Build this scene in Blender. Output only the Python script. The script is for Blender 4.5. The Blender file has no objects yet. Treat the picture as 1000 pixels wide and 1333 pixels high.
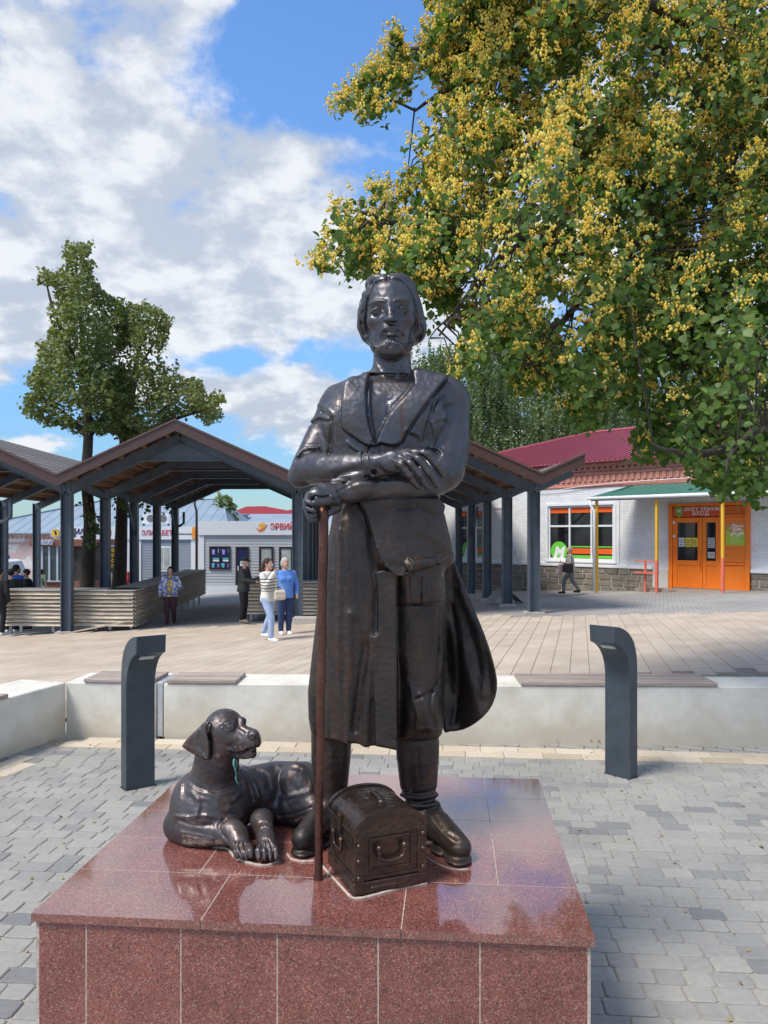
import bpy, bmesh, math, random
import numpy as np
from mathutils import Vector, Matrix
R = math.radians
sc = bpy.context.scene
COL = sc.collection
random.seed(7)
rng = np.random.default_rng(7)

# ------------------------------------------------------------------ camera, sky, sun, exposure
F = 1000.0            # focal length in photograph pixels (photo 1000 x 1333)
HY = 694.0            # horizon row
CH = 1.85             # camera height
cam_d = bpy.data.cameras.new('camera')
cam_d.sensor_fit = 'HORIZONTAL'; cam_d.sensor_width = 36.0; cam_d.lens = 36.0
cam_d.shift_y = (HY - 666.5) / 1000.0
cam_d.clip_start = 0.05; cam_d.clip_end = 3000
cam = bpy.data.objects.new('camera', cam_d); COL.objects.link(cam)
cam.location = (0, 0, CH); cam.rotation_euler = (R(90), 0, 0)
sc.camera = cam

SUN_EL, SUN_AZ = 56.0, 236.0       # azimuth measured clockwise from +Y (the view direction)
world = bpy.data.worlds.new('World'); sc.world = world; world.use_nodes = True
def build_world():
    nt = world.node_tree; nt.nodes.clear(); N = nt.nodes.new; L = nt.links.new
    out = N('ShaderNodeOutputWorld'); bg = N('ShaderNodeBackground'); bg.inputs['Strength'].default_value = 0.105
    sky = N('ShaderNodeTexSky'); sky.sky_type = 'NISHITA'; sky.sun_disc = False
    sky.sun_elevation = R(SUN_EL); sky.sun_rotation = R(SUN_AZ); sky.air_density = 1.0; sky.dust_density = 0.3; sky.ozone_density = 2.2
    tc = N('ShaderNodeTexCoord'); sep = N('ShaderNodeSeparateXYZ'); L(tc.outputs['Generated'], sep.inputs[0])
    def math_(op, a, b=None, clamp=False):
        m = N('ShaderNodeMath'); m.operation = op; m.use_clamp = clamp
        for i, v in enumerate((a, b)):
            if v is None: continue
            if isinstance(v, (int, float)): m.inputs[i].default_value = v
            else: L(v, m.inputs[i])
        return m.outputs[0]
    zc = math_('MAXIMUM', sep.outputs['Z'], 0.0)
    den = math_('ADD', zc, 0.34)
    px = math_('DIVIDE', sep.outputs['X'], den); py = math_('DIVIDE', sep.outputs['Y'], den)
    comb = N('ShaderNodeCombineXYZ'); L(px, comb.inputs[0]); L(py, comb.inputs[1])
    def noise(scale, detail, rough, loc=(0,0,0), dist=0.0):
        mp = N('ShaderNodeMapping'); mp.inputs['Location'].default_value = loc; L(comb.outputs[0], mp.inputs[0])
        n = N('ShaderNodeTexNoise'); n.inputs['Scale'].default_value = scale; n.inputs['Detail'].default_value = detail
        n.inputs['Roughness'].default_value = rough; n.inputs['Distortion'].default_value = dist
        L(mp.outputs[0], n.inputs['Vector']); return n.outputs['Fac']
    big = noise(1.7, 3, 0.5, (3.1, 1.7, 0)); det = noise(4.2, 10, 0.60, (0.4, 5.2, 0), 0.15); fine = noise(9.5, 6, 0.55, (2, 2, 0))
    v = math_('ADD', math_('MULTIPLY', big, 0.35), math_('MULTIPLY', det, 0.75))
    # direction of the clear patch: upper middle of the view
    def blob(dx, dz, wx, wz):
        # gaussian around direction (dx, 1, dz) measured on the picture plane of directions
        yy = math_('MAXIMUM', sep.outputs['Y'], 0.05)
        u = math_('DIVIDE', sep.outputs['X'], yy); w = math_('DIVIDE', sep.outputs['Z'], yy)
        a = math_('DIVIDE', math_('SUBTRACT', u, dx), wx); b = math_('DIVIDE', math_('SUBTRACT', w, dz), wz)
        r2 = math_('ADD', math_('MULTIPLY', a, a), math_('MULTIPLY', b, b))
        return math_('POWER', 2.718, math_('MULTIPLY', r2, -1.0))
    hole = math_('MULTIPLY', blob(-0.04, 0.61, 0.16, 0.085), -0.45)
    hole = math_('ADD', hole, math_('MULTIPLY', blob(-0.02, 0.75, 0.12, 0.1), -0.28))
    hole = math_('ADD', hole, math_('MULTIPLY', blob(0.08, 0.46, 0.14, 0.05), -0.14))
    hole = math_('ADD', hole, math_('MULTIPLY', blob(-0.19, 0.05, 0.2, 0.055), -0.30))
    hole = math_('ADD', hole, math_('MULTIPLY', blob(-0.50, 0.145, 0.17, 0.022), -0.22))
    hole = math_('ADD', hole, math_('MULTIPLY', blob(-0.24, 0.225, 0.2, 0.018), -0.16))
    hole = math_('ADD', hole, math_('MULTIPLY', blob(-0.36, 0.48, 0.26, 0.25), 0.16))
    hole = math_('ADD', hole, math_('MULTIPLY', blob(-0.13, 0.16, 0.1, 0.04), 0.2))
    hole = math_('ADD', hole, math_('MULTIPLY', blob(-0.12, 0.50, 0.14, 0.05), 0.12))
    hole = math_('ADD', hole, math_('MULTIPLY', blob(-0.2, 0.34, 0.3, 0.07), 0.10))
    v = math_('ADD', v, hole)
    mr = N('ShaderNodeMapRange'); mr.interpolation_type = 'SMOOTHSTEP'
    mr.inputs['From Min'].default_value = 0.485; mr.inputs['From Max'].default_value = 0.615; L(v, mr.inputs['Value'])
    # cloud brightness: thin = white, thick = grey-blue underside
    shade = math_('ADD', math_('MULTIPLY', det, 0.5), math_('MULTIPLY', fine, 0.5))
    cr = N('ShaderNodeMapRange'); cr.interpolation_type = 'SMOOTHSTEP'; cr.inputs['From Min'].default_value = 0.44; cr.inputs['From Max'].default_value = 0.57; L(shade, cr.inputs['Value'])
    mixc = N('ShaderNodeMix'); mixc.data_type = 'RGBA'; mixc.inputs[6].default_value = (3.8, 4.2, 4.85, 1); mixc.inputs[7].default_value = (6.2, 6.3, 6.5, 1)
    L(cr.outputs[0], mixc.inputs[0])
    boost = N('ShaderNodeMix'); boost.data_type = 'RGBA'; boost.blend_type = 'MULTIPLY'; boost.inputs[0].default_value = 1.0
    boost.inputs[7].default_value = (1.05, 1.42, 1.75, 1); L(sky.outputs[0], boost.inputs[6])
    lowf = N('ShaderNodeMapRange'); lowf.interpolation_type = 'SMOOTHSTEP'; lowf.inputs['From Max'].default_value = 0.38; lowf.inputs['To Min'].default_value = 0.50; L(zc, lowf.inputs['Value'])
    lm = N('ShaderNodeMix'); lm.data_type = 'RGBA'; lm.blend_type = 'MULTIPLY'; lm.inputs[0].default_value = 1.0; L(boost.outputs[2], lm.inputs[6]); L(lowf.outputs[0], lm.inputs[7])
    mx = N('ShaderNodeMix'); mx.data_type = 'RGBA'
    L(math_('MULTIPLY', mr.outputs[0], 0.93), mx.inputs[0]); L(lm.outputs[2], mx.inputs[6]); L(mixc.outputs[2], mx.inputs[7])
    gm = N('ShaderNodeMapRange'); gm.inputs['From Min'].default_value = -0.02; gm.inputs['From Max'].default_value = -0.005; L(sep.outputs['Z'], gm.inputs['Value'])
    gx = N('ShaderNodeMix'); gx.data_type = 'RGBA'; L(gm.outputs[0], gx.inputs[0]); gx.inputs[6].default_value = (1.6, 1.55, 1.45, 1); L(mx.outputs[2], gx.inputs[7])
    L(gx.outputs[2], bg.inputs['Color']); L(bg.outputs[0], out.inputs[0])
build_world()

sun_d = bpy.data.lights.new('sun', 'SUN'); sun_d.energy = 2.9; sun_d.angle = R(17.0); sun_d.color = (1.0, 0.94, 0.84)
sun = bpy.data.objects.new('sun', sun_d); COL.objects.link(sun)
_az = R(SUN_AZ); _d = Vector((math.sin(_az)*math.cos(R(SUN_EL)), math.cos(_az)*math.cos(R(SUN_EL)), math.sin(R(SUN_EL))))
sun.rotation_euler = _d.to_track_quat('Z', 'Y').to_euler(); sun.location = _d*60
sc.view_settings.view_transform = 'Standard'; sc.view_settings.look = 'None'; sc.view_settings.gamma = 1.0
sc.view_settings.use_curve_mapping = False; sc.view_settings.exposure = 0.5

# ------------------------------------------------------------------ helpers
def at(px, py, Y):
    return Vector(((px-500.0)/F*Y, Y, CH-(py-HY)/F*Y))
def link(o, parent=None):
    COL.objects.link(o)
    if parent is not None: o.parent = parent
    return o
def empty(name, loc=(0,0,0), rz=0.0, label=None, cat=None, group=None, parent=None):
    o = bpy.data.objects.new(name, None); o.empty_display_size = 0.1
    o.location = loc; o.rotation_euler = (0, 0, rz); link(o, parent); return tag(o, label, cat, group)
def tag(o, label=None, cat=None, group=None, kind=None):
    if label: o['label'] = label
    if cat: o['category'] = cat
    if group: o['group'] = group
    if kind: o['kind'] = kind
    return o
def mesh_obj(name, verts, faces, mat, parent=None, smooth=False, loc=None):
    me = bpy.data.meshes.new(name); me.from_pydata([tuple(v) for v in verts], [], faces); me.update()
    if mat: me.materials.append(mat)
    if smooth: me.polygons.foreach_set('use_smooth', [True]*len(me.polygons))
    o = bpy.data.objects.new(name, me)
    if loc is not None: o.location = loc
    return link(o, parent)
class MB:
    """collects simple shapes, links them as one mesh"""
    def __init__(s): s.v = []; s.f = []; s.mi = []; s.cur = 0
    def add(s, vs, fs):
        b = len(s.v); s.v += [tuple(v) for v in vs]; s.f += [tuple(b+i for i in f) for f in fs]; s.mi += [s.cur]*len(fs); return s
    def box(s, x0, x1, y0, y1, z0, z1, M=None):
        vs = [Vector(p) for p in ((x0,y0,z0),(x1,y0,z0),(x1,y1,z0),(x0,y1,z0),(x0,y0,z1),(x1,y0,z1),(x1,y1,z1),(x0,y1,z1))]
        if M is not None: vs = [M @ v for v in vs]
        return s.add(vs, [(0,3,2,1),(4,5,6,7),(0,1,5,4),(1,2,6,5),(2,3,7,6),(3,0,4,7)])
    def cbox(s, x0, x1, y0, y1, z0, z1, c, M=None):
        """box with chamfered top edges"""
        vs = [(x0,y0,z0),(x1,y0,z0),(x1,y1,z0),(x0,y1,z0),(x0,y0,z1-c),(x1,y0,z1-c),(x1,y1,z1-c),(x0,y1,z1-c),
              (x0+c,y0+c,z1),(x1-c,y0+c,z1),(x1-c,y1-c,z1),(x0+c,y1-c,z1)]
        vs = [Vector(p) for p in vs]
        if M is not None: vs = [M @ v for v in vs]
        return s.add(vs, [(0,3,2,1),(0,1,5,4),(1,2,6,5),(2,3,7,6),(3,0,4,7),(4,5,9,8),(5,6,10,9),(6,7,11,10),(7,4,8,11),(8,9,10,11)])
    def beam(s, a, b, w, h, up=(0,0,1)):
        """rectangular bar from a to b; w across, h along up"""
        a = Vector(a); b = Vector(b); d = (b-a).normalized(); up = Vector(up)
        x = d.cross(up).normalized(); u = x.cross(d).normalized()
        vs = []
        for p in (a, b):
            for sx, su in ((-1,-1),(1,-1),(1,1),(-1,1)): vs.append(p + x*sx*w/2 + u*su*h/2)
        return s.add(vs, [(0,1,2,3),(4,7,6,5),(0,4,5,1),(1,5,6,2),(2,6,7,3),(3,7,4,0)])
    def tube(s, pts, r, n=10, cap=True):
        pts = [Vector(p) for p in pts]; rs = r if isinstance(r, (list, tuple)) else [r]*len(pts)
        b = len(s.v); prev = None
        for i, p in enumerate(pts):
            t = (pts[min(i+1, len(pts)-1)]-pts[max(i-1, 0)]).normalized()
            if prev is None:
                x = t.orthogonal().normalized()
            else:
                x = (prev - t*prev.dot(t)).normalized()
            prev = x; y = t.cross(x)
            for k in range(n):
                a = 2*math.pi*k/n; s.v.append(tuple(p + (x*math.cos(a)+y*math.sin(a))*rs[i]))
        for i in range(len(pts)-1):
            for k in range(n):
                s.f.append((b+i*n+k, b+i*n+(k+1)%n, b+(i+1)*n+(k+1)%n, b+(i+1)*n+k)); s.mi.append(s.cur)
        if cap:
            s.f.append(tuple(b+k for k in reversed(range(n)))); s.mi.append(s.cur)
            s.f.append(tuple(b+(len(pts)-1)*n+k for k in range(n))); s.mi.append(s.cur)
        return s
    def prism(s, poly, axis_vec, origin=(0,0,0), ex=(1,0,0), ey=(0,0,1)):
        """2-D polygon in (ex, ey) extruded along axis_vec"""
        o = Vector(origin); ex = Vector(ex); ey = Vector(ey); a = Vector(axis_vec); n = len(poly)
        vs = [o+ex*p[0]+ey*p[1] for p in poly]; vs += [v+a for v in vs]
        fs = [tuple(range(n)), tuple(reversed(range(n, 2*n)))] + [(i, n+i, n+(i+1)%n, (i+1)%n) for i in range(n)]
        return s.add(vs, fs)
    def lathe(s, prof, origin=(0,0,0), n=16):
        o = Vector(origin); b = len(s.v)
        for r, z in prof:
            for k in range(n):
                a = 2*math.pi*k/n; s.v.append((o.x+r*math.cos(a), o.y+r*math.sin(a), o.z+z))
        for i in range(len(prof)-1):
            for k in range(n):
                s.f.append((b+i*n+k, b+i*n+(k+1)%n, b+(i+1)*n+(k+1)%n, b+(i+1)*n+k)); s.mi.append(s.cur)
        return s
    def build(s, name, mat, parent=None, smooth=False, bevel=0.0, recalc=True, loc=None):
        me = bpy.data.meshes.new(name); me.from_pydata(s.v, [], s.f)
        mats = mat if isinstance(mat, (list, tuple)) else [mat]
        for m in mats: me.materials.append(m)
        if len(mats) > 1: me.polygons.foreach_set('material_index', s.mi)
        if recalc or bevel:
            bm = bmesh.new(); bm.from_mesh(me)
            if recalc: bmesh.ops.recalc_face_normals(bm, faces=bm.faces)
            if bevel: bmesh.ops.bevel(bm, geom=bm.edges[:], offset=bevel, segments=1, affect='EDGES', clamp_overlap=True)
            bm.to_mesh(me); bm.free()
        if smooth: me.shade_smooth() if hasattr(me, 'shade_smooth') else None
        me.update(); o = bpy.data.objects.new(name, me)
        if loc is not None: o.location = loc
        return link(o, parent)
def dup(o, parent=None, **kw):
    c = o.copy(); COL.objects.link(c)
    c.parent = parent
    for ch in list(o.children): dup(ch, c)
    return c
def text_mesh(txt, size, font_bold=0.0, extrude=0.004, align='LEFT', spacing=1.0, xscale=1.0, shear=0.0):
    cu = bpy.data.curves.new('lettering', 'FONT'); cu.body = txt; cu.size = size; cu.extrude = extrude; cu.offset = font_bold
    cu.align_x = align; cu.space_character = spacing; cu.shear = shear; cu.resolution_u = 3
    o = bpy.data.objects.new('lettering', cu); COL.objects.link(o)
    dg = bpy.context.evaluated_depsgraph_get(); me = bpy.data.meshes.new_from_object(o.evaluated_get(dg))
    bpy.data.objects.remove(o); me.transform(Matrix.Diagonal((xscale, 1, 1, 1))); return me
def text_obj(name, txt, size, mat, loc, rot=(R(90),0,0), parent=None, **kw):
    me = text_mesh(txt, size, **kw); me.materials.clear(); me.materials.append(mat)
    o = bpy.data.objects.new(name, me); o.location = loc; o.rotation_euler = rot
    return link(o, parent)

# ------------------------------------------------------------------ materials
_mats = {}
def mat(name, col, rough=0.6, metal=0.0, spec=0.5, noise=0.0, nscale=20.0, bump=0.0, bscale=60.0, col2=None, emit=None, coat=0.0, detail=5.0, objrand=0.0, stretch=(1,1,1), coords='Object', bdist=0.01, trans=0.0):
    if name in _mats: return _mats[name]
    m = bpy.data.materials.new(name); m.use_nodes = True; nt = m.node_tree; b = nt.nodes['Principled BSDF']; N = nt.nodes.new; L = nt.links.new
    b.inputs['Base Color'].default_value = (*col, 1); b.inputs['Roughness'].default_value = rough; b.inputs['Metallic'].default_value = metal
    b.inputs['Specular IOR Level'].default_value = spec
    if coat: b.inputs['Coat Weight'].default_value = coat
    tc = N('ShaderNodeTexCoord'); mp = N('ShaderNodeMapping'); mp.inputs['Scale'].default_value = stretch; L(tc.outputs[coords], mp.inputs[0])
    src = None
    if noise or col2:
        n = N('ShaderNodeTexNoise'); n.inputs['Scale'].default_value = nscale; n.inputs['Detail'].default_value = detail; n.inputs['Roughness'].default_value = 0.6
        L(mp.outputs[0], n.inputs['Vector'])
        mr = N('ShaderNodeMapRange'); mr.inputs['From Min'].default_value = 0.3; mr.inputs['From Max'].default_value = 0.7; L(n.outputs['Fac'], mr.inputs['Value'])
        mx = N('ShaderNodeMix'); mx.data_type = 'RGBA'; L(mr.outputs[0], mx.inputs[0])
        c2 = col2 if col2 else tuple(min(1, c*(1+noise)) for c in col); c1 = col if col2 else tuple(c*(1-noise) for c in col)
        mx.inputs[6].default_value = (*c1, 1); mx.inputs[7].default_value = (*c2, 1); src = mx.outputs[2]
    if objrand:
        oi = N('ShaderNodeObjectInfo'); mr2 = N('ShaderNodeMapRange'); L(oi.outputs['Random'], mr2.inputs['Value'])
        mr2.inputs['To Min'].default_value = 1-objrand; mr2.inputs['To Max'].default_value = 1+objrand
        ml = N('ShaderNodeMix'); ml.data_type = 'RGBA'; ml.blend_type = 'MULTIPLY'; ml.inputs[0].default_value = 1
        if src is None: ml.inputs[6].default_value = (*col, 1)
        else: L(src, ml.inputs[6])
        L(mr2.outputs[0], ml.inputs[7]); src = ml.outputs[2]
    if src is not None: L(src, b.inputs['Base Color'])
    if bump:
        n2 = N('ShaderNodeTexNoise'); n2.inputs['Scale'].default_value = bscale; n2.inputs['Detail'].default_value = 4
        L(mp.outputs[0], n2.inputs['Vector']); bp = N('ShaderNodeBump'); bp.inputs['Strength'].default_value = bump; bp.inputs['Distance'].default_value = bdist
        L(n2.outputs['Fac'], bp.inputs['Height']); L(bp.outputs[0], b.inputs['Normal'])
    if emit: b.inputs['Emission Color'].default_value = (*col, 1); b.inputs['Emission Strength'].default_value = emit
    if trans: b.inputs['Transmission Weight'].default_value = trans
    _mats[name] = m; return m
# ------------------------------------------------------------------ sculpting kit: a distance field on a grid, meshed with surface nets
def _seg_dist2(u, v, pts, closed=False):
    d = np.full(u.shape, 1e9, np.float32); n = len(pts)
    for i in range(n if closed else n-1):
        a = pts[i]; b = pts[(i+1) % n]; ax, ay = a; bx, by = b; ex, ey = bx-ax, by-ay; L = ex*ex+ey*ey+1e-12
        t = np.clip(((u-ax)*ex+(v-ay)*ey)/L, 0, 1); d = np.minimum(d, np.hypot(u-ax-t*ex, v-ay-t*ey))
    return d
def poly_sdf(u, v, pts):
    d = _seg_dist2(u, v, pts, True); ins = np.zeros(u.shape, bool); n = len(pts)
    for i in range(n):
        (ax, ay), (bx, by) = pts[i], pts[(i+1) % n]
        if ay == by: continue
        c = ((ay > v) != (by > v)) & (u < (bx-ax)*(v-ay)/(by-ay)+ax); ins ^= c
    return np.where(ins, -d, d)
def smooth_pts(pts, n=4, closed=False):
    """Catmull-Rom resample"""
    P = [np.array(p, float) for p in pts]; out = []; m = len(P)
    for i in range(m if closed else m-1):
        p0 = P[(i-1) % m] if closed or i > 0 else P[0]; p1 = P[i]; p2 = P[(i+1) % m]; p3 = P[(i+2) % m] if closed or i+2 < m else P[-1]
        for k in range(n):
            t = k/n; out.append(tuple(0.5*((2*p1)+(-p0+p2)*t+(2*p0-5*p1+4*p2-p3)*t*t+(-p0+3*p1-3*p2+p3)*t**3)))
    if not closed: out.append(tuple(P[-1]))
    return out
class Field:
    """lo, hi: world box; h: cell. fr: optional (R, t) frame so shapes may be given in local coordinates"""
    def __init__(s, lo, hi, h, org=(0,0,0), Yc=0.0):
        s.lo = np.array(lo, np.float32); s.h = h; s.n = np.maximum(4, np.ceil((np.array(hi)-lo)/h).astype(int)+1)
        s.f = np.full(s.n, 0.5, np.float32); s.Yc = Yc
        s.ax = [s.lo[i]+np.arange(s.n[i], dtype=np.float32)*h for i in range(3)]
    def sub(s, lo, hi, m):
        sl = []
        for i in range(3):
            a = int(np.floor((lo[i]-m-s.lo[i])/s.h)); b = int(np.ceil((hi[i]+m-s.lo[i])/s.h))+1
            a = max(0, a); b = min(int(s.n[i]), b)
            if b <= a: return None
            sl.append(slice(a, b))
        sl = tuple(sl); X = s.ax[0][sl[0]][:,None,None]; Y = s.ax[1][sl[1]][None,:,None]; Z = s.ax[2][sl[2]][None,None,:]
        return sl, X, Y, Z
    def comb(s, sl, d, k, op):
        g = s.f[sl]
        if op == 'add':
            if k > 0:
                hh = np.maximum(k-np.abs(g-d), 0)/k; r = np.minimum(g, d)-hh*hh*k*0.25
            else: r = np.minimum(g, d)
        elif op == 'cut':
            d = -d
            if k > 0:
                hh = np.maximum(k-np.abs(g-d), 0)/k; r = np.maximum(g, d)+hh*hh*k*0.25
            else: r = np.maximum(g, d)
        s.f[sl] = r
    def ball(s, c, r, k=0.01, op='add', rot=None):
        c = np.array(c, float); r = np.array([r]*3 if np.isscalar(r) else r, float); e = np.full(3, r.max())
        q = s.sub(c-e, c+e, k+0.01)
        if q is None: return
        sl, X, Y, Z = q; x, y, z = X-c[0], Y-c[1], Z-c[2]
        if rot is not None:
            M = np.array(rot); x, y, z = (M[0,0]*x+M[1,0]*y+M[2,0]*z, M[0,1]*x+M[1,1]*y+M[2,1]*z, M[0,2]*x+M[1,2]*y+M[2,2]*z)
        k0 = np.sqrt((x/r[0])**2+(y/r[1])**2+(z/r[2])**2); k1 = np.sqrt((x/r[0]**2)**2+(y/r[1]**2)**2+(z/r[2]**2)**2)+1e-9
        s.comb(sl, (k0*(k0-1)/k1).astype(np.float32), k, op)
    def cone(s, a, b, ra, rb, k=0.01, op='add', flat=None):
        """tapered capsule a->b"""
        a = np.array(a, float); b = np.array(b, float); rm = max(ra, rb)
        q = s.sub(np.minimum(a, b)-rm, np.maximum(a, b)+rm, k+0.01)
        if q is None: return
        sl, X, Y, Z = q; e = b-a; L = (e*e).sum()+1e-12
        t = np.clip(((X-a[0])*e[0]+(Y-a[1])*e[1]+(Z-a[2])*e[2])/L, 0, 1)
        d = np.sqrt((X-a[0]-t*e[0])**2+(Y-a[1]-t*e[1])**2+(Z-a[2]-t*e[2])**2)-(ra+(rb-ra)*t)
        s.comb(sl, d.astype(np.float32), k, op)
    def chain(s, pts, rs, k=0.01, op='add'):
        """tapered tube along points, the tube itself united first"""
        P = [np.array(p, float) for p in pts]; rs = rs if isinstance(rs, (list, tuple)) else [rs]*len(P)
        lo = np.min(P, axis=0)-max(rs); hi = np.max(P, axis=0)+max(rs); q = s.sub(lo, hi, k+0.01)
        if q is None: return
        sl, X, Y, Z = q; D = None
        for i in range(len(P)-1):
            a, b = P[i], P[i+1]; e = b-a; L = (e*e).sum()+1e-12
            t = np.clip(((X-a[0])*e[0]+(Y-a[1])*e[1]+(Z-a[2])*e[2])/L, 0, 1)
            d = np.sqrt((X-a[0]-t*e[0])**2+(Y-a[1]-t*e[1])**2+(Z-a[2]-t*e[2])**2)-(rs[i]+(rs[i+1]-rs[i])*t)
            D = d if D is None else np.minimum(D, d)
        s.comb(sl, D.astype(np.float32), k, op)
    def box(s, c, r, rnd=0.005, k=0.01, op='add', rot=None):
        c = np.array(c, float); r = np.array(r, float); e = np.full(3, np.linalg.norm(r)); q = s.sub(c-e, c+e, k+0.01)
        if q is None: return
        sl, X, Y, Z = q; x, y, z = X-c[0], Y-c[1], Z-c[2]
        if rot is not None:
            M = np.array(rot); x, y, z = (M[0,0]*x+M[1,0]*y+M[2,0]*z, M[0,1]*x+M[1,1]*y+M[2,1]*z, M[0,2]*x+M[1,2]*y+M[2,2]*z)
        qx, qy, qz = np.abs(x)-r[0]+rnd, np.abs(y)-r[1]+rnd, np.abs(z)-r[2]+rnd
        d = np.sqrt(np.maximum(qx,0)**2+np.maximum(qy,0)**2+np.maximum(qz,0)**2)+np.minimum(np.maximum(qx,np.maximum(qy,qz)),0)-rnd
        s.comb(sl, d.astype(np.float32), k, op)
    def loft(s, secs, k=0.01, op='add', p=2.0):
        """horizontal superellipse sections: (z, cx, cy, a, b) sorted by z"""
        S = np.array(sorted(secs), float); am = S[:,3].max(); bm = S[:,4].max()
        lo = (S[:,1].min()-am, S[:,2].min()-bm, S[0,0]); hi = (S[:,1].max()+am, S[:,2].max()+bm, S[-1,0]); q = s.sub(lo, hi, k+0.015)
        if q is None: return
        sl, X, Y, Z = q; z = Z[0,0,:]; I = [np.interp(z, S[:,0], S[:,j])[None,None,:] for j in range(1, 5)]
        u = np.abs(X-I[0])/I[2]; v = np.abs(Y-I[1])/I[3]; rr = (u**p+v**p)**(1.0/p)
        rad = np.sqrt((X-I[0])**2+(Y-I[1])**2)/np.maximum(rr, 1e-4); d = (rr-1)*np.minimum(rad, np.maximum(I[2], I[3]))
        zz = np.maximum(S[0,0]-Z, Z-S[-1,0]); d = np.maximum(d, zz)
        s.comb(sl, d.astype(np.float32), k, op)
    def sheet(s, poly, g, t, k=0.006, op='add', d0=-0.5, d1=0.5, Y0=2.95, rnd=0.004, uv=None):
        """slab whose outline is poly (photo pixels, fixed to real depth Y0+g) and depth g(u, v)"""
        us = [p[0] for p in poly]; vs = [p[1] for p in poly]
        ya, yb = Y0+d0, Y0+d1
        xs = [(u-500)/F*y for u in (min(us), max(us)) for y in (ya, yb)]; zs = [CH-(v-HY)/F*y for v in (min(vs), max(vs)) for y in (ya, yb)]
        q = s.sub((min(xs), ya, min(zs)), (max(xs), yb, max(zs)), k+0.01)
        if q is None: return
        sl, X, Y, Z = q; u = 500+F*X/Y; v = HY-F*(Z-CH)/Y; u, v = np.broadcast_arrays(u, v)
        dp = poly_sdf(u, v, poly)*(Y/F); gd = g(u, v); tt = t(u, v) if callable(t) else t; dd = np.abs(Y-Y0-gd)-tt
        qx = dp+rnd; qy = dd+rnd
        d = np.sqrt(np.maximum(qx,0)**2+np.maximum(qy,0)**2)+np.minimum(np.maximum(qx,qy),0)-rnd
        s.comb(sl, d.astype(np.float32), k, op)
    def _px(s, us, vs, d0, d1, Y0, m):
        ya, yb = Y0+d0, Y0+d1
        xs = [(u-500)/F*y for u in (min(us)-m, max(us)+m) for y in (ya, yb)]; zs = [CH-(v-HY)/F*y for v in (min(vs)-m, max(vs)+m) for y in (ya, yb)]
        q = s.sub((min(xs), ya, min(zs)), (max(xs), yb, max(zs)), 0)
        if q is None: return None
        sl, X, Y, Z = q; u = 500+F*X/Y; v = HY-F*(Z-CH)/Y; u, v = np.broadcast_arrays(u, v); return sl, u, v
    def stroke(s, pts, r, A, d0=-0.5, d1=0.0, Y0=2.95, sm=True, taper=False):
        """raise (A>0) or groove (A<0) along a line given in photo pixels on the front surface"""
        if sm and len(pts) > 2: pts = smooth_pts(pts, 4)
        q = s._px([p[0] for p in pts], [p[1] for p in pts], d0, d1, Y0, 2.6*r)
        if q is None: return
        sl, u, v = q; d = _seg_dist2(u, v, pts); s.f[sl] -= (A*np.exp(-(d/r)**2)).astype(np.float32)
    def relief(s, poly, A, edge=1.0, d0=-0.5, d1=0.0, Y0=2.95):
        q = s._px([p[0] for p in poly], [p[1] for p in poly], d0, d1, Y0, 3*edge)
        if q is None: return
        sl, u, v = q; d = poly_sdf(u, v, poly); s.f[sl] -= (A/(1+np.exp(np.clip(d/edge*2.2, -30, 30)))).astype(np.float32)
    def dent(s, c, r, A):
        """3-D gaussian swelling (A>0) or hollow (A<0)"""
        c = np.array(c, float); r = np.array([r]*3 if np.isscalar(r) else r, float); q = s.sub(c-2.6*r, c+2.6*r, 0)
        if q is None: return
        sl, X, Y, Z = q; s.f[sl] -= (A*np.exp(-((X-c[0])/r[0])**2-((Y-c[1])/r[1])**2-((Z-c[2])/r[2])**2)).astype(np.float32)
    def groove3(s, pts, r, A):
        P = [np.array(p, float) for p in pts]; q = s.sub(np.min(P, axis=0)-2.6*r, np.max(P, axis=0)+2.6*r, 0)
        if q is None: return
        sl, X, Y, Z = q; D = None
        for a, b in zip(P[:-1], P[1:]):
            e = b-a; L = (e*e).sum()+1e-12; t = np.clip(((X-a[0])*e[0]+(Y-a[1])*e[1]+(Z-a[2])*e[2])/L, 0, 1)
            d = (X-a[0]-t*e[0])**2+(Y-a[1]-t*e[1])**2+(Z-a[2]-t*e[2])**2; D = d if D is None else np.minimum(D, d)
        s.f[sl] -= (A*np.exp(-D/(r*r))).astype(np.float32)
    def cut_below(s, z):
        Z = s.ax[2][None,None,:]; s.f = np.maximum(s.f, (z-Z).astype(np.float32))
    def blur(s, it=1):
        for _ in range(it):
            for a in range(3):
                g = s.f; lo = np.roll(g, 1, a); hi = np.roll(g, -1, a); s.f = 0.25*lo+0.5*g+0.25*hi
    def mesh(s, name, material, parent=None, relax=1, offset=(0,0,0)):
        f = s.f.copy(); f[0] = f[-1] = 0.5; f[:,0] = f[:,-1] = 0.5; f[:,:,0] = f[:,:,-1] = 0.5
        neg = f < 0; nx, ny, nz = f.shape
        cnt = np.zeros((nx-1, ny-1, nz-1), np.int8)
        for dx in (0,1):
            for dy in (0,1):
                for dz in (0,1): cnt += neg[dx:nx-1+dx, dy:ny-1+dy, dz:nz-1+dz]
        act = (cnt > 0) & (cnt < 8); I, J, K = np.nonzero(act); nv = len(I)
        idx = np.full(act.shape, -1, np.int32); idx[I, J, K] = np.arange(nv)
        P = np.zeros((nv, 3)); C = np.zeros(nv)
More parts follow.
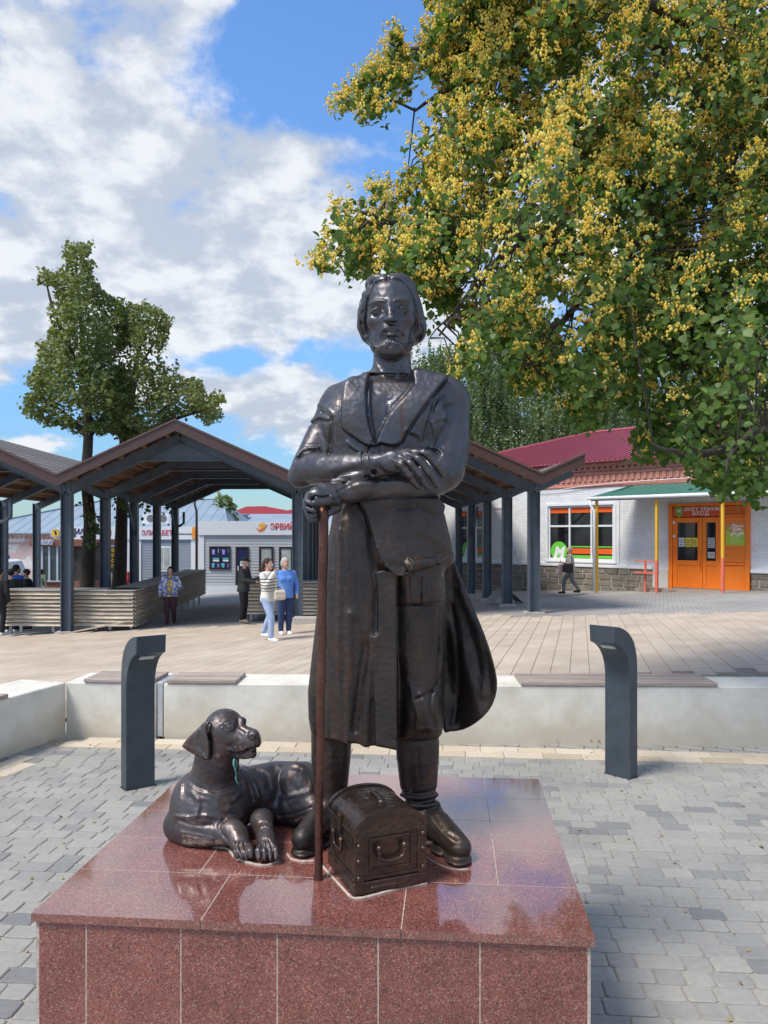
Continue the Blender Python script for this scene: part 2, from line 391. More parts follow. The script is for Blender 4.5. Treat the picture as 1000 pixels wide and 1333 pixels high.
        for axis in range(3):
            o = [a for a in range(3) if a != axis]
            for p in (0,1):
                for q in (0,1):
                    off = [0,0,0]; off[o[0]] = p; off[o[1]] = q; off2 = list(off); off2[axis] = 1
                    a = f[I+off[0], J+off[1], K+off[2]]; b = f[I+off2[0], J+off2[1], K+off2[2]]
                    m = (a < 0) != (b < 0); t = np.where(m, a/np.where(m, a-b, 1), 0)
                    for ax in range(3): P[:,ax] += np.where(m, off[ax] + (t if ax == axis else 0), 0)
                    C += m
        P /= np.maximum(C, 1)[:,None]; P += np.stack([I, J, K], 1)
        quads = []
        for axis in range(3):
            sh = [slice(1, -1)]*3; sh[axis] = slice(0, -1)
            sh2 = list(sh); sh2[axis] = slice(1, None)
            A = neg[tuple(sh)]; B = neg[tuple(sh2)]
            for flag in (0, 1):
                w = (A & ~B) if flag == 0 else (~A & B)
                ii = list(np.nonzero(w))
                for a in range(3):
                    if a != axis: ii[a] = ii[a]+1
                o1, o2 = [(1,2),(2,0),(0,1)][axis]
                def at_(d1, d2):
                    q = [ii[0].copy(), ii[1].copy(), ii[2].copy()]; q[o1] -= d1; q[o2] -= d2; return idx[q[0], q[1], q[2]]
                c = [at_(1,1), at_(0,1), at_(0,0), at_(1,0)]
                if flag: c = c[::-1]
                quads.append(np.stack(c, 1))
        Q = np.concatenate(quads); Q = Q[(Q >= 0).all(1)]
        V = P*s.h+s.lo
        for _ in range(relax):       # light tangential smoothing
            S_ = np.zeros_like(V); n_ = np.zeros(nv)
            for a, b in ((0,1),(1,2),(2,3),(3,0)):
                np.add.at(S_, Q[:,a], V[Q[:,b]]); np.add.at(n_, Q[:,a], 1); np.add.at(S_, Q[:,b], V[Q[:,a]]); np.add.at(n_, Q[:,b], 1)
            V = 0.5*V+0.5*S_/np.maximum(n_, 1)[:,None]
        V = V-np.array(offset)
        me = bpy.data.meshes.new(name); me.vertices.add(nv); me.vertices.foreach_set('co', V.astype(np.float32).ravel())
        me.loops.add(len(Q)*4); me.loops.foreach_set('vertex_index', Q.ravel().astype(np.int32))
        me.polygons.add(len(Q)); me.polygons.foreach_set('loop_start', np.arange(len(Q), dtype=np.int32)*4)
        me.polygons.foreach_set('use_smooth', np.ones(len(Q), bool)); me.update(calc_edges=True); me.validate()
        if isinstance(material, (list, tuple)):
            for m_ in material: me.materials.append(m_)
        else: me.materials.append(material)
        o = bpy.data.objects.new(name, me); return link(o, parent)
def PP(px, py, d, Y0=2.95):
    v = at(px, py, Y0+d); return np.array((v.x, v.y, v.z))
# ------------------------------------------------------------------ ground, paving
def gz(x, y):
    p = 0.262+0.0466*x-0.0304*y
    p = max(-1.55, min(0.45, p)); t = min(1, max(0, (y-7.3)/2.4)); t = t*t*(3-2*t)
    if y > 45: p = -1.1
    return p*t
def ground_hit(px, py):
    """point of the far square under a photo pixel"""
    Y = 1.588/((py-HY)/F+0.0466*(px-500)/F-0.0304); X = (px-500)/F*Y; return Vector((X, Y, gz(X, Y)))
def tone_mat(name, cols, rough=0.85, nscale=30, bump=0.35):
    m = bpy.data.materials.new(name); m.use_nodes = True; nt = m.node_tree; b = nt.nodes['Principled BSDF']; N = nt.nodes.new; L = nt.links.new
    a = N('ShaderNodeAttribute'); a.attribute_name = 'tone'; r = N('ShaderNodeValToRGB'); e = r.color_ramp; e.elements[0].color = (*cols[0], 1); e.elements[1].color = (*cols[-1], 1)
    for i, c in enumerate(cols[1:-1]): q = e.elements.new((i+1)/(len(cols)-1)); q.color = (*c, 1)
    L(a.outputs['Fac'], r.inputs[0]); g = N('ShaderNodeNewGeometry')
    n = N('ShaderNodeTexNoise'); n.inputs['Scale'].default_value = nscale; n.inputs['Detail'].default_value = 8; n.inputs['Roughness'].default_value = 0.7; L(g.outputs['Position'], n.inputs['Vector'])
    n2 = N('ShaderNodeTexNoise'); n2.inputs['Scale'].default_value = 1.3; n2.inputs['Detail'].default_value = 4; L(g.outputs['Position'], n2.inputs['Vector'])
    ad = N('ShaderNodeMath'); ad.operation = 'ADD'; L(n.outputs['Fac'], ad.inputs[0]); L(n2.outputs['Fac'], ad.inputs[1])
    mr = N('ShaderNodeMapRange'); mr.inputs['From Min'].default_value = 0.7; mr.inputs['From Max'].default_value = 1.3; mr.inputs['To Min'].default_value = 0.80; mr.inputs['To Max'].default_value = 1.16; L(ad.outputs[0], mr.inputs['Value'])
    mx = N('ShaderNodeMix'); mx.data_type = 'RGBA'; mx.blend_type = 'MULTIPLY'; mx.inputs[0].default_value = 1; L(r.outputs[0], mx.inputs[6]); L(mr.outputs[0], mx.inputs[7]); L(mx.outputs[2], b.inputs['Base Color'])
    b.inputs['Roughness'].default_value = rough; bp = N('ShaderNodeBump'); bp.inputs['Strength'].default_value = bump; bp.inputs['Distance'].default_value = 0.004; L(n.outputs['Fac'], bp.inputs['Height']); L(bp.outputs[0], b.inputs['Normal'])
    return m
PAVER = tone_mat('grey_paver', [(0.19,0.19,0.19), (0.245,0.24,0.228), (0.29,0.28,0.258), (0.31,0.298,0.27), (0.328,0.315,0.282)])
CREAM_TILE = tone_mat('cream_tile', [(0.44,0.36,0.26), (0.55,0.46,0.35), (0.58,0.50,0.40)])
TAN_SLAB = tone_mat('tan_slab', [(0.465,0.375,0.29), (0.49,0.40,0.312), (0.51,0.425,0.335)])
SAND = mat('jointing_sand', (0.33, 0.295, 0.245), rough=0.95, noise=0.35, nscale=25)
def set_tone(me, vals):
    at_ = me.attributes.new('tone', 'FLOAT', 'FACE'); at_.data.foreach_set('value', vals)
def stone_geo(L_, W_, H_, c, cc=0.0):
    """chamfered slab, corners clipped by cc; returns verts, faces"""
    x, y = L_/2, W_/2
    if cc: ring = [(-x+cc,-y),(x-cc,-y),(x,-y+cc),(x,y-cc),(x-cc,y),(-x+cc,y),(-x,y-cc),(-x,-y+cc)]
    else: ring = [(-x,-y),(x,-y),(x,y),(-x,y)]
    n = len(ring); f = lambda p: (p[0]-math.copysign(c, p[0]), p[1]-math.copysign(c, p[1]))
    vs = [(*p, -H_) for p in ring]+[(*p, -c*0.8) for p in ring]+[(*f(p), 0.0) for p in ring]
    fs = [(i, (i+1) % n, n+(i+1) % n, n+i) for i in range(n)]+[(n+i, n+(i+1) % n, 2*n+(i+1) % n, 2*n+i) for i in range(n)]+[tuple(range(2*n, 3*n))]
    return vs, fs
def lay(name, stones, material, parent, limit=300, stuff_name=None):
    """stones: (x, y, z, rz, slope matrix or None, (L, W, H, c, cc), tone); nearest ones become single parts"""
    stones.sort(key=lambda s: (abs(s[0]) > 0.5*s[1] or s[1] < 2.88, s[1])); cache = {}
    for s in stones[:limit]:
        key = (tuple(round(v, 3) for v in s[5]), round(s[6]*5)/5)
        if key not in cache:
            vs, fs = stone_geo(*s[5]); me = bpy.data.meshes.new(name); me.from_pydata(vs, [], fs); me.materials.append(material); set_tone(me, [key[1]]*len(fs)); me.update(); cache[key] = me
        o = bpy.data.objects.new(name, cache[key]); o.matrix_world = Matrix.Translation(s[:3]) @ (s[4] if s[4] is not None else Matrix()) @ Matrix.Rotation(s[3], 4, 'Z'); link(o, parent)
        o.matrix_parent_inverse = Matrix()
    V = []; Fc = []; T = []
    for s in stones[limit:]:
        M = Matrix.Translation(s[:3]) @ (s[4] if s[4] is not None else Matrix()) @ Matrix.Rotation(s[3], 4, 'Z'); vs, fs = stone_geo(*s[5]); b = len(V)
        V += [tuple(M @ Vector(v)) for v in vs]; Fc += [tuple(b+i for i in f) for f in fs]; T += [s[6]]*len(fs)
    if V:
        me = bpy.data.meshes.new(stuff_name); me.from_pydata(V, [], Fc); me.materials.append(material); set_tone(me, T); me.update()
        o = link(bpy.data.objects.new(stuff_name, me), parent); o['kind'] = 'stuff'
PY = R(-5.0)           # yaw of the paving and the plinth
def build_ground():
    # one sheet to the horizon: brown-grey paving under and behind the shelters
    m = bpy.data.materials.new('distant_paving'); m.use_nodes = True; nt = m.node_tree; b = nt.nodes['Principled BSDF']; N = nt.nodes.new; L = nt.links.new
    g = N('ShaderNodeNewGeometry'); mp = N('ShaderNodeMapping'); mp.inputs['Rotation'].default_value = (0, 0, R(20)); L(g.outputs['Position'], mp.inputs[0])
    br = N('ShaderNodeTexBrick'); br.inputs['Scale'].default_value = 1.0; br.inputs['Brick Width'].default_value = 0.22; br.inputs['Row Height'].default_value = 0.11; br.inputs['Mortar Size'].default_value = 0.008
    br.inputs['Color1'].default_value = (0.30,0.29,0.275,1); br.inputs['Color2'].default_value = (0.37,0.355,0.335,1); br.inputs['Mortar'].default_value = (0.15,0.14,0.13,1); L(mp.outputs[0], br.inputs['Vector'])
    n = N('ShaderNodeTexNoise'); n.inputs['Scale'].default_value = 0.35; n.inputs['Detail'].default_value = 7; L(g.outputs['Position'], n.inputs['Vector'])
    mr = N('ShaderNodeMapRange'); mr.inputs['From Min'].default_value = 0.35; mr.inputs['From Max'].default_value = 0.65; mr.inputs['To Min'].default_value = 0.82; mr.inputs['To Max'].default_value = 1.15; L(n.outputs['Fac'], mr.inputs['Value'])
    mx = N('ShaderNodeMix'); mx.data_type = 'RGBA'; mx.blend_type = 'MULTIPLY'; mx.inputs[0].default_value = 1; L(br.outputs[0], mx.inputs[6]); L(mr.outputs[0], mx.inputs[7]); L(mx.outputs[2], b.inputs['Base Color']); b.inputs['Roughness'].default_value = 0.9
    xs = list(np.linspace(-60, 60, 61)); xs = [-900, -300, -120]+xs+[120, 300, 900]; ys = [-900, -300, -60, -20, 0, 3, 5, 6.5]+list(np.arange(7.25, 10.1, 0.25))+list(np.arange(11, 46, 2))+[50, 70, 120, 300, 900]
    V = [(x, y, gz(x, y)-0.048) for y in ys for x in xs]; n_ = len(xs)
    Fc = [(j*n_+i, j*n_+i+1, (j+1)*n_+i+1, (j+1)*n_+i) for j in range(len(ys)-1) for i in range(n_-1)]
    gr = mesh_obj('ground', V, Fc, m); gr['kind'] = 'structure'
    # --- near paving: three lengths of grey stone in rows
    pav = empty('pavement', (0, 0, 0)); pav['kind'] = 'structure'
    c5, s5 = math.cos(PY), math.sin(PY); M5 = lambda u, v: (u*c5-v*s5, u*s5+v*c5)
    mb = MB(); o = [M5(-6.5, 0.2), M5(7, 0.2), M5(7, 6.63), M5(-6.5, 6.63)]; mb.add([(x, y, -0.008) for x, y in o], [(0,1,2,3)]); mb.build('jointing_sand', SAND, pav)
    r_ = random.Random(4); st = []; pitch = 0.112; v = 1.9
    FLc, w_, d_ = M5(0, 0), 0, 0
    while v < 6.36-0.05:
        u = -4.6+r_.random()*0.2; row_t = 0
        while u < 5.2:
            Ln = r_.choice([0.118, 0.160, 0.160, 0.205]); x, y = M5(u+Ln/2, v+pitch/2)
            # skip what stands under the plinth and what the picture cannot hold
            pu, pv = u+Ln/2, v+pitch/2
            if abs(x) < 0.56*y+1.2 and x > -3.6-(7-y)*0.28 and y > 1.9:
                if not (-1.30 < (x+0.16)*c5*1.0+(y-2.95)*(s5) < 1.2 and -0.55 < 0 ) or True:
                    lx = (x-(-1.077))*math.cos(-0.0866)+(y-2.343)*math.sin(-0.0866); ly = -(x+1.077)*math.sin(-0.0866)+(y-2.343)*math.cos(-0.0866)
                    if not (0.06 < lx < 1.62 and 0.06 < ly < 1.36):
                        t = r_.random(); t = 0.2*r_.random() if t < 0.09 else (0.3+0.3*r_.random() if t < 0.32 else 0.5+0.5*r_.random())
                        st.append((x, y, r_.uniform(-0.0025, 0.001), PY+r_.uniform(-0.008, 0.008), Matrix.Rotation(r_.uniform(-.008,.008), 4, 'X'), (Ln-0.0045, pitch-0.0045, 0.04, 0.005, 0.011), t))
            u += Ln
        v += pitch
    lay('paver', st, PAVER, pav, 300, 'paving_stones')
    # two courses of cream tile before the seat wall
    st = []
    for k in range(2):
        vv = 6.40+0.155*k+0.0775; u = -3.4+0.13*k
        while u < 5: 
            x, y = M5(u+0.16, vv); st.append((x, y, 0.0, PY, None, (0.314, 0.149, 0.04, 0.004, 0), r_.random())); u += 0.32
    # left return strip
    d = Vector((0.297, 0.955, 0)).normalized(); q = Vector((-2.98, 6.55, 0)); nrm = Vector((d.y, -d.x, 0))
    for k in range(1, 12):
        for j in range(2):
            p = q-d*0.32*(k+0.5*j)+nrm*(0.08+0.155*j); st.append((p.x, p.y, 0.003, math.atan2(d.y, d.x), None, (0.314, 0.149, 0.04, 0.004, 0), r_.random()))
    lay('cream_tile', st, CREAM_TILE, pav, 300, 'cream_tiles')
    # --- the open square: long tan slabs, joints running away at a slant
    sq = empty('square', (0, 0, 0)); sq['kind'] = 'structure'
    a = R(-14.3); ca, sa = math.cos(a), math.sin(a); st = []; W_ = 0.245
    tilt = Vector((-0.0466, 0.0304, 1)).normalized(); T = Vector((0,0,1)).rotation_difference(tilt).to_matrix().to_4x4()
    def front_edge(x): return 19.6 if x < -1 else (19.2 if x < 3.0 else 18.2-0.31*(x-3.4))
    for i in range(-110, 90):
        off = 0.25*(i % 2)+0.1*r_.random(); k = -10
        while k < 60:
            v = k*0.5+off; u = i*W_; x = u*ca-v*sa; y = u*sa+v*ca; k += 1
            if y < 9.35 or y > front_edge(x) or abs(x) > 0.56*y+3.0: continue
            z = gz(x, y); st.append((x, y, z+0.004, a, T, (W_-0.007, 0.5-0.002, 0.03, 0.0035, 0), r_.random()))
    lay('paving_slab', st, TAN_SLAB, sq, 300, 'paving_slabs')
    me = mb2 = MB()
    gx = np.linspace(-15, 15, 31); gy = [7.75]+list(np.linspace(8, 10, 9))+list(np.linspace(11, 19.5, 9))
    Vv = []; Ff = []
    for y in gy:
        for x in gx: yy = min(y, front_edge(x)); Vv.append((x, yy, gz(x, yy)-0.006))
    for j in range(len(gy)-1):
        for i in range(len(gx)-1): b_ = j*len(gx)+i; Ff.append((b_, b_+1, b_+len(gx)+1, b_+len(gx)))
    mesh_obj('slab_bedding', Vv, Ff, mat('slab_bedding', (0.27,0.22,0.17), rough=0.95, noise=0.3, nscale=12), sq)
build_ground()

# ------------------------------------------------------------------ concrete seat walls with timber tops
def concrete(name, col=(0.74,0.71,0.63)):
    m = bpy.data.materials.new(name); m.use_nodes = True; nt = m.node_tree; b = nt.nodes['Principled BSDF']; N = nt.nodes.new; L = nt.links.new
    g = N('ShaderNodeNewGeometry'); n = N('ShaderNodeTexNoise'); n.inputs['Scale'].default_value = 2.2; n.inputs['Detail'].default_value = 9; n.inputs['Roughness'].default_value = 0.66; L(g.outputs['Position'], n.inputs['Vector'])
    r = N('ShaderNodeValToRGB'); e = r.color_ramp; e.elements[0].position = 0.30; e.elements[0].color = (col[0]*0.72, col[1]*0.70, col[2]*0.66, 1); e.elements[1].position = 0.62; e.elements[1].color = (*col, 1); L(n.outputs['Fac'], r.inputs[0])
    # rusty, earthy splash along the bottom
    sep = N('ShaderNodeSeparateXYZ'); L(g.outputs['Position'], sep.inputs[0]); n2 = N('ShaderNodeTexNoise'); n2.inputs['Scale'].default_value = 4.5; n2.inputs['Detail'].default_value = 6; L(g.outputs['Position'], n2.inputs['Vector'])
    ad = N('ShaderNodeMath'); ad.operation = 'MULTIPLY_ADD'; L(n2.outputs['Fac'], ad.inputs[0]); ad.inputs[1].default_value = -0.55; L(sep.outputs['Z'], ad.inputs[2])
    mr = N('ShaderNodeMapRange'); mr.interpolation_type = 'SMOOTHSTEP'; mr.inputs['From Min'].default_value = -0.28; mr.inputs['From Max'].default_value = 0.06; mr.inputs['To Min'].default_value = 0.62; mr.inputs['To Max'].default_value = 0.0; L(ad.outputs[0], mr.inputs['Value'])
    mx = N('ShaderNodeMix'); mx.data_type = 'RGBA'; L(mr.outputs[0], mx.inputs[0]); L(r.outputs[0], mx.inputs[6]); mx.inputs[7].default_value = (0.50,0.42,0.30,1)
    v = N('ShaderNodeTexVoronoi'); v.inputs['Scale'].default_value = 22; L(g.outputs['Position'], v.inputs['Vector']); m5 = N('ShaderNodeMapRange'); m5.inputs['From Min'].default_value = 0.03; m5.inputs['From Max'].default_value = 0.07; m5.inputs['To Min'].default_value = 0.55; m5.inputs['To Max'].default_value = 1; L(v.outputs['Distance'], m5.inputs['Value'])
    mx2 = N('ShaderNodeMix'); mx2.data_type = 'RGBA'; mx2.blend_type = 'MULTIPLY'; mx2.inputs[0].default_value = 0.8; L(mx.outputs[2], mx2.inputs[6]); L(m5.outputs[0], mx2.inputs[7])
    L(mx2.outputs[2], b.inputs['Base Color']); b.inputs['Roughness'].default_value = 0.8
    n3 = N('ShaderNodeTexNoise'); n3.inputs['Scale'].default_value = 35; n3.inputs['Detail'].default_value = 5; L(g.outputs['Position'], n3.inputs['Vector'])
    bp = N('ShaderNodeBump'); bp.inputs['Strength'].default_value = 0.3; bp.inputs['Distance'].default_value = 0.004; L(n3.outputs['Fac'], bp.inputs['Height']); L(bp.outputs[0], b.inputs['Normal'])
    return m
CONC = concrete('concrete')
WOOD_OLD = mat('weathered_wood', (0.24,0.18,0.15), col2=(0.46,0.385,0.335), rough=0.8, nscale=6, stretch=(0.6,14,14), bump=0.5, bscale=8, objrand=0.18)
def build_seat_walls():
    H = 0.483
    def block(name, a, b, depth, label, group='concrete seat walls round the statue'):
        """a->b along the front face at ground level (left to right), depth towards the back"""
        a = Vector(a); b = Vector(b); d = (b-a).normalized(); L_ = (b-a).length
        t = empty(name, (a.x, a.y, 0), math.atan2(d.y, d.x), label, 'seat wall', group)
        m = MB(); m.box(0, L_, 0, depth, -0.3, H); m.build('block', CONC, t, bevel=0.008); return t, L_
    def slats(t, x0, x1, depth, n=5, y0=-0.012):
        w = (depth)/n
        for i in range(n):
            m = MB(); m.box(x0, x1, y0+i*w, y0+(i+1)*w-0.012, H+0.004, H+0.036); m.build('slat', WOOD_OLD, t, bevel=0.004)
        for x in (x0+0.12, (x0+x1)/2, x1-0.12):
            m = MB(); m.box(x-0.02, x+0.02, 0.01, depth-0.03, H+0.0005, H+0.0045); m.build('bearer', mat('dark_steel', (0.03,0.03,0.032), rough=0.5), t)
    G = lambda px, py: Vector(((px-500)/F*CH*F/(py-HY), CH*F/(py-HY), 0))
    pL = G(86, 957.0); g1 = G(203, 959.0); g2 = G(213, 959.3); pR = G(1120, 966.5)
    D = 0.50
    t, L_ = block('seat_wall', pL, g1, D, 'short concrete seat wall block behind the left lamp bollard')
    slats(t, 0.17, L_-0.02, 0.42)
    t2, L2 = block('seat_wall', g2, pR, D, 'long pale concrete seat wall running behind the statue to the right edge')
    s0 = 0.02; 
    def along(px): 
        d = (pR-g2).normalized(); k = (px-500)/F; s = (k*g2.y-g2.x)/(d.x-k*d.y); return s
    slats(t2, 0.03, along(308), 0.42); slats(t2, along(678), along(934), 0.46, 6)
    a = G(0, 988); e = pL; d = (e-a).normalized(); a2 = a-d*2.2
    t3, L3 = block('seat_wall', a2, e, D, 'concrete seat wall turning towards the camera at the left edge')
    slats(t3, 0.2, 2.2-0.02+0.10, 0.42)
    # steel plate standing in the joint between two blocks
    dd = (g2-g1); m = MB(); m.box(0.012, dd.length-0.012, 0.008, D+0.015, 0, H+0.008)
    o = m.build('joint_plate', mat('galvanised', (0.50,0.52,0.54), rough=0.5, metal=0.5, noise=0.15, nscale=30), None, bevel=0.002); o.location = g1; o.rotation_euler = (0,0,math.atan2(dd.y, dd.x))
    tag(o, 'narrow pale metal plate in the joint of the concrete seat walls', 'joint plate')
build_seat_walls()

# ------------------------------------------------------------------ lamp bollards
def build_bollards():
    P = mat('anthracite_paint', (0.045,0.058,0.072), rough=0.42, noise=0.2, nscale=7, bump=0.08, bscale=90)
    LENS = mat('lamp_lens', (0.62,0.62,0.58), rough=0.3, noise=0.3, nscale=90)
    def bollard(x, y, th, h, label, w=0.212):
        t = empty('lamp_bollard', (x, y, 0), th, label, 'lamp bollard', 'lamp bollards either side of the statue')
        # profile in (forward = -y local, z)
        def bez(p0, p1, p2, n=9): return [((1-k)**2*p0[0]+2*k*(1-k)*p1[0]+k*k*p2[0], (1-k)**2*p0[1]+2*k*(1-k)*p1[1]+k*k*p2[1]) for k in np.linspace(0, 1, n)]
        back = bez((-0.055, h-0.32), (-0.045, h-0.03), (0.275, h)); und = bez((0.265, h-0.125), (0.058, h-0.19), (0.055, h-0.42))
        prof = [(-0.055, -0.02)]+back+und+[(0.055, -0.02)]
        m = MB(); m.prism([(-p[0], p[1]) for p in prof], (w, 0, 0), (-w/2, 0, 0), ex=(0,1,0)); m.build('post', P, t, bevel=0.003)
        m = MB(); c = Vector((0, -0.185, h-0.168)); M_ = Matrix.Translation(c) @ Matrix.Rotation(R(-24), 4, 'X')
        m.box(-0.052, 0.052, -0.024, 0.024, -0.004, 0.006, M_); m.build('lens', LENS, t)
        for i in range(4):
            m = MB(); m.box(-0.045+i*0.024, -0.029+i*0.024, -0.014, 0.014, -0.008, -0.003, M_); m.build('led', mat('led_chip', (0.75,0.74,0.66), rough=0.3), t)
        m = MB(); m.box(-w/2-0.006, w/2+0.006, -0.063, 0.063, -0.012, 0.003); m.build('base_plate', mat('dark_steel', (0.03,0.03,0.032), rough=0.5), t)
    bollard(-1.80, 5.62, R(37), 1.13, 'dark grey lamp bollard with a bent-over head, standing left of the dog')
    bollard(1.815, 5.88, R(-47), 1.165, 'dark grey lamp bollard with a scratched front, before the long timber seat')
build_bollards()
PZ = 0.69     # plinth top
# ------------------------------------------------------------------ red granite plinth
def granite(name, dark=1.0, polish=0.08):
    m = bpy.data.materials.new(name); m.use_nodes = True; nt = m.node_tree; b = nt.nodes['Principled BSDF']; N = nt.nodes.new; L = nt.links.new
    tc = N('ShaderNodeTexCoord'); oi = N('ShaderNodeObjectInfo')
    ad = N('ShaderNodeVectorMath'); ad.operation = 'ADD'; L(tc.outputs['Object'], ad.inputs[0]); L(oi.outputs['Random'], ad.inputs[1])
    v = N('ShaderNodeTexVoronoi'); v.inputs['Scale'].default_value = 270; v.feature = 'F1'; L(ad.outputs[0], v.inputs['Vector'])
    n = N('ShaderNodeTexNoise'); n.inputs['Scale'].default_value = 210; n.inputs['Detail'].default_value = 3; L(ad.outputs[0], n.inputs['Vector'])
    n0 = N('ShaderNodeTexNoise'); n0.inputs['Scale'].default_value = 7; n0.inputs['Detail'].default_value = 5; L(ad.outputs[0], n0.inputs['Vector'])
    sep = N('ShaderNodeSeparateColor'); L(v.outputs['Color'], sep.inputs[0])
    r = N('ShaderNodeValToRGB'); e = r.color_ramp; e.interpolation = 'CONSTANT'
    cols = [(0.0, (0.10,0.040,0.036)), (0.12, (0.19,0.062,0.050)), (0.42, (0.25,0.088,0.068)), (0.70, (0.215,0.074,0.058)), (0.90, (0.32,0.15,0.12)), (0.97, (0.29,0.20,0.18))]
    e.elements[0].position = 0; e.elements[0].color = (*[c*dark for c in cols[0][1]], 1); e.elements[1].position = cols[1][0]; e.elements[1].color = (*[c*dark for c in cols[1][1]], 1)
    for p, c in cols[2:]: q = e.elements.new(p); q.color = (*[x*dark for x in c], 1)
    L(sep.outputs[0], r.inputs[0])
    mx = N('ShaderNodeMix'); mx.data_type = 'RGBA'; mx.blend_type = 'MULTIPLY'; mx.inputs[0].default_value = 0.55; L(r.outputs[0], mx.inputs[6])
    mr = N('ShaderNodeMapRange'); mr.inputs['From Min'].default_value = 0.35; mr.inputs['From Max'].default_value = 0.65; mr.inputs['To Min'].default_value = 0.35; mr.inputs['To Max'].default_value = 1.5; L(n.outputs['Fac'], mr.inputs['Value']); L(mr.outputs[0], mx.inputs[7])
    mx2 = N('ShaderNodeMix'); mx2.data_type = 'RGBA'; mx2.blend_type = 'MULTIPLY'; mx2.inputs[0].default_value = 1
    m2 = N('ShaderNodeMapRange'); m2.inputs['From Min'].default_value = 0.3; m2.inputs['From Max'].default_value = 0.7; m2.inputs['To Min'].default_value = 0.82; m2.inputs['To Max'].default_value = 1.15; L(n0.outputs['Fac'], m2.inputs['Value'])
    m3 = N('ShaderNodeMapRange'); m3.inputs['To Min'].default_value = 0.9; m3.inputs['To Max'].default_value = 1.1; L(oi.outputs['Random'], m3.inputs['Value'])
    mm = N('ShaderNodeMath'); mm.operation = 'MULTIPLY'; L(m2.outputs[0], mm.inputs[0]); L(m3.outputs[0], mm.inputs[1])
    L(mx.outputs[2], mx2.inputs[6]); L(mm.outputs[0], mx2.inputs[7]); L(mx2.outputs[2], b.inputs['Base Color'])
    # worn, dusty polish
    m4 = N('ShaderNodeMapRange'); m4.inputs['From Min'].default_value = 0.35; m4.inputs['From Max'].default_value = 0.75; m4.inputs['To Min'].default_value = polish; m4.inputs['To Max'].default_value = polish+0.14; L(n0.outputs['Fac'], m4.inputs['Value'])
    L(m4.outputs[0], b.inputs['Roughness']); b.inputs['Specular IOR Level'].default_value = 0.6; b.inputs['IOR'].default_value = 1.55
    if polish < 0.2: b.inputs['Coat Weight'].default_value = 1.0; b.inputs['Coat Roughness'].default_value = 0.045; b.inputs['Coat IOR'].default_value = 1.6
    return m
GR_TOP = granite('granite_top', 1.12, 0.07); GR_FRONT = granite('granite_front', 1.05, 0.38)
GROUT = mat('cream_grout', (0.44, 0.36, 0.30), rough=0.9, noise=0.3, nscale=60)
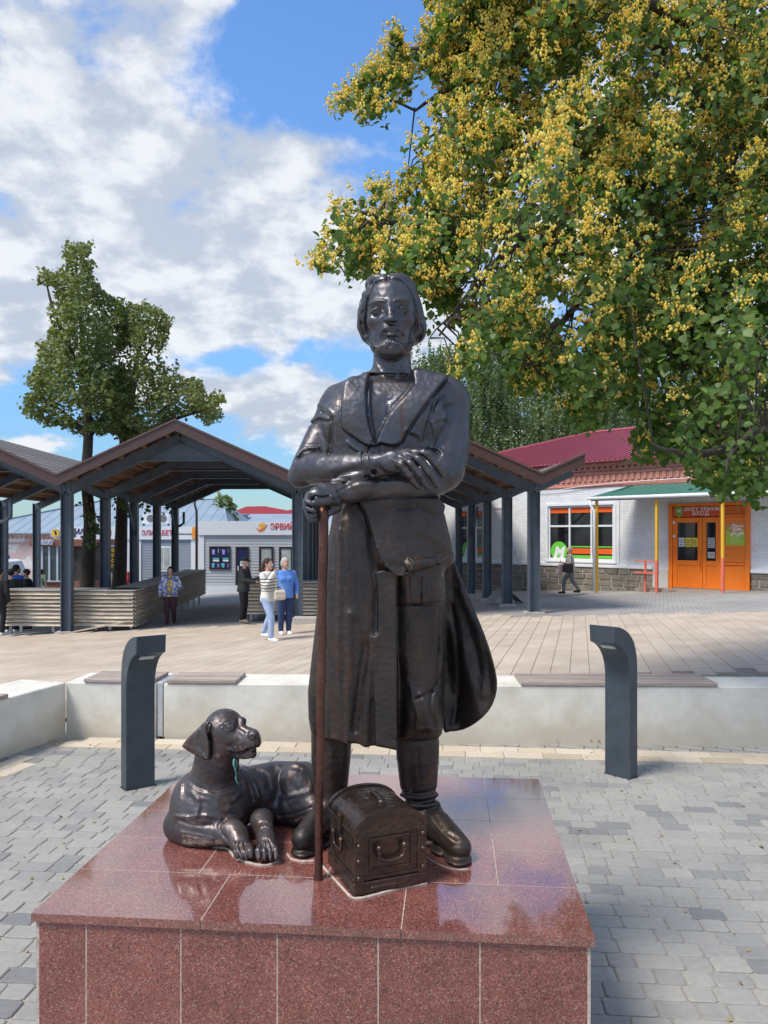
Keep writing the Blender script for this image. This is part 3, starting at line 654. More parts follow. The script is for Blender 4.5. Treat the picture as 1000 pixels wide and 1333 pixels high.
def build_plinth():
    FL = Vector((-1.077, 2.343, 0)); FR = Vector((0.604, 2.197, 0)); BR_ = Vector((0.741, 3.614, 0))
    ex = (FR-FL).normalized(); ey = Vector((-ex.y, ex.x, 0)); W = (FR-FL).length; D = 1.43; o = FL.copy()
    t = empty('plinth', (o.x, o.y, 0), math.atan2(ex.y, ex.x), 'square plinth faced with speckled red granite slabs under the bronze figures', 'plinth')
    T = 0.026; g = 0.0034
    Mi = Matrix.Rotation(-math.atan2(ex.y, ex.x), 4, 'Z') @ Matrix.Translation(-o)
    def loc(px, py, z=PZ): Y = (CH-z)*F/(py-HY); p = Mi @ at(px, py, Y); return p.x, p.y
    m = MB(); m.box(0.0108, W-0.0108, 0.0108, D-0.0108, 0, PZ-T-0.006); m.build('core', GROUT, t)
    m = MB(); m.box(0.006, W-0.006, 0.006, D-0.006, PZ-T+0.0015, PZ-0.0004); m.build('mortar_bed', GROUT, t)
    y1 = 0.315; ys = [y1, 0.60, 0.88, 1.15, D]      # rows going back
    x_in = loc(649, 1153)[0]
    def slab(x0, x1, y0, y1_): m = MB(); m.box(x0+g/2*(x0>0), x1-g/2*(x1<W), y0+g/2*(y0>0), y1_-g/2*(y1_<D), PZ-T, PZ); m.build('top_slab', GR_TOP, t)
    xs = [0, loc(262,1197)[0], loc(522,1212)[0], W]
    for a, b in zip(xs[:-1], xs[1:]): slab(a, b, 0, y1)
    for i in range(4):
        slab(x_in, W, ys[i], ys[i+1])
        b = [0, 0.42, 0.86, x_in] if i % 2 == 0 else [0, 0.30, 0.72, 1.08, x_in]
        for a, c in zip(b[:-1], b[1:]): slab(a, c, ys[i], ys[i+1])
    # front, side and back facing slabs
    fx = [0.018] + [Mi_x for Mi_x in [ (Mi @ at(px, 1260, 2.343-0.087*((px-40)/735.0)*1.68)).x for px in (110, 234, 360, 492, 625)]] + [W-0.018]
    zt = PZ-T-0.004
    for a, b in zip(fx[:-1], fx[1:]):
        m = MB(); m.box(a+g/2, b-g/2, 0.010, 0.030, 0.002, zt); m.build('front_slab', GR_FRONT, t, bevel=0.0012)
    for k in range(5):
        a = 0.030+(D-0.06)*k/5; b = 0.030+(D-0.06)*(k+1)/5
        m = MB(); m.box(W-0.030, W-0.010, a+g/2, b-g/2, 0.002, zt); m.build('side_slab', GR_FRONT, t, bevel=0.0012)
        m = MB(); m.box(0.010, 0.030, a+g/2, b-g/2, 0.002, zt); m.build('side_slab', GR_FRONT, t, bevel=0.0012)
    for k in range(6):
        a = 0.018+(W-0.036)*k/6; b = 0.018+(W-0.036)*(k+1)/6
        m = MB(); m.box(a+g/2, b-g/2, D-0.030, D-0.010, 0.002, zt); m.build('back_slab', GR_FRONT, t, bevel=0.0012)
    m = MB(); m.box(0.014, W-0.016, 0.012, 0.02, zt, PZ-T); m.build('mortar_line', GROUT, t)
    # mortar fillets left round the feet of the bronzes
    def bead(pts, r):
        m = MB(); m.tube([Mi @ Vector((x, y, PZ+0.001)) for x, y in pts], [r*(0.8+0.4*rng.random()) for _ in pts], 6, cap=True); m.build('mortar_fillet', GROUT, t, smooth=True)
    def row(pts): return [tuple(at(px, py, (CH-PZ)*F/(py-HY)))[:2] for px, py in smooth_pts(pts, 3)]
    bead(row([(224,1085),(232,1093),(250,1099),(275,1103),(296,1105),(304,1114),(316,1121),(333,1126),(348,1127),(362,1122)]), 0.006)
    bead(row([(420,1128),(428,1137),(441,1151),(452,1163),(461,1170),(480,1168),(520,1157),(556,1151)]), 0.005)
    bead(row([(374,1112),(380,1119),(395,1122),(411,1121)]), 0.005); bead(row([(552,1114),(568,1124),(590,1132),(612,1132)]), 0.003)
build_plinth()
# ------------------------------------------------------------------ bronze
def bronze(name, c1, c2, rough=0.36, patina=0.35, brown=0.0):
    m = bpy.data.materials.new(name); m.use_nodes = True; nt = m.node_tree; b = nt.nodes['Principled BSDF']; N = nt.nodes.new; L = nt.links.new
    tc = N('ShaderNodeTexCoord')
    n1 = N('ShaderNodeTexNoise'); n1.inputs['Scale'].default_value = 5.0; n1.inputs['Detail'].default_value = 8; n1.inputs['Roughness'].default_value = 0.65; L(tc.outputs['Object'], n1.inputs['Vector'])
    mr = N('ShaderNodeMapRange'); mr.inputs['From Min'].default_value = 0.35; mr.inputs['From Max'].default_value = 0.68; L(n1.outputs['Fac'], mr.inputs['Value'])
    mx = N('ShaderNodeMix'); mx.data_type = 'RGBA'; mx.inputs[6].default_value = (*c1, 1); mx.inputs[7].default_value = (*c2, 1); L(mr.outputs[0], mx.inputs[0])
    # worn streaks running down
    mp = N('ShaderNodeMapping'); mp.inputs['Scale'].default_value = (9, 9, 1.2); L(tc.outputs['Object'], mp.inputs[0])
    n2 = N('ShaderNodeTexNoise'); n2.inputs['Scale'].default_value = 3.0; n2.inputs['Detail'].default_value = 6; L(mp.outputs[0], n2.inputs['Vector'])
    m2 = N('ShaderNodeMapRange'); m2.inputs['From Min'].default_value = 0.56; m2.inputs['From Max'].default_value = 0.75; L(n2.outputs['Fac'], m2.inputs['Value'])
    mx2 = N('ShaderNodeMix'); mx2.data_type = 'RGBA'; L(m2.outputs[0], mx2.inputs[0]); L(mx.outputs[2], mx2.inputs[6]); mx2.inputs[7].default_value = (0.11, 0.06, 0.04, 1)
    # verdigris caught in small spots
    n3 = N('ShaderNodeTexNoise'); n3.inputs['Scale'].default_value = 16.0; n3.inputs['Detail'].default_value = 6; L(tc.outputs['Object'], n3.inputs['Vector'])
    m3 = N('ShaderNodeMapRange'); m3.inputs['From Min'].default_value = 0.62; m3.inputs['From Max'].default_value = 0.82; m3.inputs['To Max'].default_value = patina; L(n3.outputs['Fac'], m3.inputs['Value'])
    mx3 = N('ShaderNodeMix'); mx3.data_type = 'RGBA'; L(m3.outputs[0], mx3.inputs[0]); L(mx2.outputs[2], mx3.inputs[6]); mx3.inputs[7].default_value = (0.10, 0.16, 0.15, 1)
    L(mx3.outputs[2], b.inputs['Base Color']); b.inputs['Metallic'].default_value = 0.75
    m4 = N('ShaderNodeMapRange'); m4.inputs['From Min'].default_value = 0.3; m4.inputs['From Max'].default_value = 0.7; m4.inputs['To Min'].default_value = rough-0.09; m4.inputs['To Max'].default_value = rough+0.14
    L(n3.outputs['Fac'], m4.inputs['Value']); L(m4.outputs[0], b.inputs['Roughness'])
    # hammered skin
    v = N('ShaderNodeTexVoronoi'); v.feature = 'SMOOTH_F1'; v.inputs['Scale'].default_value = 46.0; v.inputs['Smoothness'].default_value = 0.35; v.inputs['Randomness'].default_value = 1.0; L(tc.outputs['Object'], v.inputs['Vector'])
    v2 = N('ShaderNodeTexNoise'); v2.inputs['Scale'].default_value = 24.0; v2.inputs['Detail'].default_value = 4; L(tc.outputs['Object'], v2.inputs['Vector'])
    ad = N('ShaderNodeMath'); ad.operation = 'MULTIPLY_ADD'; L(v2.outputs['Fac'], ad.inputs[0]); ad.inputs[1].default_value = 1.5; L(v.outputs['Distance'], ad.inputs[2])
    bp = N('ShaderNodeBump'); bp.inputs['Strength'].default_value = 0.5; bp.inputs['Distance'].default_value = 0.0036; L(ad.outputs[0], bp.inputs['Height']); L(bp.outputs[0], b.inputs['Normal'])
    return m
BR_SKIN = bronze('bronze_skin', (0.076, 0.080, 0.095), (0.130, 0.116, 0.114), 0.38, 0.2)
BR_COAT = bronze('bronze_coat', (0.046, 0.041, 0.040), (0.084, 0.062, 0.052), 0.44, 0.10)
BR_DOG = bronze('bronze_dog', (0.080, 0.076, 0.080), (0.16, 0.125, 0.115), 0.40, 0.6)
BR_CHEST = bronze('bronze_chest', (0.065, 0.047, 0.039), (0.13, 0.080, 0.056), 0.30, 0.3)
BR_STAFF = bronze('bronze_staff', (0.085, 0.038, 0.028), (0.16, 0.07, 0.05), 0.42, 0.05)

PZ = 0.69     # plinth top
statue = empty('statue', (0.0, 2.93, PZ), 0, 'bronze statue of a bearded man in a long coat with crossed arms', 'statue')
ST0 = (0.0, 2.93, PZ)

def build_statue_upper():
    f = Field((-0.44, 2.50, 1.80), (0.42, 3.24, 2.92), 0.0034)
    # --- torso
    S = lambda py, x0, x1, d, b: (PP(0, py, d)[2], PP((x0+x1)/2, py, d)[0], 2.95+d, (PP(x1, py, d)[0]-PP(x0, py, d)[0])/2, b)
    f.loft([S(655, 432, 572, 0.0, 0.155), S(620, 424, 576, 0.0, 0.165), S(585, 420, 580, 0.0, 0.172), S(550, 422, 582, 0.005, 0.168), S(520, 428, 588, 0.01, 0.15), S(505, 440, 584, 0.015, 0.125), S(495, 456, 572, 0.02, 0.09), S(488, 474, 552, 0.02, 0.06)], k=0.02, p=2.3)
    f.ball(PP(462, 545, -0.085), (0.115, 0.085, 0.10), k=0.05); f.ball(PP(540, 543, -0.085), (0.115, 0.085, 0.10), k=0.05)
    # trapezius and neck
    f.cone(PP(510, 505, 0.01), PP(511, 450, 0.015), 0.078, 0.070, k=0.02)
    f.cone(PP(500, 497, 0.03), PP(440, 517, 0.02), 0.045, 0.05, k=0.04); f.cone(PP(530, 502, 0.03), PP(575, 512, 0.02), 0.050, 0.055, k=0.03)
    # --- shoulders, upper arms
    f.ball(PP(439, 533, 0.01), (0.068, 0.085, 0.078), k=0.03); f.ball(PP(578, 523, 0.01), (0.098, 0.095, 0.10), k=0.03)
    f.chain([PP(436, 534, 0.01), PP(418, 568, -0.01), PP(404, 604, -0.04)], [0.062, 0.058, 0.064], k=0.02)
    f.chain([PP(583, 528, 0.01), PP(584, 575, -0.02), PP(575, 610, -0.06)], [0.083, 0.082, 0.088], k=0.02)
    # --- lower forearm (his left), sleeve mass
    f.chain([PP(568, 616, -0.09), PP(530, 628, -0.16), PP(480, 637, -0.20), PP(452, 644, -0.225)], [0.082, 0.066, 0.043, 0.031], k=0.012)
    f.cone(PP(558, 628, -0.12), PP(500, 642, -0.17), 0.055, 0.035, k=0.02)
    f.ball(PP(470, 632, -0.235), (0.05, 0.03, 0.035), k=0.02)
    # --- upper forearm (his right)
    f.chain([PP(402, 610, -0.06), PP(425, 610, -0.135), PP(455, 606, -0.205), PP(482, 603, -0.245)], [0.062, 0.058, 0.045, 0.037], k=0.012)
    f.cone(PP(400, 612, -0.05), PP(390, 620, -0.05), 0.055, 0.045, k=0.02)
    f.cone(PP(478, 603, -0.245), PP(497, 600, -0.262), 0.030, 0.028, k=0.004)
    # cuff edge and hanging sleeve tip
    f.sheet([(430,622),(472,612),(471,596),(476,594),(478,620),(452,627),(430,630)], lambda u, v: -0.215-0.0006*(u-430), 0.028, k=0.01, rnd=0.01)
    f.stroke([(471,590),(473,604),(476,620)], 1.2, -0.006, d1=-0.15); f.stroke([(478,590),(479,604),(481,616)], 1.8, 0.004, d1=-0.15)
    # --- his right hand lying on the other arm
    f.ball(PP(514, 598, -0.268), (0.047, 0.026, 0.034), k=0.012); f.ball(PP(534, 597, -0.262), (0.046, 0.025, 0.033), k=0.012, rot=Matrix.Rotation(R(30),3,'Y'))
    f.ball(PP(505, 606, -0.27), (0.034, 0.024, 0.022), k=0.01, rot=Matrix.Rotation(R(30),3,'Y'))
    fin = [([(512,600,-.282),(523,605,-.29),(534,618,-.287),(544.5,633.5,-.262)],), ([(522,596,-.285),(535,604,-.294),(547,618,-.288),(557,634,-.258)],),
           ([(531,592,-.282),(545,598,-.29),(558,615,-.28),(569.5,632,-.245)],), ([(538,589,-.27),(554,590,-.275),(567,604,-.262),(577,618,-.228)],)]
    for (p,) in fin:
        P_ = [PP(*q) for q in p]
        f.chain(P_, [0.0125, 0.0150, 0.0135, 0.0110], k=0.003)
        for j in (1, 2): f.ball(P_[j]+np.array([0,-0.003,0]), 0.0148 if j == 1 else 0.0135, k=0.004)
        f.ball(P_[3]+np.array([-0.001,-0.001,0.002]), (0.0105,0.0115,0.0125), k=0.003)
    for (p,) in fin:   # nails and joint creases
        (x0,y0,_),(x1,y1,_),(x2,y2,_),(x3,y3,_) = p
        f.stroke([(x3-1.8,y3-2.8),(x3+1.8,y3-4.2)], 0.8, -0.003, d1=-0.15, sm=False)
        f.stroke([(x2-2.4,y2+0.6),(x2+2.2,y2-1.6)], 0.8, -0.0022, d1=-0.15, sm=False)
    for a, b in ((0,1),(1,2),(2,3)):
        m = [((fin[a][0][j][0]+fin[b][0][j][0])/2, (fin[a][0][j][1]+fin[b][0][j][1])/2) for j in (1,2,3)]
        f.stroke([(m[0][0]-3, m[0][1]-3)]+m, 1.1, -0.005, d1=-0.13)
    for x, y in ((519,601),(531,598),(542,594),(551,590)): f.stroke([(x-9,y-3),(x-2,y)], 1.5, 0.0022, d1=-0.15, sm=False)
    # rolled cuff under the hand
    f.chain([PP(487,614.5,-0.255), PP(520,607,-0.235), PP(530,612,-0.22)], [0.022, 0.022, 0.018], k=0.004)
    f.cone(PP(484.0,615.2,-0.285), PP(489,614.2,-0.262), 0.0125, 0.010, k=0.002, op='cut')
    f.stroke([(484,608),(487.5,612),(487,618),(484.5,622)], 0.9, 0.003, d1=-0.15)
    # --- his left hand closed over the staff head
    f.chain([PP(455,643,-0.225), PP(440,641,-0.245), PP(424,640,-0.265)], [0.030, 0.031, 0.030], k=0.01)
    f.ball(PP(414, 646, -0.275), (0.036, 0.040, 0.036), k=0.012); f.ball(PP(430, 648, -0.265), (0.035, 0.034, 0.030), k=0.015)
    for p, r in (([(413,637,-.285),(402,645,-.30),(400,653,-.325),(409,658,-.345)],.0125), ([(409,641,-.27),(399,652,-.285),(400,661,-.315),(408,665,-.338)],.0125),
                 ([(406,646,-.255),(399,660,-.27),(402,669,-.30),(409,671,-.322)],.0118), ([(405,652,-.24),(401,668,-.26),(405,676,-.285),(411,676,-.30)],.0105)):
        f.chain([PP(*q) for q in p], [r*0.95, r*1.08, r*1.02, r*0.9], k=0.004)
    f.chain([PP(438,652,-.275), PP(428,652,-.312), PP(418,654,-.335), PP(409,654.5,-.352)], [0.017, 0.0165, 0.0145, 0.011], k=0.006)   # thumb
    f.stroke([(428,646),(418,648),(411,646),(407,650)], 1.3, -0.007, d1=-0.2); f.stroke([(404,658.5),(414,661.5),(424,660)], 1.1, -0.006, d1=-0.2)
    f.stroke([(400,657),(406,661)], 1.0, -0.005, d1=-0.2, sm=False); f.stroke([(401,666),(408,668)], 1.0, -0.004, d1=-0.2, sm=False)
    f.chain([PP(437,660,-.25), PP(426,668,-.27), PP(419,669,-.285)], [0.022, 0.015, 0.012], k=0.01)
    # --- armpit creases, folds of the sleeves
    f.stroke([(433,545),(432,565),(429,590)], 3.0, -0.010, d1=0.02); f.stroke([(565,522),(562,537),(556,557),(551,577)], 3.2, -0.010, d1=0.02)
    f.stroke([(405,552),(416,547),(427,550)], 1.6, -0.006); f.stroke([(403,549),(416,542),(428,545)], 1.8, 0.004)
    f.stroke([(414,527),(424,530),(434,540),(436,552)], 1.8, 0.005); f.stroke([(419,536),(426,540),(430,548)], 1.5, -0.005)
    f.stroke([(386,600),(396,590),(410,587)], 1.8, -0.006); f.stroke([(387,593),(398,583),(414,583)], 1.9, 0.008); f.stroke([(392,590),(402,580),(415,579)], 1.2, -0.004)
    f.stroke([(566,535),(572,524),(582,519)], 1.8, 0.006); f.stroke([(570,540),(578,529),(590,527)], 1.7, -0.006); f.stroke([(566,530),(570,519),(578,514)], 1.5, -0.005)
    f.stroke([(566,553),(576,548),(588,552)], 1.8, -0.004); f.stroke([(560,590),(566,570),(563,550)], 2.0, 0.006)
    f.stroke([(555,585),(566,586),(572,592),(569,600)], 1.6, -0.005); f.stroke([(562,583),(571,584),(578,592)], 1.5, 0.005)
    f.stroke([(600,575),(597,600),(588,622)], 2.0, 0.004)
    f.stroke([(440,640),(470,626),(505,622)], 1.3, -0.006, d1=-0.12); f.stroke([(448,634),(478,629),(520,628),(560,634)], 4, 0.004, d1=-0.1)
    f.stroke([(430,612),(450,607),(470,600)], 5, 0.005, d1=-0.1); f.stroke([(400,628),(430,622),(455,624)], 2.5, -0.005, d1=-0.08)
    # --- shirt front and lapels (open V)
    V = smooth_pts([(480,486),(483,500),(482,520),(484,545),(487,565),(488,577),(492,569),(500,550),(512,531),(530,512),(539,497),(535,487)], 3)
    f.relief(V, -0.016, 1.3)
    f.sheet(smooth_pts([(448,506),(450,496),(459,490),(472,489),(480,485),(481,492),(478,507),(478,527),(480,548),(484,563),(487,574),(480,578),(468,571),(457,563),(447,554),(446,533)],2,True), lambda u, v: -0.150+0.0011*np.clip(520-v,0,60)*1.6+0*u, 0.012, k=0.012, rnd=0.006)
    lap1 = [(447,506),(450,496),(458,491),(471,491),(478,486),(480,492),(477,505),(477,525),(479,548),(484,566),(489,577),(481,581),(468,574),(457,566),(446,557),(445,535)]
    f.relief(smooth_pts(lap1, 2, True), 0.015, 1.0)
    f.sheet(smooth_pts([(540,480),(553,480),(566,485),(582,489),(573,500),(554,525),(535,552),(523,574),(510,577),(497,574),(492,572),(499,552),(511,533),(529,514),(539,499),(538,488)],2,True), lambda u, v: -0.150+0.0011*np.clip(520-v,0,60)*1.6+0*u, 0.012, k=0.012, rnd=0.006)
    lap2 = [(539,480),(552,481),(566,486),(583,489),(574,500),(555,525),(535,553),(523,576),(510,580),(495,577),(489,580),(492,569),(500,551),(512,532),(530,513),(540,498),(538,488)]
    f.relief(smooth_pts(lap2, 2, True), 0.017, 1.0)
    f.stroke([(584,490),(574,502),(556,526),(536,554),(524,576)], 1.5, -0.008); f.stroke([(445,508),(443,535),(444,557),(456,569),(470,578)], 1.5, -0.004)
    f.stroke([(480,490),(478,505),(478,527),(480,548),(485,566),(489,578)], 1.3, -0.008); f.stroke([(538,497),(528,512),(511,530),(499,550),(491,569)], 1.2, -0.004)
    f.stroke([(540,482),(531,505),(515,525)], 1.0, -0.003)
    f.stroke([(505,530),(503,545),(498,556)], 0.9, -0.004); f.stroke([(509,524),(508,540)], 0.8, 0.002); f.stroke([(487,510),(500,520),(508,522)], 2, -0.002)
    # shirt collar band round the neck, throat
    f.stroke([(486,490),(497,494),(513,495),(528,491),(536,486)], 1.2, 0.002, d1=0.1)
    f.stroke([(489,473),(496,484),(503,492)], 1.8, 0.004, d1=0.1); f.stroke([(529,470),(523,482),(518,490)], 1.6, 0.003, d1=0.1)
    f.ball(PP(518,490,-0.065), (0.012,0.012,0.009), k=0.01)
    f.stroke([(487,572),(480,588),(476,592)], 1.3, -0.006); f.stroke([(523,577),(514,586)], 1.2, -0.005); f.stroke([(496,578),(495,590)], 1.6, -0.005)
    f.stroke([(452,575),(461,583),(470,588)], 2.2, 0.006); f.stroke([(530,560),(545,566),(552,580)], 3.5, 0.006)
    # --- head
    hx = 509
    f.ball(PP(511, 404, 0.015), (0.104, 0.122, 0.118), k=0.01)
    f.ball(PP(508.5, 388, -0.055), (0.086, 0.075, 0.075), k=0.02)                  # forehead
    f.chain([PP(508,410,-0.055), PP(508.5,436,-0.065), PP(509,450,-0.07)], [0.090, 0.073, 0.050], k=0.02)   # face down to chin
    f.ball(PP(509, 452, -0.085), (0.052, 0.040, 0.036), k=0.02)
    f.cone(PP(480,432,0.01), PP(498,456,-0.05), 0.028, 0.026, k=0.02); f.cone(PP(538,430,0.01), PP(520,456,-0.05), 0.028, 0.026, k=0.02)
    f.ball(PP(487,418,-0.085), (0.028,0.028,0.024), k=0.02); f.ball(PP(530,417,-0.085), (0.028,0.028,0.024), k=0.02)     # cheekbones
    # hair mass: sides and back, parted in the middle
    f.loft([(PP(0,446,0.04)[2], PP(511,0,0.04)[0], 3.0, 0.104, 0.085), (PP(0,430,0.04)[2], PP(511.5,0,0.04)[0], 2.995, 0.124, 0.10), (PP(0,415,0.04)[2], PP(511,0,0.04)[0], 2.99, 0.128, 0.115), (PP(0,395,0.04)[2], PP(510.5,0,0.04)[0], 2.98, 0.107, 0.122), (PP(0,378,0.04)[2], PP(509.5,0,0.04)[0], 2.975, 0.091, 0.11)], k=0.03)
    f.chain([PP(503,364,-0.05), PP(488,371,-0.055), PP(478,385,-0.045), PP(473,403,-0.03), PP(472,425,-0.01), PP(476,440,0.005)], [0.016,0.022,0.022,0.022,0.022,0.015], k=0.012)
    f.chain([PP(507,363,-0.05), PP(522,367,-0.055), PP(534,380,-0.045), PP(541,398,-0.03), PP(545,420,-0.005), PP(544,440,0.02)], [0.016,0.022,0.022,0.022,0.026,0.018], k=0.012)
    f.ball(PP(494,371,0.01), (0.055,0.10,0.028), k=0.02); f.ball(PP(519,371,0.01), (0.060,0.10,0.028), k=0.02)
    f.ball(PP(548,428,0.01), (0.022,0.04,0.045), k=0.01)
    # eye sockets, brows
    FR = dict(d0=-0.3, d1=-0.02)
    f.dent(PP(491,403,-0.135), (0.028,0.03,0.018), -0.016); f.dent(PP(524.5,401,-0.135), (0.028,0.03,0.018), -0.016)
    f.stroke([(480.5,396),(486,393),(494,391.3),(501.5,391.6)], 1.8, 0.006, **FR); f.stroke([(514,390.8),(521,390.5),(528,389.5),(533,392.5)], 1.8, 0.006, **FR)
    f.stroke([(480,394),(487,389.8),(495,389.8),(502,392)], 1.2, 0.003, **FR); f.stroke([(514,391),(522,387),(529,387),(534,390)], 1.2, 0.003, **FR)
    f.stroke([(506,388),(506.5,392)], 1.0, -0.002, **FR)
    # nose
    f.chain([PP(507.5,393,-0.128), PP(508,404,-0.142), PP(508.8,413.5,-0.160)], [0.0115,0.0115,0.0120], k=0.014)
    f.ball(PP(508.8,415,-0.163), (0.0135,0.013,0.0115), k=0.008); f.ball(PP(503.6,416.5,-0.147), (0.010,0.013,0.0095), k=0.006); f.ball(PP(514,416.5,-0.147), (0.010,0.013,0.0095), k=0.006)
    f.ball(PP(505.8,420.6,-0.157), (0.0045,0.008,0.0040), k=0.003, op='cut'); f.ball(PP(511.8,420.6,-0.157), (0.0045,0.008,0.0040), k=0.003, op='cut')
    f.stroke([(499.5,418),(501,421.5)], 1.1, -0.004, **FR); f.stroke([(517.5,417),(517,421)], 1.1, -0.004, **FR)
    # eyeballs and lids
    for ex, ey, w in ((490.5, 405.0, 7.2), (525.2, 403.2, 6.6)):
        f.ball(PP(ex, ey, -0.117), (0.0180,0.0155,0.0130), k=0.003)
        up = [(ex-w, ey+1.2), (ex-w*0.55, ey-2.6), (ex, ey-3.7), (ex+w*0.55, ey-2.8), (ex+w, ey+1.0)]
        lo = [(ex-w, ey+1.2), (ex-w*0.5, ey+3.4), (ex, ey+4.1), (ex+w*0.5, ey+3.2), (ex+w, ey+1.0)]
        f.stroke(up, 1.2, 0.0060, **FR); f.stroke(lo, 1.3, 0.0032, **FR)
        f.stroke([(x, y-2.4) for x, y in up], 1.0, -0.0050, **FR); f.stroke([(x, y+2.6) for x, y in lo], 1.6, -0.0022, **FR)
        ring = [(ex+2.5*math.cos(a), ey+2.5*math.sin(a)) for a in np.linspace(0, 2*math.pi, 13)]
        f.stroke(ring, 0.5, -0.0010, sm=False, **FR); f.stroke([(ex-0.4,ey-0.4),(ex+0.4,ey)], 1.1, -0.003, sm=False, **FR)
        f.stroke([(ex-w-1,ey+1.6),(ex-w+1,ey+1)], 1.0, -0.003, sm=False, **FR); f.stroke([(ex+w-1,ey+1),(ex+w+1,ey+1.2)], 1.0, -0.004, sm=False, **FR)
    # cheeks, nasolabial
    f.stroke([(501,420),(496,427),(492.5,437)], 2.0, -0.004, **FR); f.stroke([(517,420),(522,426),(526,436)], 2.0, -0.004, **FR)
    f.dent(PP(488,432,-0.12), (0.022,0.03,0.030), -0.006); f.dent(PP(531,431,-0.12), (0.022,0.03,0.030), -0.006)
    f.ball(PP(509.5,430,-0.112), (0.036,0.028,0.030), k=0.02)
    f.ball(PP(510,435.2,-0.138), (0.019,0.009,0.0068), k=0.007); f.ball(PP(510,430.6,-0.139), (0.018,0.008,0.0045), k=0.006)
    f.chain([PP(508.3,425.3,-0.145), PP(501.5,427.8,-0.141), PP(496.5,432.5,-0.130), PP(493.8,438.5,-0.117)], [0.0068,0.0085,0.0070,0.0030], k=0.003)
    f.chain([PP(510.3,425.2,-0.145), PP(517.5,427.2,-0.140), PP(523,431.3,-0.128), PP(526.6,437,-0.114)], [0.0068,0.0085,0.0070,0.0030], k=0.003)
    f.groove3([PP(501,433,-0.136), PP(506,432.6,-0.144), PP(510,433,-0.147), PP(514,432.3,-0.144), PP(519,432.6,-0.135)], 0.0036, -0.0060)
    f.groove3([PP(509.3,421.8,-0.145), PP(509.4,425.2,-0.15)], 0.004, -0.003); f.stroke([(502,439.3),(510,440.6),(518,438.8)], 1.6, -0.003, **FR)
    for t in range(5):
        f.stroke([(506-2.4*t,424.8+1.5*t),(503-2.3*t,429+1.9*t)], 0.45, -0.0016, sm=False, **FR); f.stroke([(512+2.8*t,424.6+1.4*t),(515+2.7*t,428.6+1.7*t)], 0.45, -0.0016, sm=False, **FR)
    # beard: short tufts along the jaw
    bl = smooth_pts([(483,449),(489,450),(496,449),(503,445),(509,443),(516,444.5),(523,448),(530,449),(536,446)], 4)
    f.relief(smooth_pts([(481,446),(489,449.5),(496,448.5),(503,444.6),(509,442.6),(516,444),(523,447.6),(530,448.5),(537,445),(535,457),(524,464),(511,468),(496,465),(486,459)],2,True), 0.014, 1.2, d0=-0.3, d1=0.0)
    for i, (x, y) in enumerate(bl):
        cx = (x-509)/26.0; f.stroke([(x, y+0.5), (x+1.2*math.sin(i*2.1)-cx*0.5, y+6), (x-cx*2.5+0.8*math.sin(i*1.3), y+9)], 0.75, -0.0050 if i % 2 else 0.0030, d0=-0.3, d1=0.02)
    f.stroke([(484,461),(497,466),(510,468.5),(524,465.5),(535,459)], 1.6, -0.006, d0=-0.25, d1=0.0)
    # hairline and strands
    f.stroke([(505,365.5),(495,366),(486.5,373),(480.5,386),(478,399),(476.8,412),(477,428),(479.5,443)], 1.2, -0.006, d0=-0.3, d1=0.02)
    f.stroke([(506,365.5),(518,363.8),(529,371.5),(537,385),(541,400),(542.3,418),(541,434)], 1.2, -0.006, d0=-0.3, d1=0.02)
    pass
    hc = PP(510.5, 404, 0.012)
    for sg in (-1, 1):
        for yj in np.linspace(-0.82, 0.95, 12):
            ph = 0.25*math.sin(yj*9+sg); pts = []
            for tt_ in np.linspace(R(12), R(118), 9):
                w = math.sqrt(max(0.02, 1-0.62*yj*yj)); pts.append(hc+np.array((sg*0.131*math.sin(tt_)*w, 0.125*yj+0.02*math.sin(tt_*2+ph), 0.130*math.cos(tt_)*(0.6+0.4*w))))
            f.groove3(pts, 0.0052, -0.0085)
    f.groove3([PP(505.6,364,-0.10), PP(505.6,359,-0.05), PP(506,356,0.02), PP(506,356,0.08)], 0.008, -0.012)
    # ear showing under the hair on the right, wavy lock on the left
    f.stroke([(549,421),(553,426),(552,435),(547,444)], 1.4, 0.006, d0=-0.2, d1=0.1); f.stroke([(548,426),(549.5,432),(546,440)], 1.2, -0.004, d0=-0.2, d1=0.1)
    f.stroke([(474,404),(470,412),(471,424),(475,436)], 1.2, -0.006, d0=-0.2, d1=0.08)
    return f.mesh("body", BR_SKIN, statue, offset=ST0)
build_statue_upper()
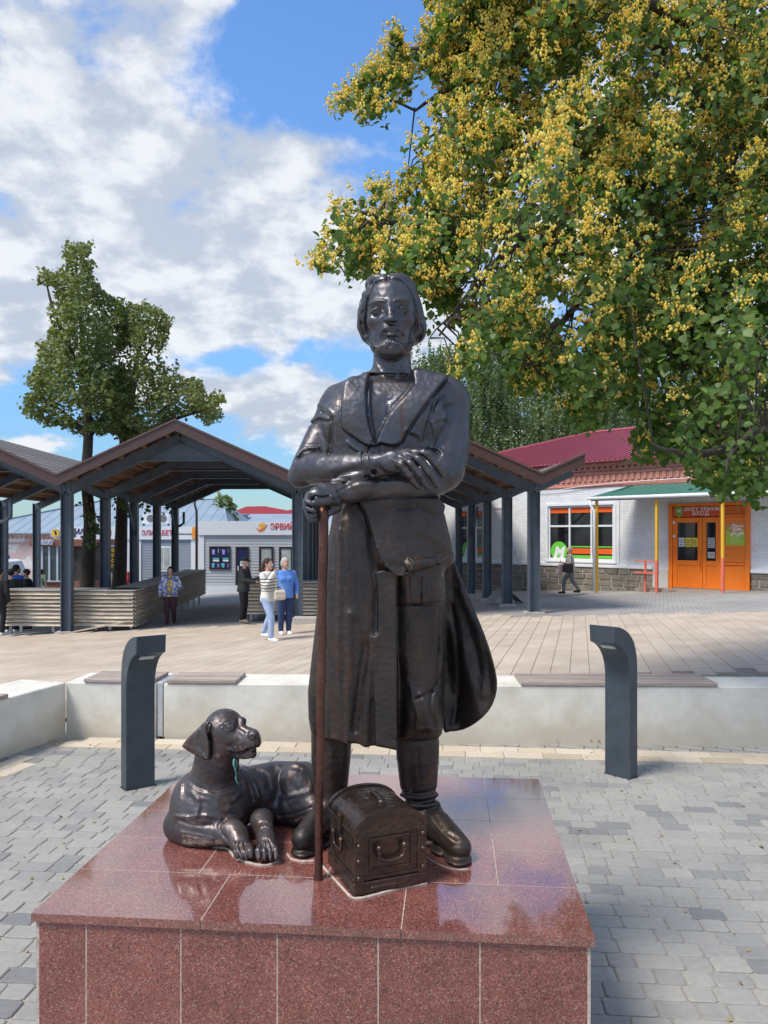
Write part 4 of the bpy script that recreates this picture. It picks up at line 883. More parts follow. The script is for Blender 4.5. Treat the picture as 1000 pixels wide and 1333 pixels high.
def build_statue_lower():
    f = Field((-0.42, 2.56, 0.67), (0.48, 3.30, 1.99), 0.0050)
    def S(py, x0, x1, d, b): return (PP(0, py, d-b*0.6)[2], PP((x0+x1)/2, py, d)[0], 2.95+d, (PP(x1, py, d)[0]-PP(x0, py, d)[0])/2, b)
    # trousers: left one bulges behind the staff, right one hangs over the boot top
    f.loft([S(953, 405, 461, 0.02, 0.095), S(940, 402, 464, 0.02, 0.105), S(905, 401, 466, 0.02, 0.115), S(850, 407, 470, 0.02, 0.12), S(790, 414, 480, 0.02, 0.13), S(740, 425, 495, 0.02, 0.13)], k=0.02)
    f.loft([S(960, 513, 575, -0.02, 0.098), S(945, 511, 578, -0.02, 0.112), S(905, 506, 578, -0.02, 0.116), S(850, 502, 580, -0.02, 0.118), S(790, 500, 582, -0.02, 0.13), S(740, 495, 578, -0.02, 0.14)], k=0.02, p=2.2)
    f.ball(PP(548, 922, -0.10), (0.060, 0.045, 0.07), k=0.03)
    f.stroke([(534,893),(540,915),(544,935),(541,955)], 2.5, 0.006); f.stroke([(562,900),(549,907),(540,910)], 1.8, -0.010); f.stroke([(575,880),(563,900),(561,925),(566,945)], 2.4, -0.009)
    f.stroke([(548,905),(556,925),(560,950)], 4.5, 0.008); f.stroke([(520,860),(524,900),(522,950)], 5, -0.010); f.stroke([(571,800),(576,850),(572,890)], 2.5, 0.006)
    f.stroke([(545,952),(556,948),(572,950)], 2, 0.003); f.stroke([(570,790),(572,840),(569,880)], 1.3, -0.005)
    # tunic band with flaps
    f.loft([S(787, 506, 576, -0.02, 0.148), S(762, 505, 578, -0.02, 0.152), S(735, 500, 580, -0.02, 0.15)], k=0.002, p=2.3)
    f.stroke([(514,788),(540,787),(571,784)], 1.3, -0.007)
    for x in (533, 548, 560): f.stroke([(x-1,752),(x,770),(x+0.6,785)], 0.9, -0.006)
    f.relief([(549,752),(559,752),(561,785),(550,786)], 0.006, 0.8)
    # coat body round the hips, back of the coat
    f.loft([S(770, 424, 560, 0.03, 0.15), S(730, 425, 592, 0.0, 0.17), S(700, 428, 586, 0.0, 0.165), S(670, 434, 579, 0.0, 0.158), S(648, 438, 572, 0.0, 0.150), S(630, 440, 570, 0.0, 0.14)], k=0.01, p=2.2)
    f.loft([S(930, 440, 590, 0.15, 0.05), S(850, 432, 600, 0.15, 0.07), S(760, 430, 590, 0.12, 0.09), S(680, 440, 575, 0.06, 0.12)], k=0.03, p=2.6)
    f.sheet([(508,792),(510,752),(560,745),(590,760),(590,1000),(510,1000)], lambda u, v: -0.30+0*u, 0.10, k=0.002, op='cut', d0=-0.5, d1=0.0)
    # left front panel
    f.loft([S(968, 422, 517, -0.05, 0.145), S(900, 422.5, 517, -0.05, 0.150), S(820, 423, 517, -0.045, 0.150), S(750, 424, 516, -0.035, 0.150), S(715, 427, 512, -0.025, 0.145), S(670, 434, 508, -0.02, 0.135), S(655, 436, 500, -0.02, 0.13)], k=0.008, p=3.0)
    f.relief([(500,748),(516,748),(517,985),(489,976),(494,880),(500,800)], 0.009, 1.6, d1=-0.08)
    f.sheet([(424,962),(455,967),(489,971),(503,974),(517,977),(520,990),(420,990)], lambda u, v: -0.20+0*u, 0.2, k=0.002, op='cut', d1=0.0)
    f.sheet([(489,744),(500,742),(516,746),(516.5,800),(517,977),(503,974),(489,971.5),(487,900),(492,800)], lambda u, v: -0.186-0.00008*(v-745)+0*u, 0.012, k=0.003, rnd=0.004)
    f.stroke([(436,700),(435,760),(433,850),(435,955)], 3.0, -0.005); f.stroke([(443,690),(442,760),(441,860),(444,955)], 3.2, 0.006)
    f.stroke([(476,840),(470,880),(464,930),(462,950)], 4.5, -0.011); f.stroke([(486,830),(481,880),(477,930),(476,970)], 5.0, 0.014); f.stroke([(455,800),(455,880),(452,965)], 5.0, 0.010)
    f.stroke([(474,700),(479,760),(477,820)], 6, 0.007); f.stroke([(492,760),(489,800),(486,850)], 4, -0.003); f.stroke([(452,680),(458,740),(462,800)], 7, 0.008)
    f.stroke([(446,662),(444,680),(440,700)], 2.5, 0.006)
    # swept right tail of the coat
    tail = [(560,655),(575,668),(582,700),(589,722),(603,758),(617,793),(631,826),(641,856),(647.5,886),(645,908),(636,926),(620,941),(603,950),(585,952.5),(577,950),(576,900),(579,850),(577,800),(570,765),(560,740)]
    f.sheet(smooth_pts(tail, 2, True), lambda u, v: 0.10-0.15*np.clip((u-575)/75.0, 0, 1)**1.6-0.05*np.clip((770-v)/100.0, 0, 1)+0.015*np.sin((u-0.25*v)/8.0)*np.clip((v-760)/100, 0, 1), 0.016, k=0.02, rnd=0.012)
    f.stroke([(600,770),(618,815),(630,860),(630,905)], 5, 0.010, d1=0.2); f.stroke([(588,790),(596,840),(598,900),(590,940)], 4, -0.010, d1=0.2)
    # apron-like flap with the curled corner
    flap = [(464,648),(470,656),(477,671),(482,688),(487,704),(493,720),(500,733),(508,742),(517,748),(526,748.5),(533,744),(538,736),(552,734),(570,728),(589,720),(583,698),(577,672),(571,648)]
    f.sheet(smooth_pts(flap, 2, True), lambda u, v: -0.197+0.125*(np.clip((u-500)/90.0, 0, 1.3)**2)-0.026*np.clip((v-650)/100.0, 0, 1), 0.009, k=0.006, rnd=0.006)
    f.sheet([(470,645),(475,668),(486,700),(505,735),(540,735),(585,718),(571,645)], lambda u, v: -0.155+0.125*(np.clip((u-500)/90.0, 0, 1.3)**2), 0.03, k=0.006, rnd=0.006)
    f.chain([PP(534,735.5,-0.205), PP(550,732.5,-0.19), PP(570,727,-0.125), PP(588,721,-0.065)], [0.0290, 0.0250, 0.0180, 0.009], k=0.002)
    f.stroke([(490,712),(497,728),(506,741),(517,749),(527,748.5),(534.5,743.5),(538.5,736),(537,729),(532,727)], 0.9, 0.007, d1=-0.12)
    f.stroke([(529,745),(533.5,740),(534.6,734.5),(532,730.5)], 1.2, -0.007, d1=-0.12)
    f.stroke([(512,736),(521,739),(529,735),(531,729)], 5, -0.005, d1=-0.12)
    f.stroke([(538,727),(560,725),(586,717)], 1.6, -0.005, d1=-0.02); f.stroke([(489,660),(497,690),(510,720)], 5, -0.004)
    f.stroke([(466,652),(476,670),(484,698)], 1.3, -0.006)
    f.stroke([(500,665),(540,660),(568,672)], 4, -0.006); f.stroke([(545,690),(566,700),(582,712)], 5, 0.005)
    # --- boots
    def boot(sh, foot, toe):
        f.chain([PP(*p[:3]) for p in sh], [p[3] for p in sh], k=0.012)
        f.chain([PP(*p[:3]) for p in foot], [p[3] for p in foot], k=0.03)
    boot([(432,945,.02,.080),(431,985,.02,.076),(431,1028,.02,.064),(430,1050,.01,.058),(428,1068,.01,.058)], [(428,1062,.0,.056),(413,1070,-.08,.050),(397,1089,-.155,.044),(395,1092,-.165,.043)], 0)
    boot([(543,950,-.02,.086),(544,985,-.02,.081),(545,1026,-.02,.070),(549,1046,-.03,.062),(556,1066,-.035,.060)], [(556,1066,-.035,.058),(571,1075,-.11,.052),(592,1097,-.205,.046),(598,1103,-.225,.043)], 0)
    f.cone(PP(556,1080,0.0), PP(562,1088,-0.06), 0.045, 0.045, k=0.02); f.cone(PP(430,1070,0.03), PP(425,1075,-0.02), 0.045, 0.045, k=0.02)
    for x0, x1, y, A in ((521,568,1030,-.007),(520,571,1036,.008),(523,570,1041,-.010),(522,572,1047,.007),(526,571,1052,-.006)):
        f.stroke([(x0,y-1),((x0+x1)/2,y+3.5),(x1,y-1.5)], 2.1, A, d0=-0.4, d1=0.1)
    f.stroke([(543,970),(545,1000),(546,1026)], 1.2, -0.003); f.stroke([(512,962),(540,966),(572,962)], 1.5, -0.004)
    f.stroke([(558,1060),(572,1078),(590,1096)], 2.5, 0.004); f.stroke([(582,1104),(592,1101),(604,1100)], 1.4, -0.003); f.stroke([(568,1062),(578,1082),(596,1092)], 2.2, -0.004)
    f.stroke([(555,1075),(566,1092),(580,1108)], 2.0, -0.004)
    f.stroke([(553,1104),(566,1115),(582,1123),(600,1125),(614,1118),(617,1108)], 1.2, -0.008, d0=-0.5, d1=0.2); f.stroke([(377,1104),(385,1111),(400,1113)], 1.2, -0.007, d0=-0.5, d1=0.2)
    # soles
    for pts in ([(0.168,2.89),(0.215,2.80),(0.262,2.718)], [(-0.213,2.93),(-0.250,2.86),(-0.290,2.790)]):
        for (x, y), r_ in zip(pts, (0.047, 0.049, 0.050)): f.ball((x, y, 0.699), (r_, r_+0.012, 0.0130), k=0.012)
    f.cut_below(0.6885)
    Z = f.ax[2][None,None,:]
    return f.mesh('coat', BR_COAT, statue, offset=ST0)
build_statue_lower()

# ------------------------------------------------------------------ staff in his left hand
def build_staff():
    t = empty('walking_staff', (at(414.3, 1146, 2.573).x, 2.573, PZ), 0, 'tall reddish-brown staff held in the statue\'s fist, its foot beside the chest', 'staff')
    a = at(414.3, 1147, 2.573); b = at(421.5, 660, 2.66); o = Vector(t.location); ks = np.linspace(0, 1, 60); m = MB(); pts = []; rs = []
    for k in ks:
        p = a.lerp(b, k)-o; pts.append(p+Vector((0.0012*math.sin(k*23), 0.001*math.cos(k*17), 0))); rs.append(0.0135+0.0035*k+0.0006*math.sin(k*61)+0.0005*math.sin(k*143))
    m.tube(pts, rs, 18); m.build('shaft', BR_STAFF, t, smooth=True)
    for z in (676, 893, 1018):
        k = (1147-z)/(1147-660); p = a.lerp(b, k)-o; q = a.lerp(b, k+0.006)-o; r = 0.0145+0.0036*k
        m = MB(); m.tube([p, q], [r+0.0012, r+0.0012], 18); m.build('ring', BR_STAFF, t, smooth=False)
    m = MB(); m.tube([a-o, a-o+Vector((0,0,0.02))], [0.0165, 0.0150], 16); m.build('ferrule', BR_STAFF, t)
    m = MB(); c = at(420, 640, 2.675)-o; m.tube([b-o, c], [0.017, 0.016], 16); m.build('grip', BR_STAFF, t, smooth=True)
build_staff()

# ------------------------------------------------------------------ dog
def build_dog():
    f = Field((-0.86, 2.58, 0.67), (-0.17, 3.42, 1.30), 0.0036)
    def Q(zx, zy, d): return PP(210+zx/4.545, 910+zy/4.545, d)
    def q(pts): return [(210+a/4.545, 910+b/4.545) for a, b in pts]
    # trunk
    f.ball(Q(300,610,-0.00), (0.150,0.135,0.135), k=0.04); f.ball(Q(275,700,-0.03), (0.138,0.12,0.11), k=0.04)
    f.chain([Q(330,600,0.05), Q(520,560,0.12), Q(680,530,0.18), Q(830,540,0.22)], [0.125,0.105,0.108,0.115], k=0.05)
    f.ball(Q(158,600,-0.01), (0.052,0.08,0.085), k=0.03)
    # neck
    f.chain([Q(325,560,0.0), Q(318,450,-0.02), Q(330,350,-0.04), Q(350,280,-0.05)], [0.105,0.090,0.084,0.075], k=0.025)
    # head
    f.ball(Q(372,170,-0.06), (0.074,0.085,0.070), k=0.02); f.ball(Q(350,230,-0.04), (0.060,0.07,0.070), k=0.03); f.ball(Q(395,260,-0.075), (0.055,0.06,0.050), k=0.03)
    f.chain([Q(430,215,-0.085), Q(490,240,-0.105), Q(535,255,-0.115)], [0.050,0.041,0.034], k=0.02)
    f.chain([Q(440,205,-0.09), Q(500,200,-0.105), Q(545,205,-0.115)], [0.030,0.022,0.018], k=0.02)
    f.ball(Q(545,213,-0.135), (0.021,0.021,0.018), k=0.006); f.ball(Q(562,245,-0.12), (0.014,0.025,0.026), k=0.01)
    f.chain([Q(420,300,-0.075), Q(490,322,-0.10), Q(540,324,-0.11)], [0.030,0.021,0.016], k=0.012)
    kw = dict(d0=-0.3, d1=0.0)
    f.stroke(q([(395,305),(430,318),(478,318),(510,300),(545,292),(580,290)]), 1.0, -0.008, **kw); f.stroke(q([(395,300),(430,309),(470,308),(500,290)]), 1.3, 0.005, **kw)
    f.ball(Q(538,222,-0.156), (0.004,0.01,0.004), k=0.003, op='cut'); f.ball(Q(560,222,-0.15), (0.004,0.01,0.004), k=0.003, op='cut')
    f.stroke(q([(556,225),(562,262),(560,290)]), 0.7, -0.004, **kw)
    # brow, eyes
    f.dent(Q(408,160,-0.145), (0.024,0.03,0.018), -0.010)
    f.ball(Q(404,163,-0.126), (0.0165,0.0150,0.0150), k=0.002)
    f.stroke(q([(360,172),(378,148),(402,138),(425,146),(438,166)]), 0.9, 0.0055, **kw); f.stroke(q([(362,175),(385,188),(412,188),(434,172)]), 0.9, 0.0042, **kw)
    f.stroke(q([(355,150),(385,125),(420,125),(440,140)]), 1.3, 0.005, **kw); f.stroke(q([(408,158),(400,164)]), 1.1, -0.0035, sm=False, **kw)
    f.stroke(q([(404+16*math.cos(a),163+16*math.sin(a)) for a in np.linspace(0,6.28,10)]), 0.5, -0.0022, sm=False, **kw)
    f.ball(Q(478,128,-0.075), (0.016,0.018,0.012), k=0.02); f.dent(Q(505,150,-0.12), (0.010,0.02,0.014), -0.006)
    f.stroke(q([(455,120),(462,165),(500,190)]), 2.0, -0.004, **kw); f.stroke(q([(300,110),(350,80),(420,75)]), 2, 0.002, **kw)
    f.stroke(q([(440,195),(470,225),(440,262),(400,280)]), 3, -0.004, **kw)
    # ears
    ear = q([(268,132),(292,140),(297,165),(285,205),(292,290),(288,350),(262,360),(228,346),(180,322),(126,286),(128,268),(160,228),(205,185),(240,148)])
    f.sheet(smooth_pts(ear, 2, True), lambda u, v: -0.115-0.0009*(u-250)+0*v, 0.017, k=0.01, rnd=0.014)
    f.stroke(q([(283,148),(272,165),(272,200),(285,235)]), 1.1, -0.008, **kw); f.stroke(q([(288,200),(292,290),(290,350)]), 1.2, -0.008, **kw)
    f.stroke(q([(140,275),(200,300),(255,330)]), 1.2, 0.003, **kw); f.stroke(q([(240,170),(225,240),(250,320)]), 2.5, -0.005, **kw)
    # neck and shoulder modelling
    f.stroke(q([(160,480),(230,530),(330,545),(420,520),(470,480)]), 2.2, -0.004); f.stroke(q([(165,498),(235,552),(330,568),(430,540)]), 4, 0.004)
    f.stroke(q([(170,545),(215,590),(225,640),(205,680)]), 3.5, 0.005); f.stroke(q([(225,590),(300,600),(350,650),(400,655)]), 3.5, 0.004); f.stroke(q([(235,615),(240,660),(235,690)]), 4, -0.005)
    f.stroke(q([(480,390),(520,430),(560,510),(590,600)]), 1.8, 0.007, d1=0.2); f.stroke(q([(470,430),(510,500),(540,600)]), 2.0, -0.008, d1=0.2)
    f.stroke(q([(300,400),(380,440),(430,430)]), 2.4, -0.003); f.stroke(q([(120,500),(110,580),(90,660)]), 2, 0.004); f.stroke(q([(270,540),(330,590),(420,600),(480,540)]), 3, 0.004)
    # forelegs
    f.chain([Q(116,745,-0.03), Q(180,777,-0.075), Q(280,785,-0.10), Q(400,785,-0.13), Q(450,810,-0.155)], [0.066,0.062,0.056,0.048,0.040], k=0.016)
    f.chain([Q(430,780,-0.145), Q(465,850,-0.185), Q(485,890,-0.20)], [0.040,0.037,0.032], k=0.012)
    f.stroke(q([(80,690),(150,700),(260,690),(350,705)]), 2.2, 0.006); f.stroke(q([(110,720),(200,745),(300,745)]), 2.6, -0.005); f.stroke(q([(120,790),(220,810),(300,830)]), 2.6, 0.005)
    f.stroke(q([(375,720),(340,760),(390,830)]), 2.0, -0.006)
    for a in ((450,935),(478,940),(506,938),(530,930)):
        f.chain([Q(a[0]-8,a[1]-60,-0.218), Q(a[0]-2,a[1]-28,-0.240), Q(a[0],a[1]-8,-0.246)], [0.0115,0.0145,0.0125], k=0.003)
    f.chain([Q(590,720,-0.06), Q(612,780,-0.12), Q(625,850,-0.19), Q(632,885,-0.225)], [0.038,0.036,0.035,0.030], k=0.012)
    f.ball(Q(600,705,-0.05), (0.036,0.045,0.03), k=0.03)
    for x0, x1 in ((440,462),(466,490),(494,517)): f.stroke(q([(x0-4,850),(x0+2,885),(x1,945)]), 1.0, -0.006, d1=-0.1)
    for i in range(4):
        x = 580+i*33; f.chain([Q(600+i*14,850,-0.215), Q(x-4,900,-0.25), Q(x,935,-0.262)], [0.0115,0.0145,0.0125], k=0.0025)
        f.stroke(q([(x-2,946),(x,962)]), 0.9, 0.004, d1=-0.15, sm=False)
    for i in range(3):
        x = 597+i*33; f.stroke(q([(606+i*13,830),(x-3,890),(x+1,960)]), 0.9, -0.006, d1=-0.15)
    f.stroke(q([(585,735),(612,728),(640,740)]), 1.0, -0.005); f.stroke(q([(585,760),(615,750),(645,765)]), 1.0, 0.004)
    # belly, haunch, hind leg
    f.ball(Q(800,530,0.16), (0.088,0.10,0.095), k=0.02); f.chain([Q(850,560,0.11), Q(760,620,0.10), Q(700,650,0.10)], [0.075,0.058,0.045], k=0.025)
    f.chain([Q(690,690,0.12), Q(800,680,0.08), Q(900,640,0.05)], [0.035,0.040,0.045], k=0.02)
    f.ball(Q(800,500,0.13), (0.075,0.07,0.085), k=0.02)
    f.stroke(q([(715,560),(694,490),(712,425),(760,402),(820,415)]), 3.0, -0.006, d1=0.4); f.stroke(q([(730,530),(722,470),(740,425)]), 1.6, -0.001, d1=0.4)
    f.stroke(q([(770,430),(860,440),(890,500)]), 2.0, 0.002, d1=0.4); f.stroke(q([(770,500),(800,540),(850,530)]), 5, -0.005, d1=0.4)
    f.stroke(q([(700,585),(780,570),(880,545)]), 3.0, 0.004, d1=0.4); f.stroke(q([(672,420),(680,500),(690,590)]), 6, -0.008, d1=0.4)
    f.stroke(q([(560,430),(620,450),(640,520)]), 4, -0.008, d1=0.4); f.stroke(q([(690,690),(780,680),(890,640)]), 1.4, -0.006, d1=0.4)
    f.cut_below(0.6885)
    dog = empty('dog_statue', (-0.60, 2.95, PZ), 0, 'bronze statue of a lying hound with hanging ears at the bearded man\'s feet', 'dog statue')
    f.mesh('body', BR_DOG, dog, offset=(-0.60, 2.95, PZ))
    VG = mat('verdigris', (0.09, 0.22, 0.20), rough=0.8, noise=0.4, nscale=80)
    o = Vector((-0.60, 2.95, PZ)); m = MB()
    def on(zx, zy, d): return Vector(Q(zx, zy, d))-o
    m.tube([on(432,356,-0.125), on(428,385,-0.142), on(436,410,-0.135), on(446,440,-0.132), on(440,465,-0.13), on(447,490,-0.135), on(462,508,-0.135)], [0.005,0.004,0.003,0.003,0.003,0.002,0.0025], 7)
    m.tube([on(440,360,-0.12), on(446,390,-0.13), on(438,420,-0.138), on(442,452,-0.132)], [0.004,0.003,0.0025,0.002], 7)
    m.build('cord', VG, dog, smooth=True)
build_dog()

# ------------------------------------------------------------------ little bronze chest
def build_chest():
    c1 = Vector((-0.0952, 2.442, PZ)); c2 = Vector((0.1434, 2.538, PZ)); ex = (c2-c1).normalized(); ey = Vector((-ex.y, ex.x, 0)); W = (c2-c1).length; D = 0.275
    t = empty('small_chest', tuple(c1+(c2-c1)*0.5+ey*D/2), math.atan2(ex.y, ex.x), 'small bronze chest with an arched lid and drop handles between the statue\'s boots', 'chest')
    hw, hd = W/2, D/2; Hs = 0.196
    def bx(name, *a, c=0.002, par=t): m = MB(); m.box(*a); return m.build(name, BR_CHEST, par, bevel=c)
    bx('base', -hw, hw, -hd, hd, 0, 0.042, c=0.003)
    body = bx('box', -hw+0.007, hw-0.007, -hd+0.007, hd-0.007, 0.0415, Hs, c=0.003)
    # arched lid running back from the front end
    lw = hw-0.004; n = 18; prof = [(lw*math.cos(a), Hs+0.064*math.sin(a)**0.9) for a in np.linspace(0, math.pi, n)]
    prof = [(lw, Hs-0.003)]+prof+[(-lw, Hs-0.003)]
    m = MB(); m.prism([(p[0], p[1]) for p in prof], (0, D-0.006, 0), (0, -hd+0.003, 0)); lid = m.build('lid', BR_CHEST, t, bevel=0.0015)
    # rim on the end arch, lid band
    pr = [((lw+0.003)*math.cos(a), Hs+0.003+0.067*math.sin(a)**0.9) for a in np.linspace(0, math.pi, n)]; pi_ = [((lw-0.010)*math.cos(a), Hs+0.055*math.sin(a)**0.9) for a in np.linspace(math.pi, 0, n)]
    for y in (-hd-0.001, hd-0.017):
        m = MB()
        for i in range(n-1):
            q = [pr[i], pr[i+1], pi_[n-2-i], pi_[n-1-i]]; m.prism(q, (0, 0.018, 0), (0, y, 0))
        m.build('lid_band', BR_CHEST, t)
    # frame strips
    for s in (-1, 1):
        x = s*(hw-0.018)
        m = MB(); m.box(x-0.016, x+0.016, -hd+0.001, -hd+0.010, 0.042, Hs); m.build('corner_strap', BR_CHEST, t, bevel=0.001)
    for z in (0.046, Hs-0.012):
        m = MB(); m.box(-hw+0.001, hw-0.001, -hd+0.003, hd-0.003, z, z+0.010); m.build('rail', BR_CHEST, t, bevel=0.0015)
    for z in (0.135,):
        m = MB(); m.box(-hw+0.003, -hw+0.012, -hd+0.02, hd-0.02, z, z+0.006); m.build('side_moulding', BR_CHEST, t, bevel=0.001)
    # recessed panel frame at the end
    m = MB(); a, b, c, d = -0.075, 0.075, 0.072, 0.178
    for (x0, x1, z0, z1) in ((a,b,c,c+0.006),(a,b,d-0.006,d),(a,a+0.006,c,d),(b-0.006,b,c,d)): m.box(x0, x1, -hd+0.0005, -hd+0.009, z0, z1)
    m.build('end_panel_frame', BR_CHEST, t, bevel=0.001)
    m = MB(); m.box(-0.07, 0.02, -hd-0.003, -hd+0.004, 0.008, 0.026); m.build('foot_moulding', BR_CHEST, t, bevel=0.003)
    def handle(cx, cz, w, drop, face):
        pts = []
        for s, z in ((-1, 0),(-1, -0.4),(-0.92, -0.8),(-0.6, -1),(0, -1.06),(0.6, -1),(0.92, -0.8),(1, -0.4),(1, 0)):
            if face == 'end': pts.append((cx+s*w, -hd-0.014, cz+z*drop))
            else: pts.append((-hw-0.010, cx+s*w, cz+z*drop))
        m = MB(); m.tube(pts, 0.0065, 10); m.build('handle', BR_CHEST, t, smooth=True)
        for s in (-1, 1):
            m = MB(); p = pts[0] if s < 0 else pts[-1]
            bm_ball(m, p, 0.011); m.build('handle_boss', BR_CHEST, t, smooth=True)
    handle(-0.004, 0.150, 0.044, 0.042, 'end'); handle(0.0, 0.150, 0.040, 0.040, 'side')
    for s, zs in ((-1, (0.058, 0.113, 0.162)), (1, (0.062, 0.122, 0.172))):
        for z in zs:
            m = MB(); bm_ball(m, (s*(hw-0.016), -hd-0.001, z), 0.009); m.build('stud', BR_CHEST, t, smooth=True)
    # lid handle, worn bright
    m = MB(); z = Hs+0.062
    m.tube([(-0.002,-0.055,z-0.006),(0.0,-0.05,z+0.006),(0.004,-0.02,z+0.010),(0.004,0.02,z+0.010),(0.0,0.05,z+0.006),(-0.002,0.055,z-0.006)], [0.009,0.010,0.009,0.009,0.010,0.009], 10); m.build('lid_handle', BR_CHEST, t, smooth=True)
    for y in (-0.052, 0.052): m = MB(); bm_ball(m, (0, y, z), 0.016); m.build('handle_boss', BR_CHEST, t, smooth=True)
    m = MB(); m.box(-hw-0.008, -hw+0.006, -0.012, 0.012, 0.168, 0.222); m.build('lock_plate', BR_CHEST, t, bevel=0.002)
def bm_ball(m, c, r, nu=10, nv=6):
    c = Vector(c); vs = [c+Vector((0,0,r))]
    for j in range(1, nv):
        for i in range(nu):
            a = math.pi*j/nv; b = 2*math.pi*i/nu; vs.append(c+Vector((r*math.sin(a)*math.cos(b), r*math.sin(a)*math.sin(b), r*math.cos(a))))
    vs.append(c-Vector((0,0,r))); fs = [(0, 1+i, 1+(i+1)%nu) for i in range(nu)]
    for j in range(nv-2):
        for i in range(nu): fs.append((1+j*nu+i, 1+(j+1)*nu+i, 1+(j+1)*nu+(i+1)%nu, 1+j*nu+(i+1)%nu))
    L_ = len(vs)-1; fs += [(L_, 1+(nv-2)*nu+(i+1)%nu, 1+(nv-2)*nu+i) for i in range(nu)]
    m.add(vs, fs)
build_chest()
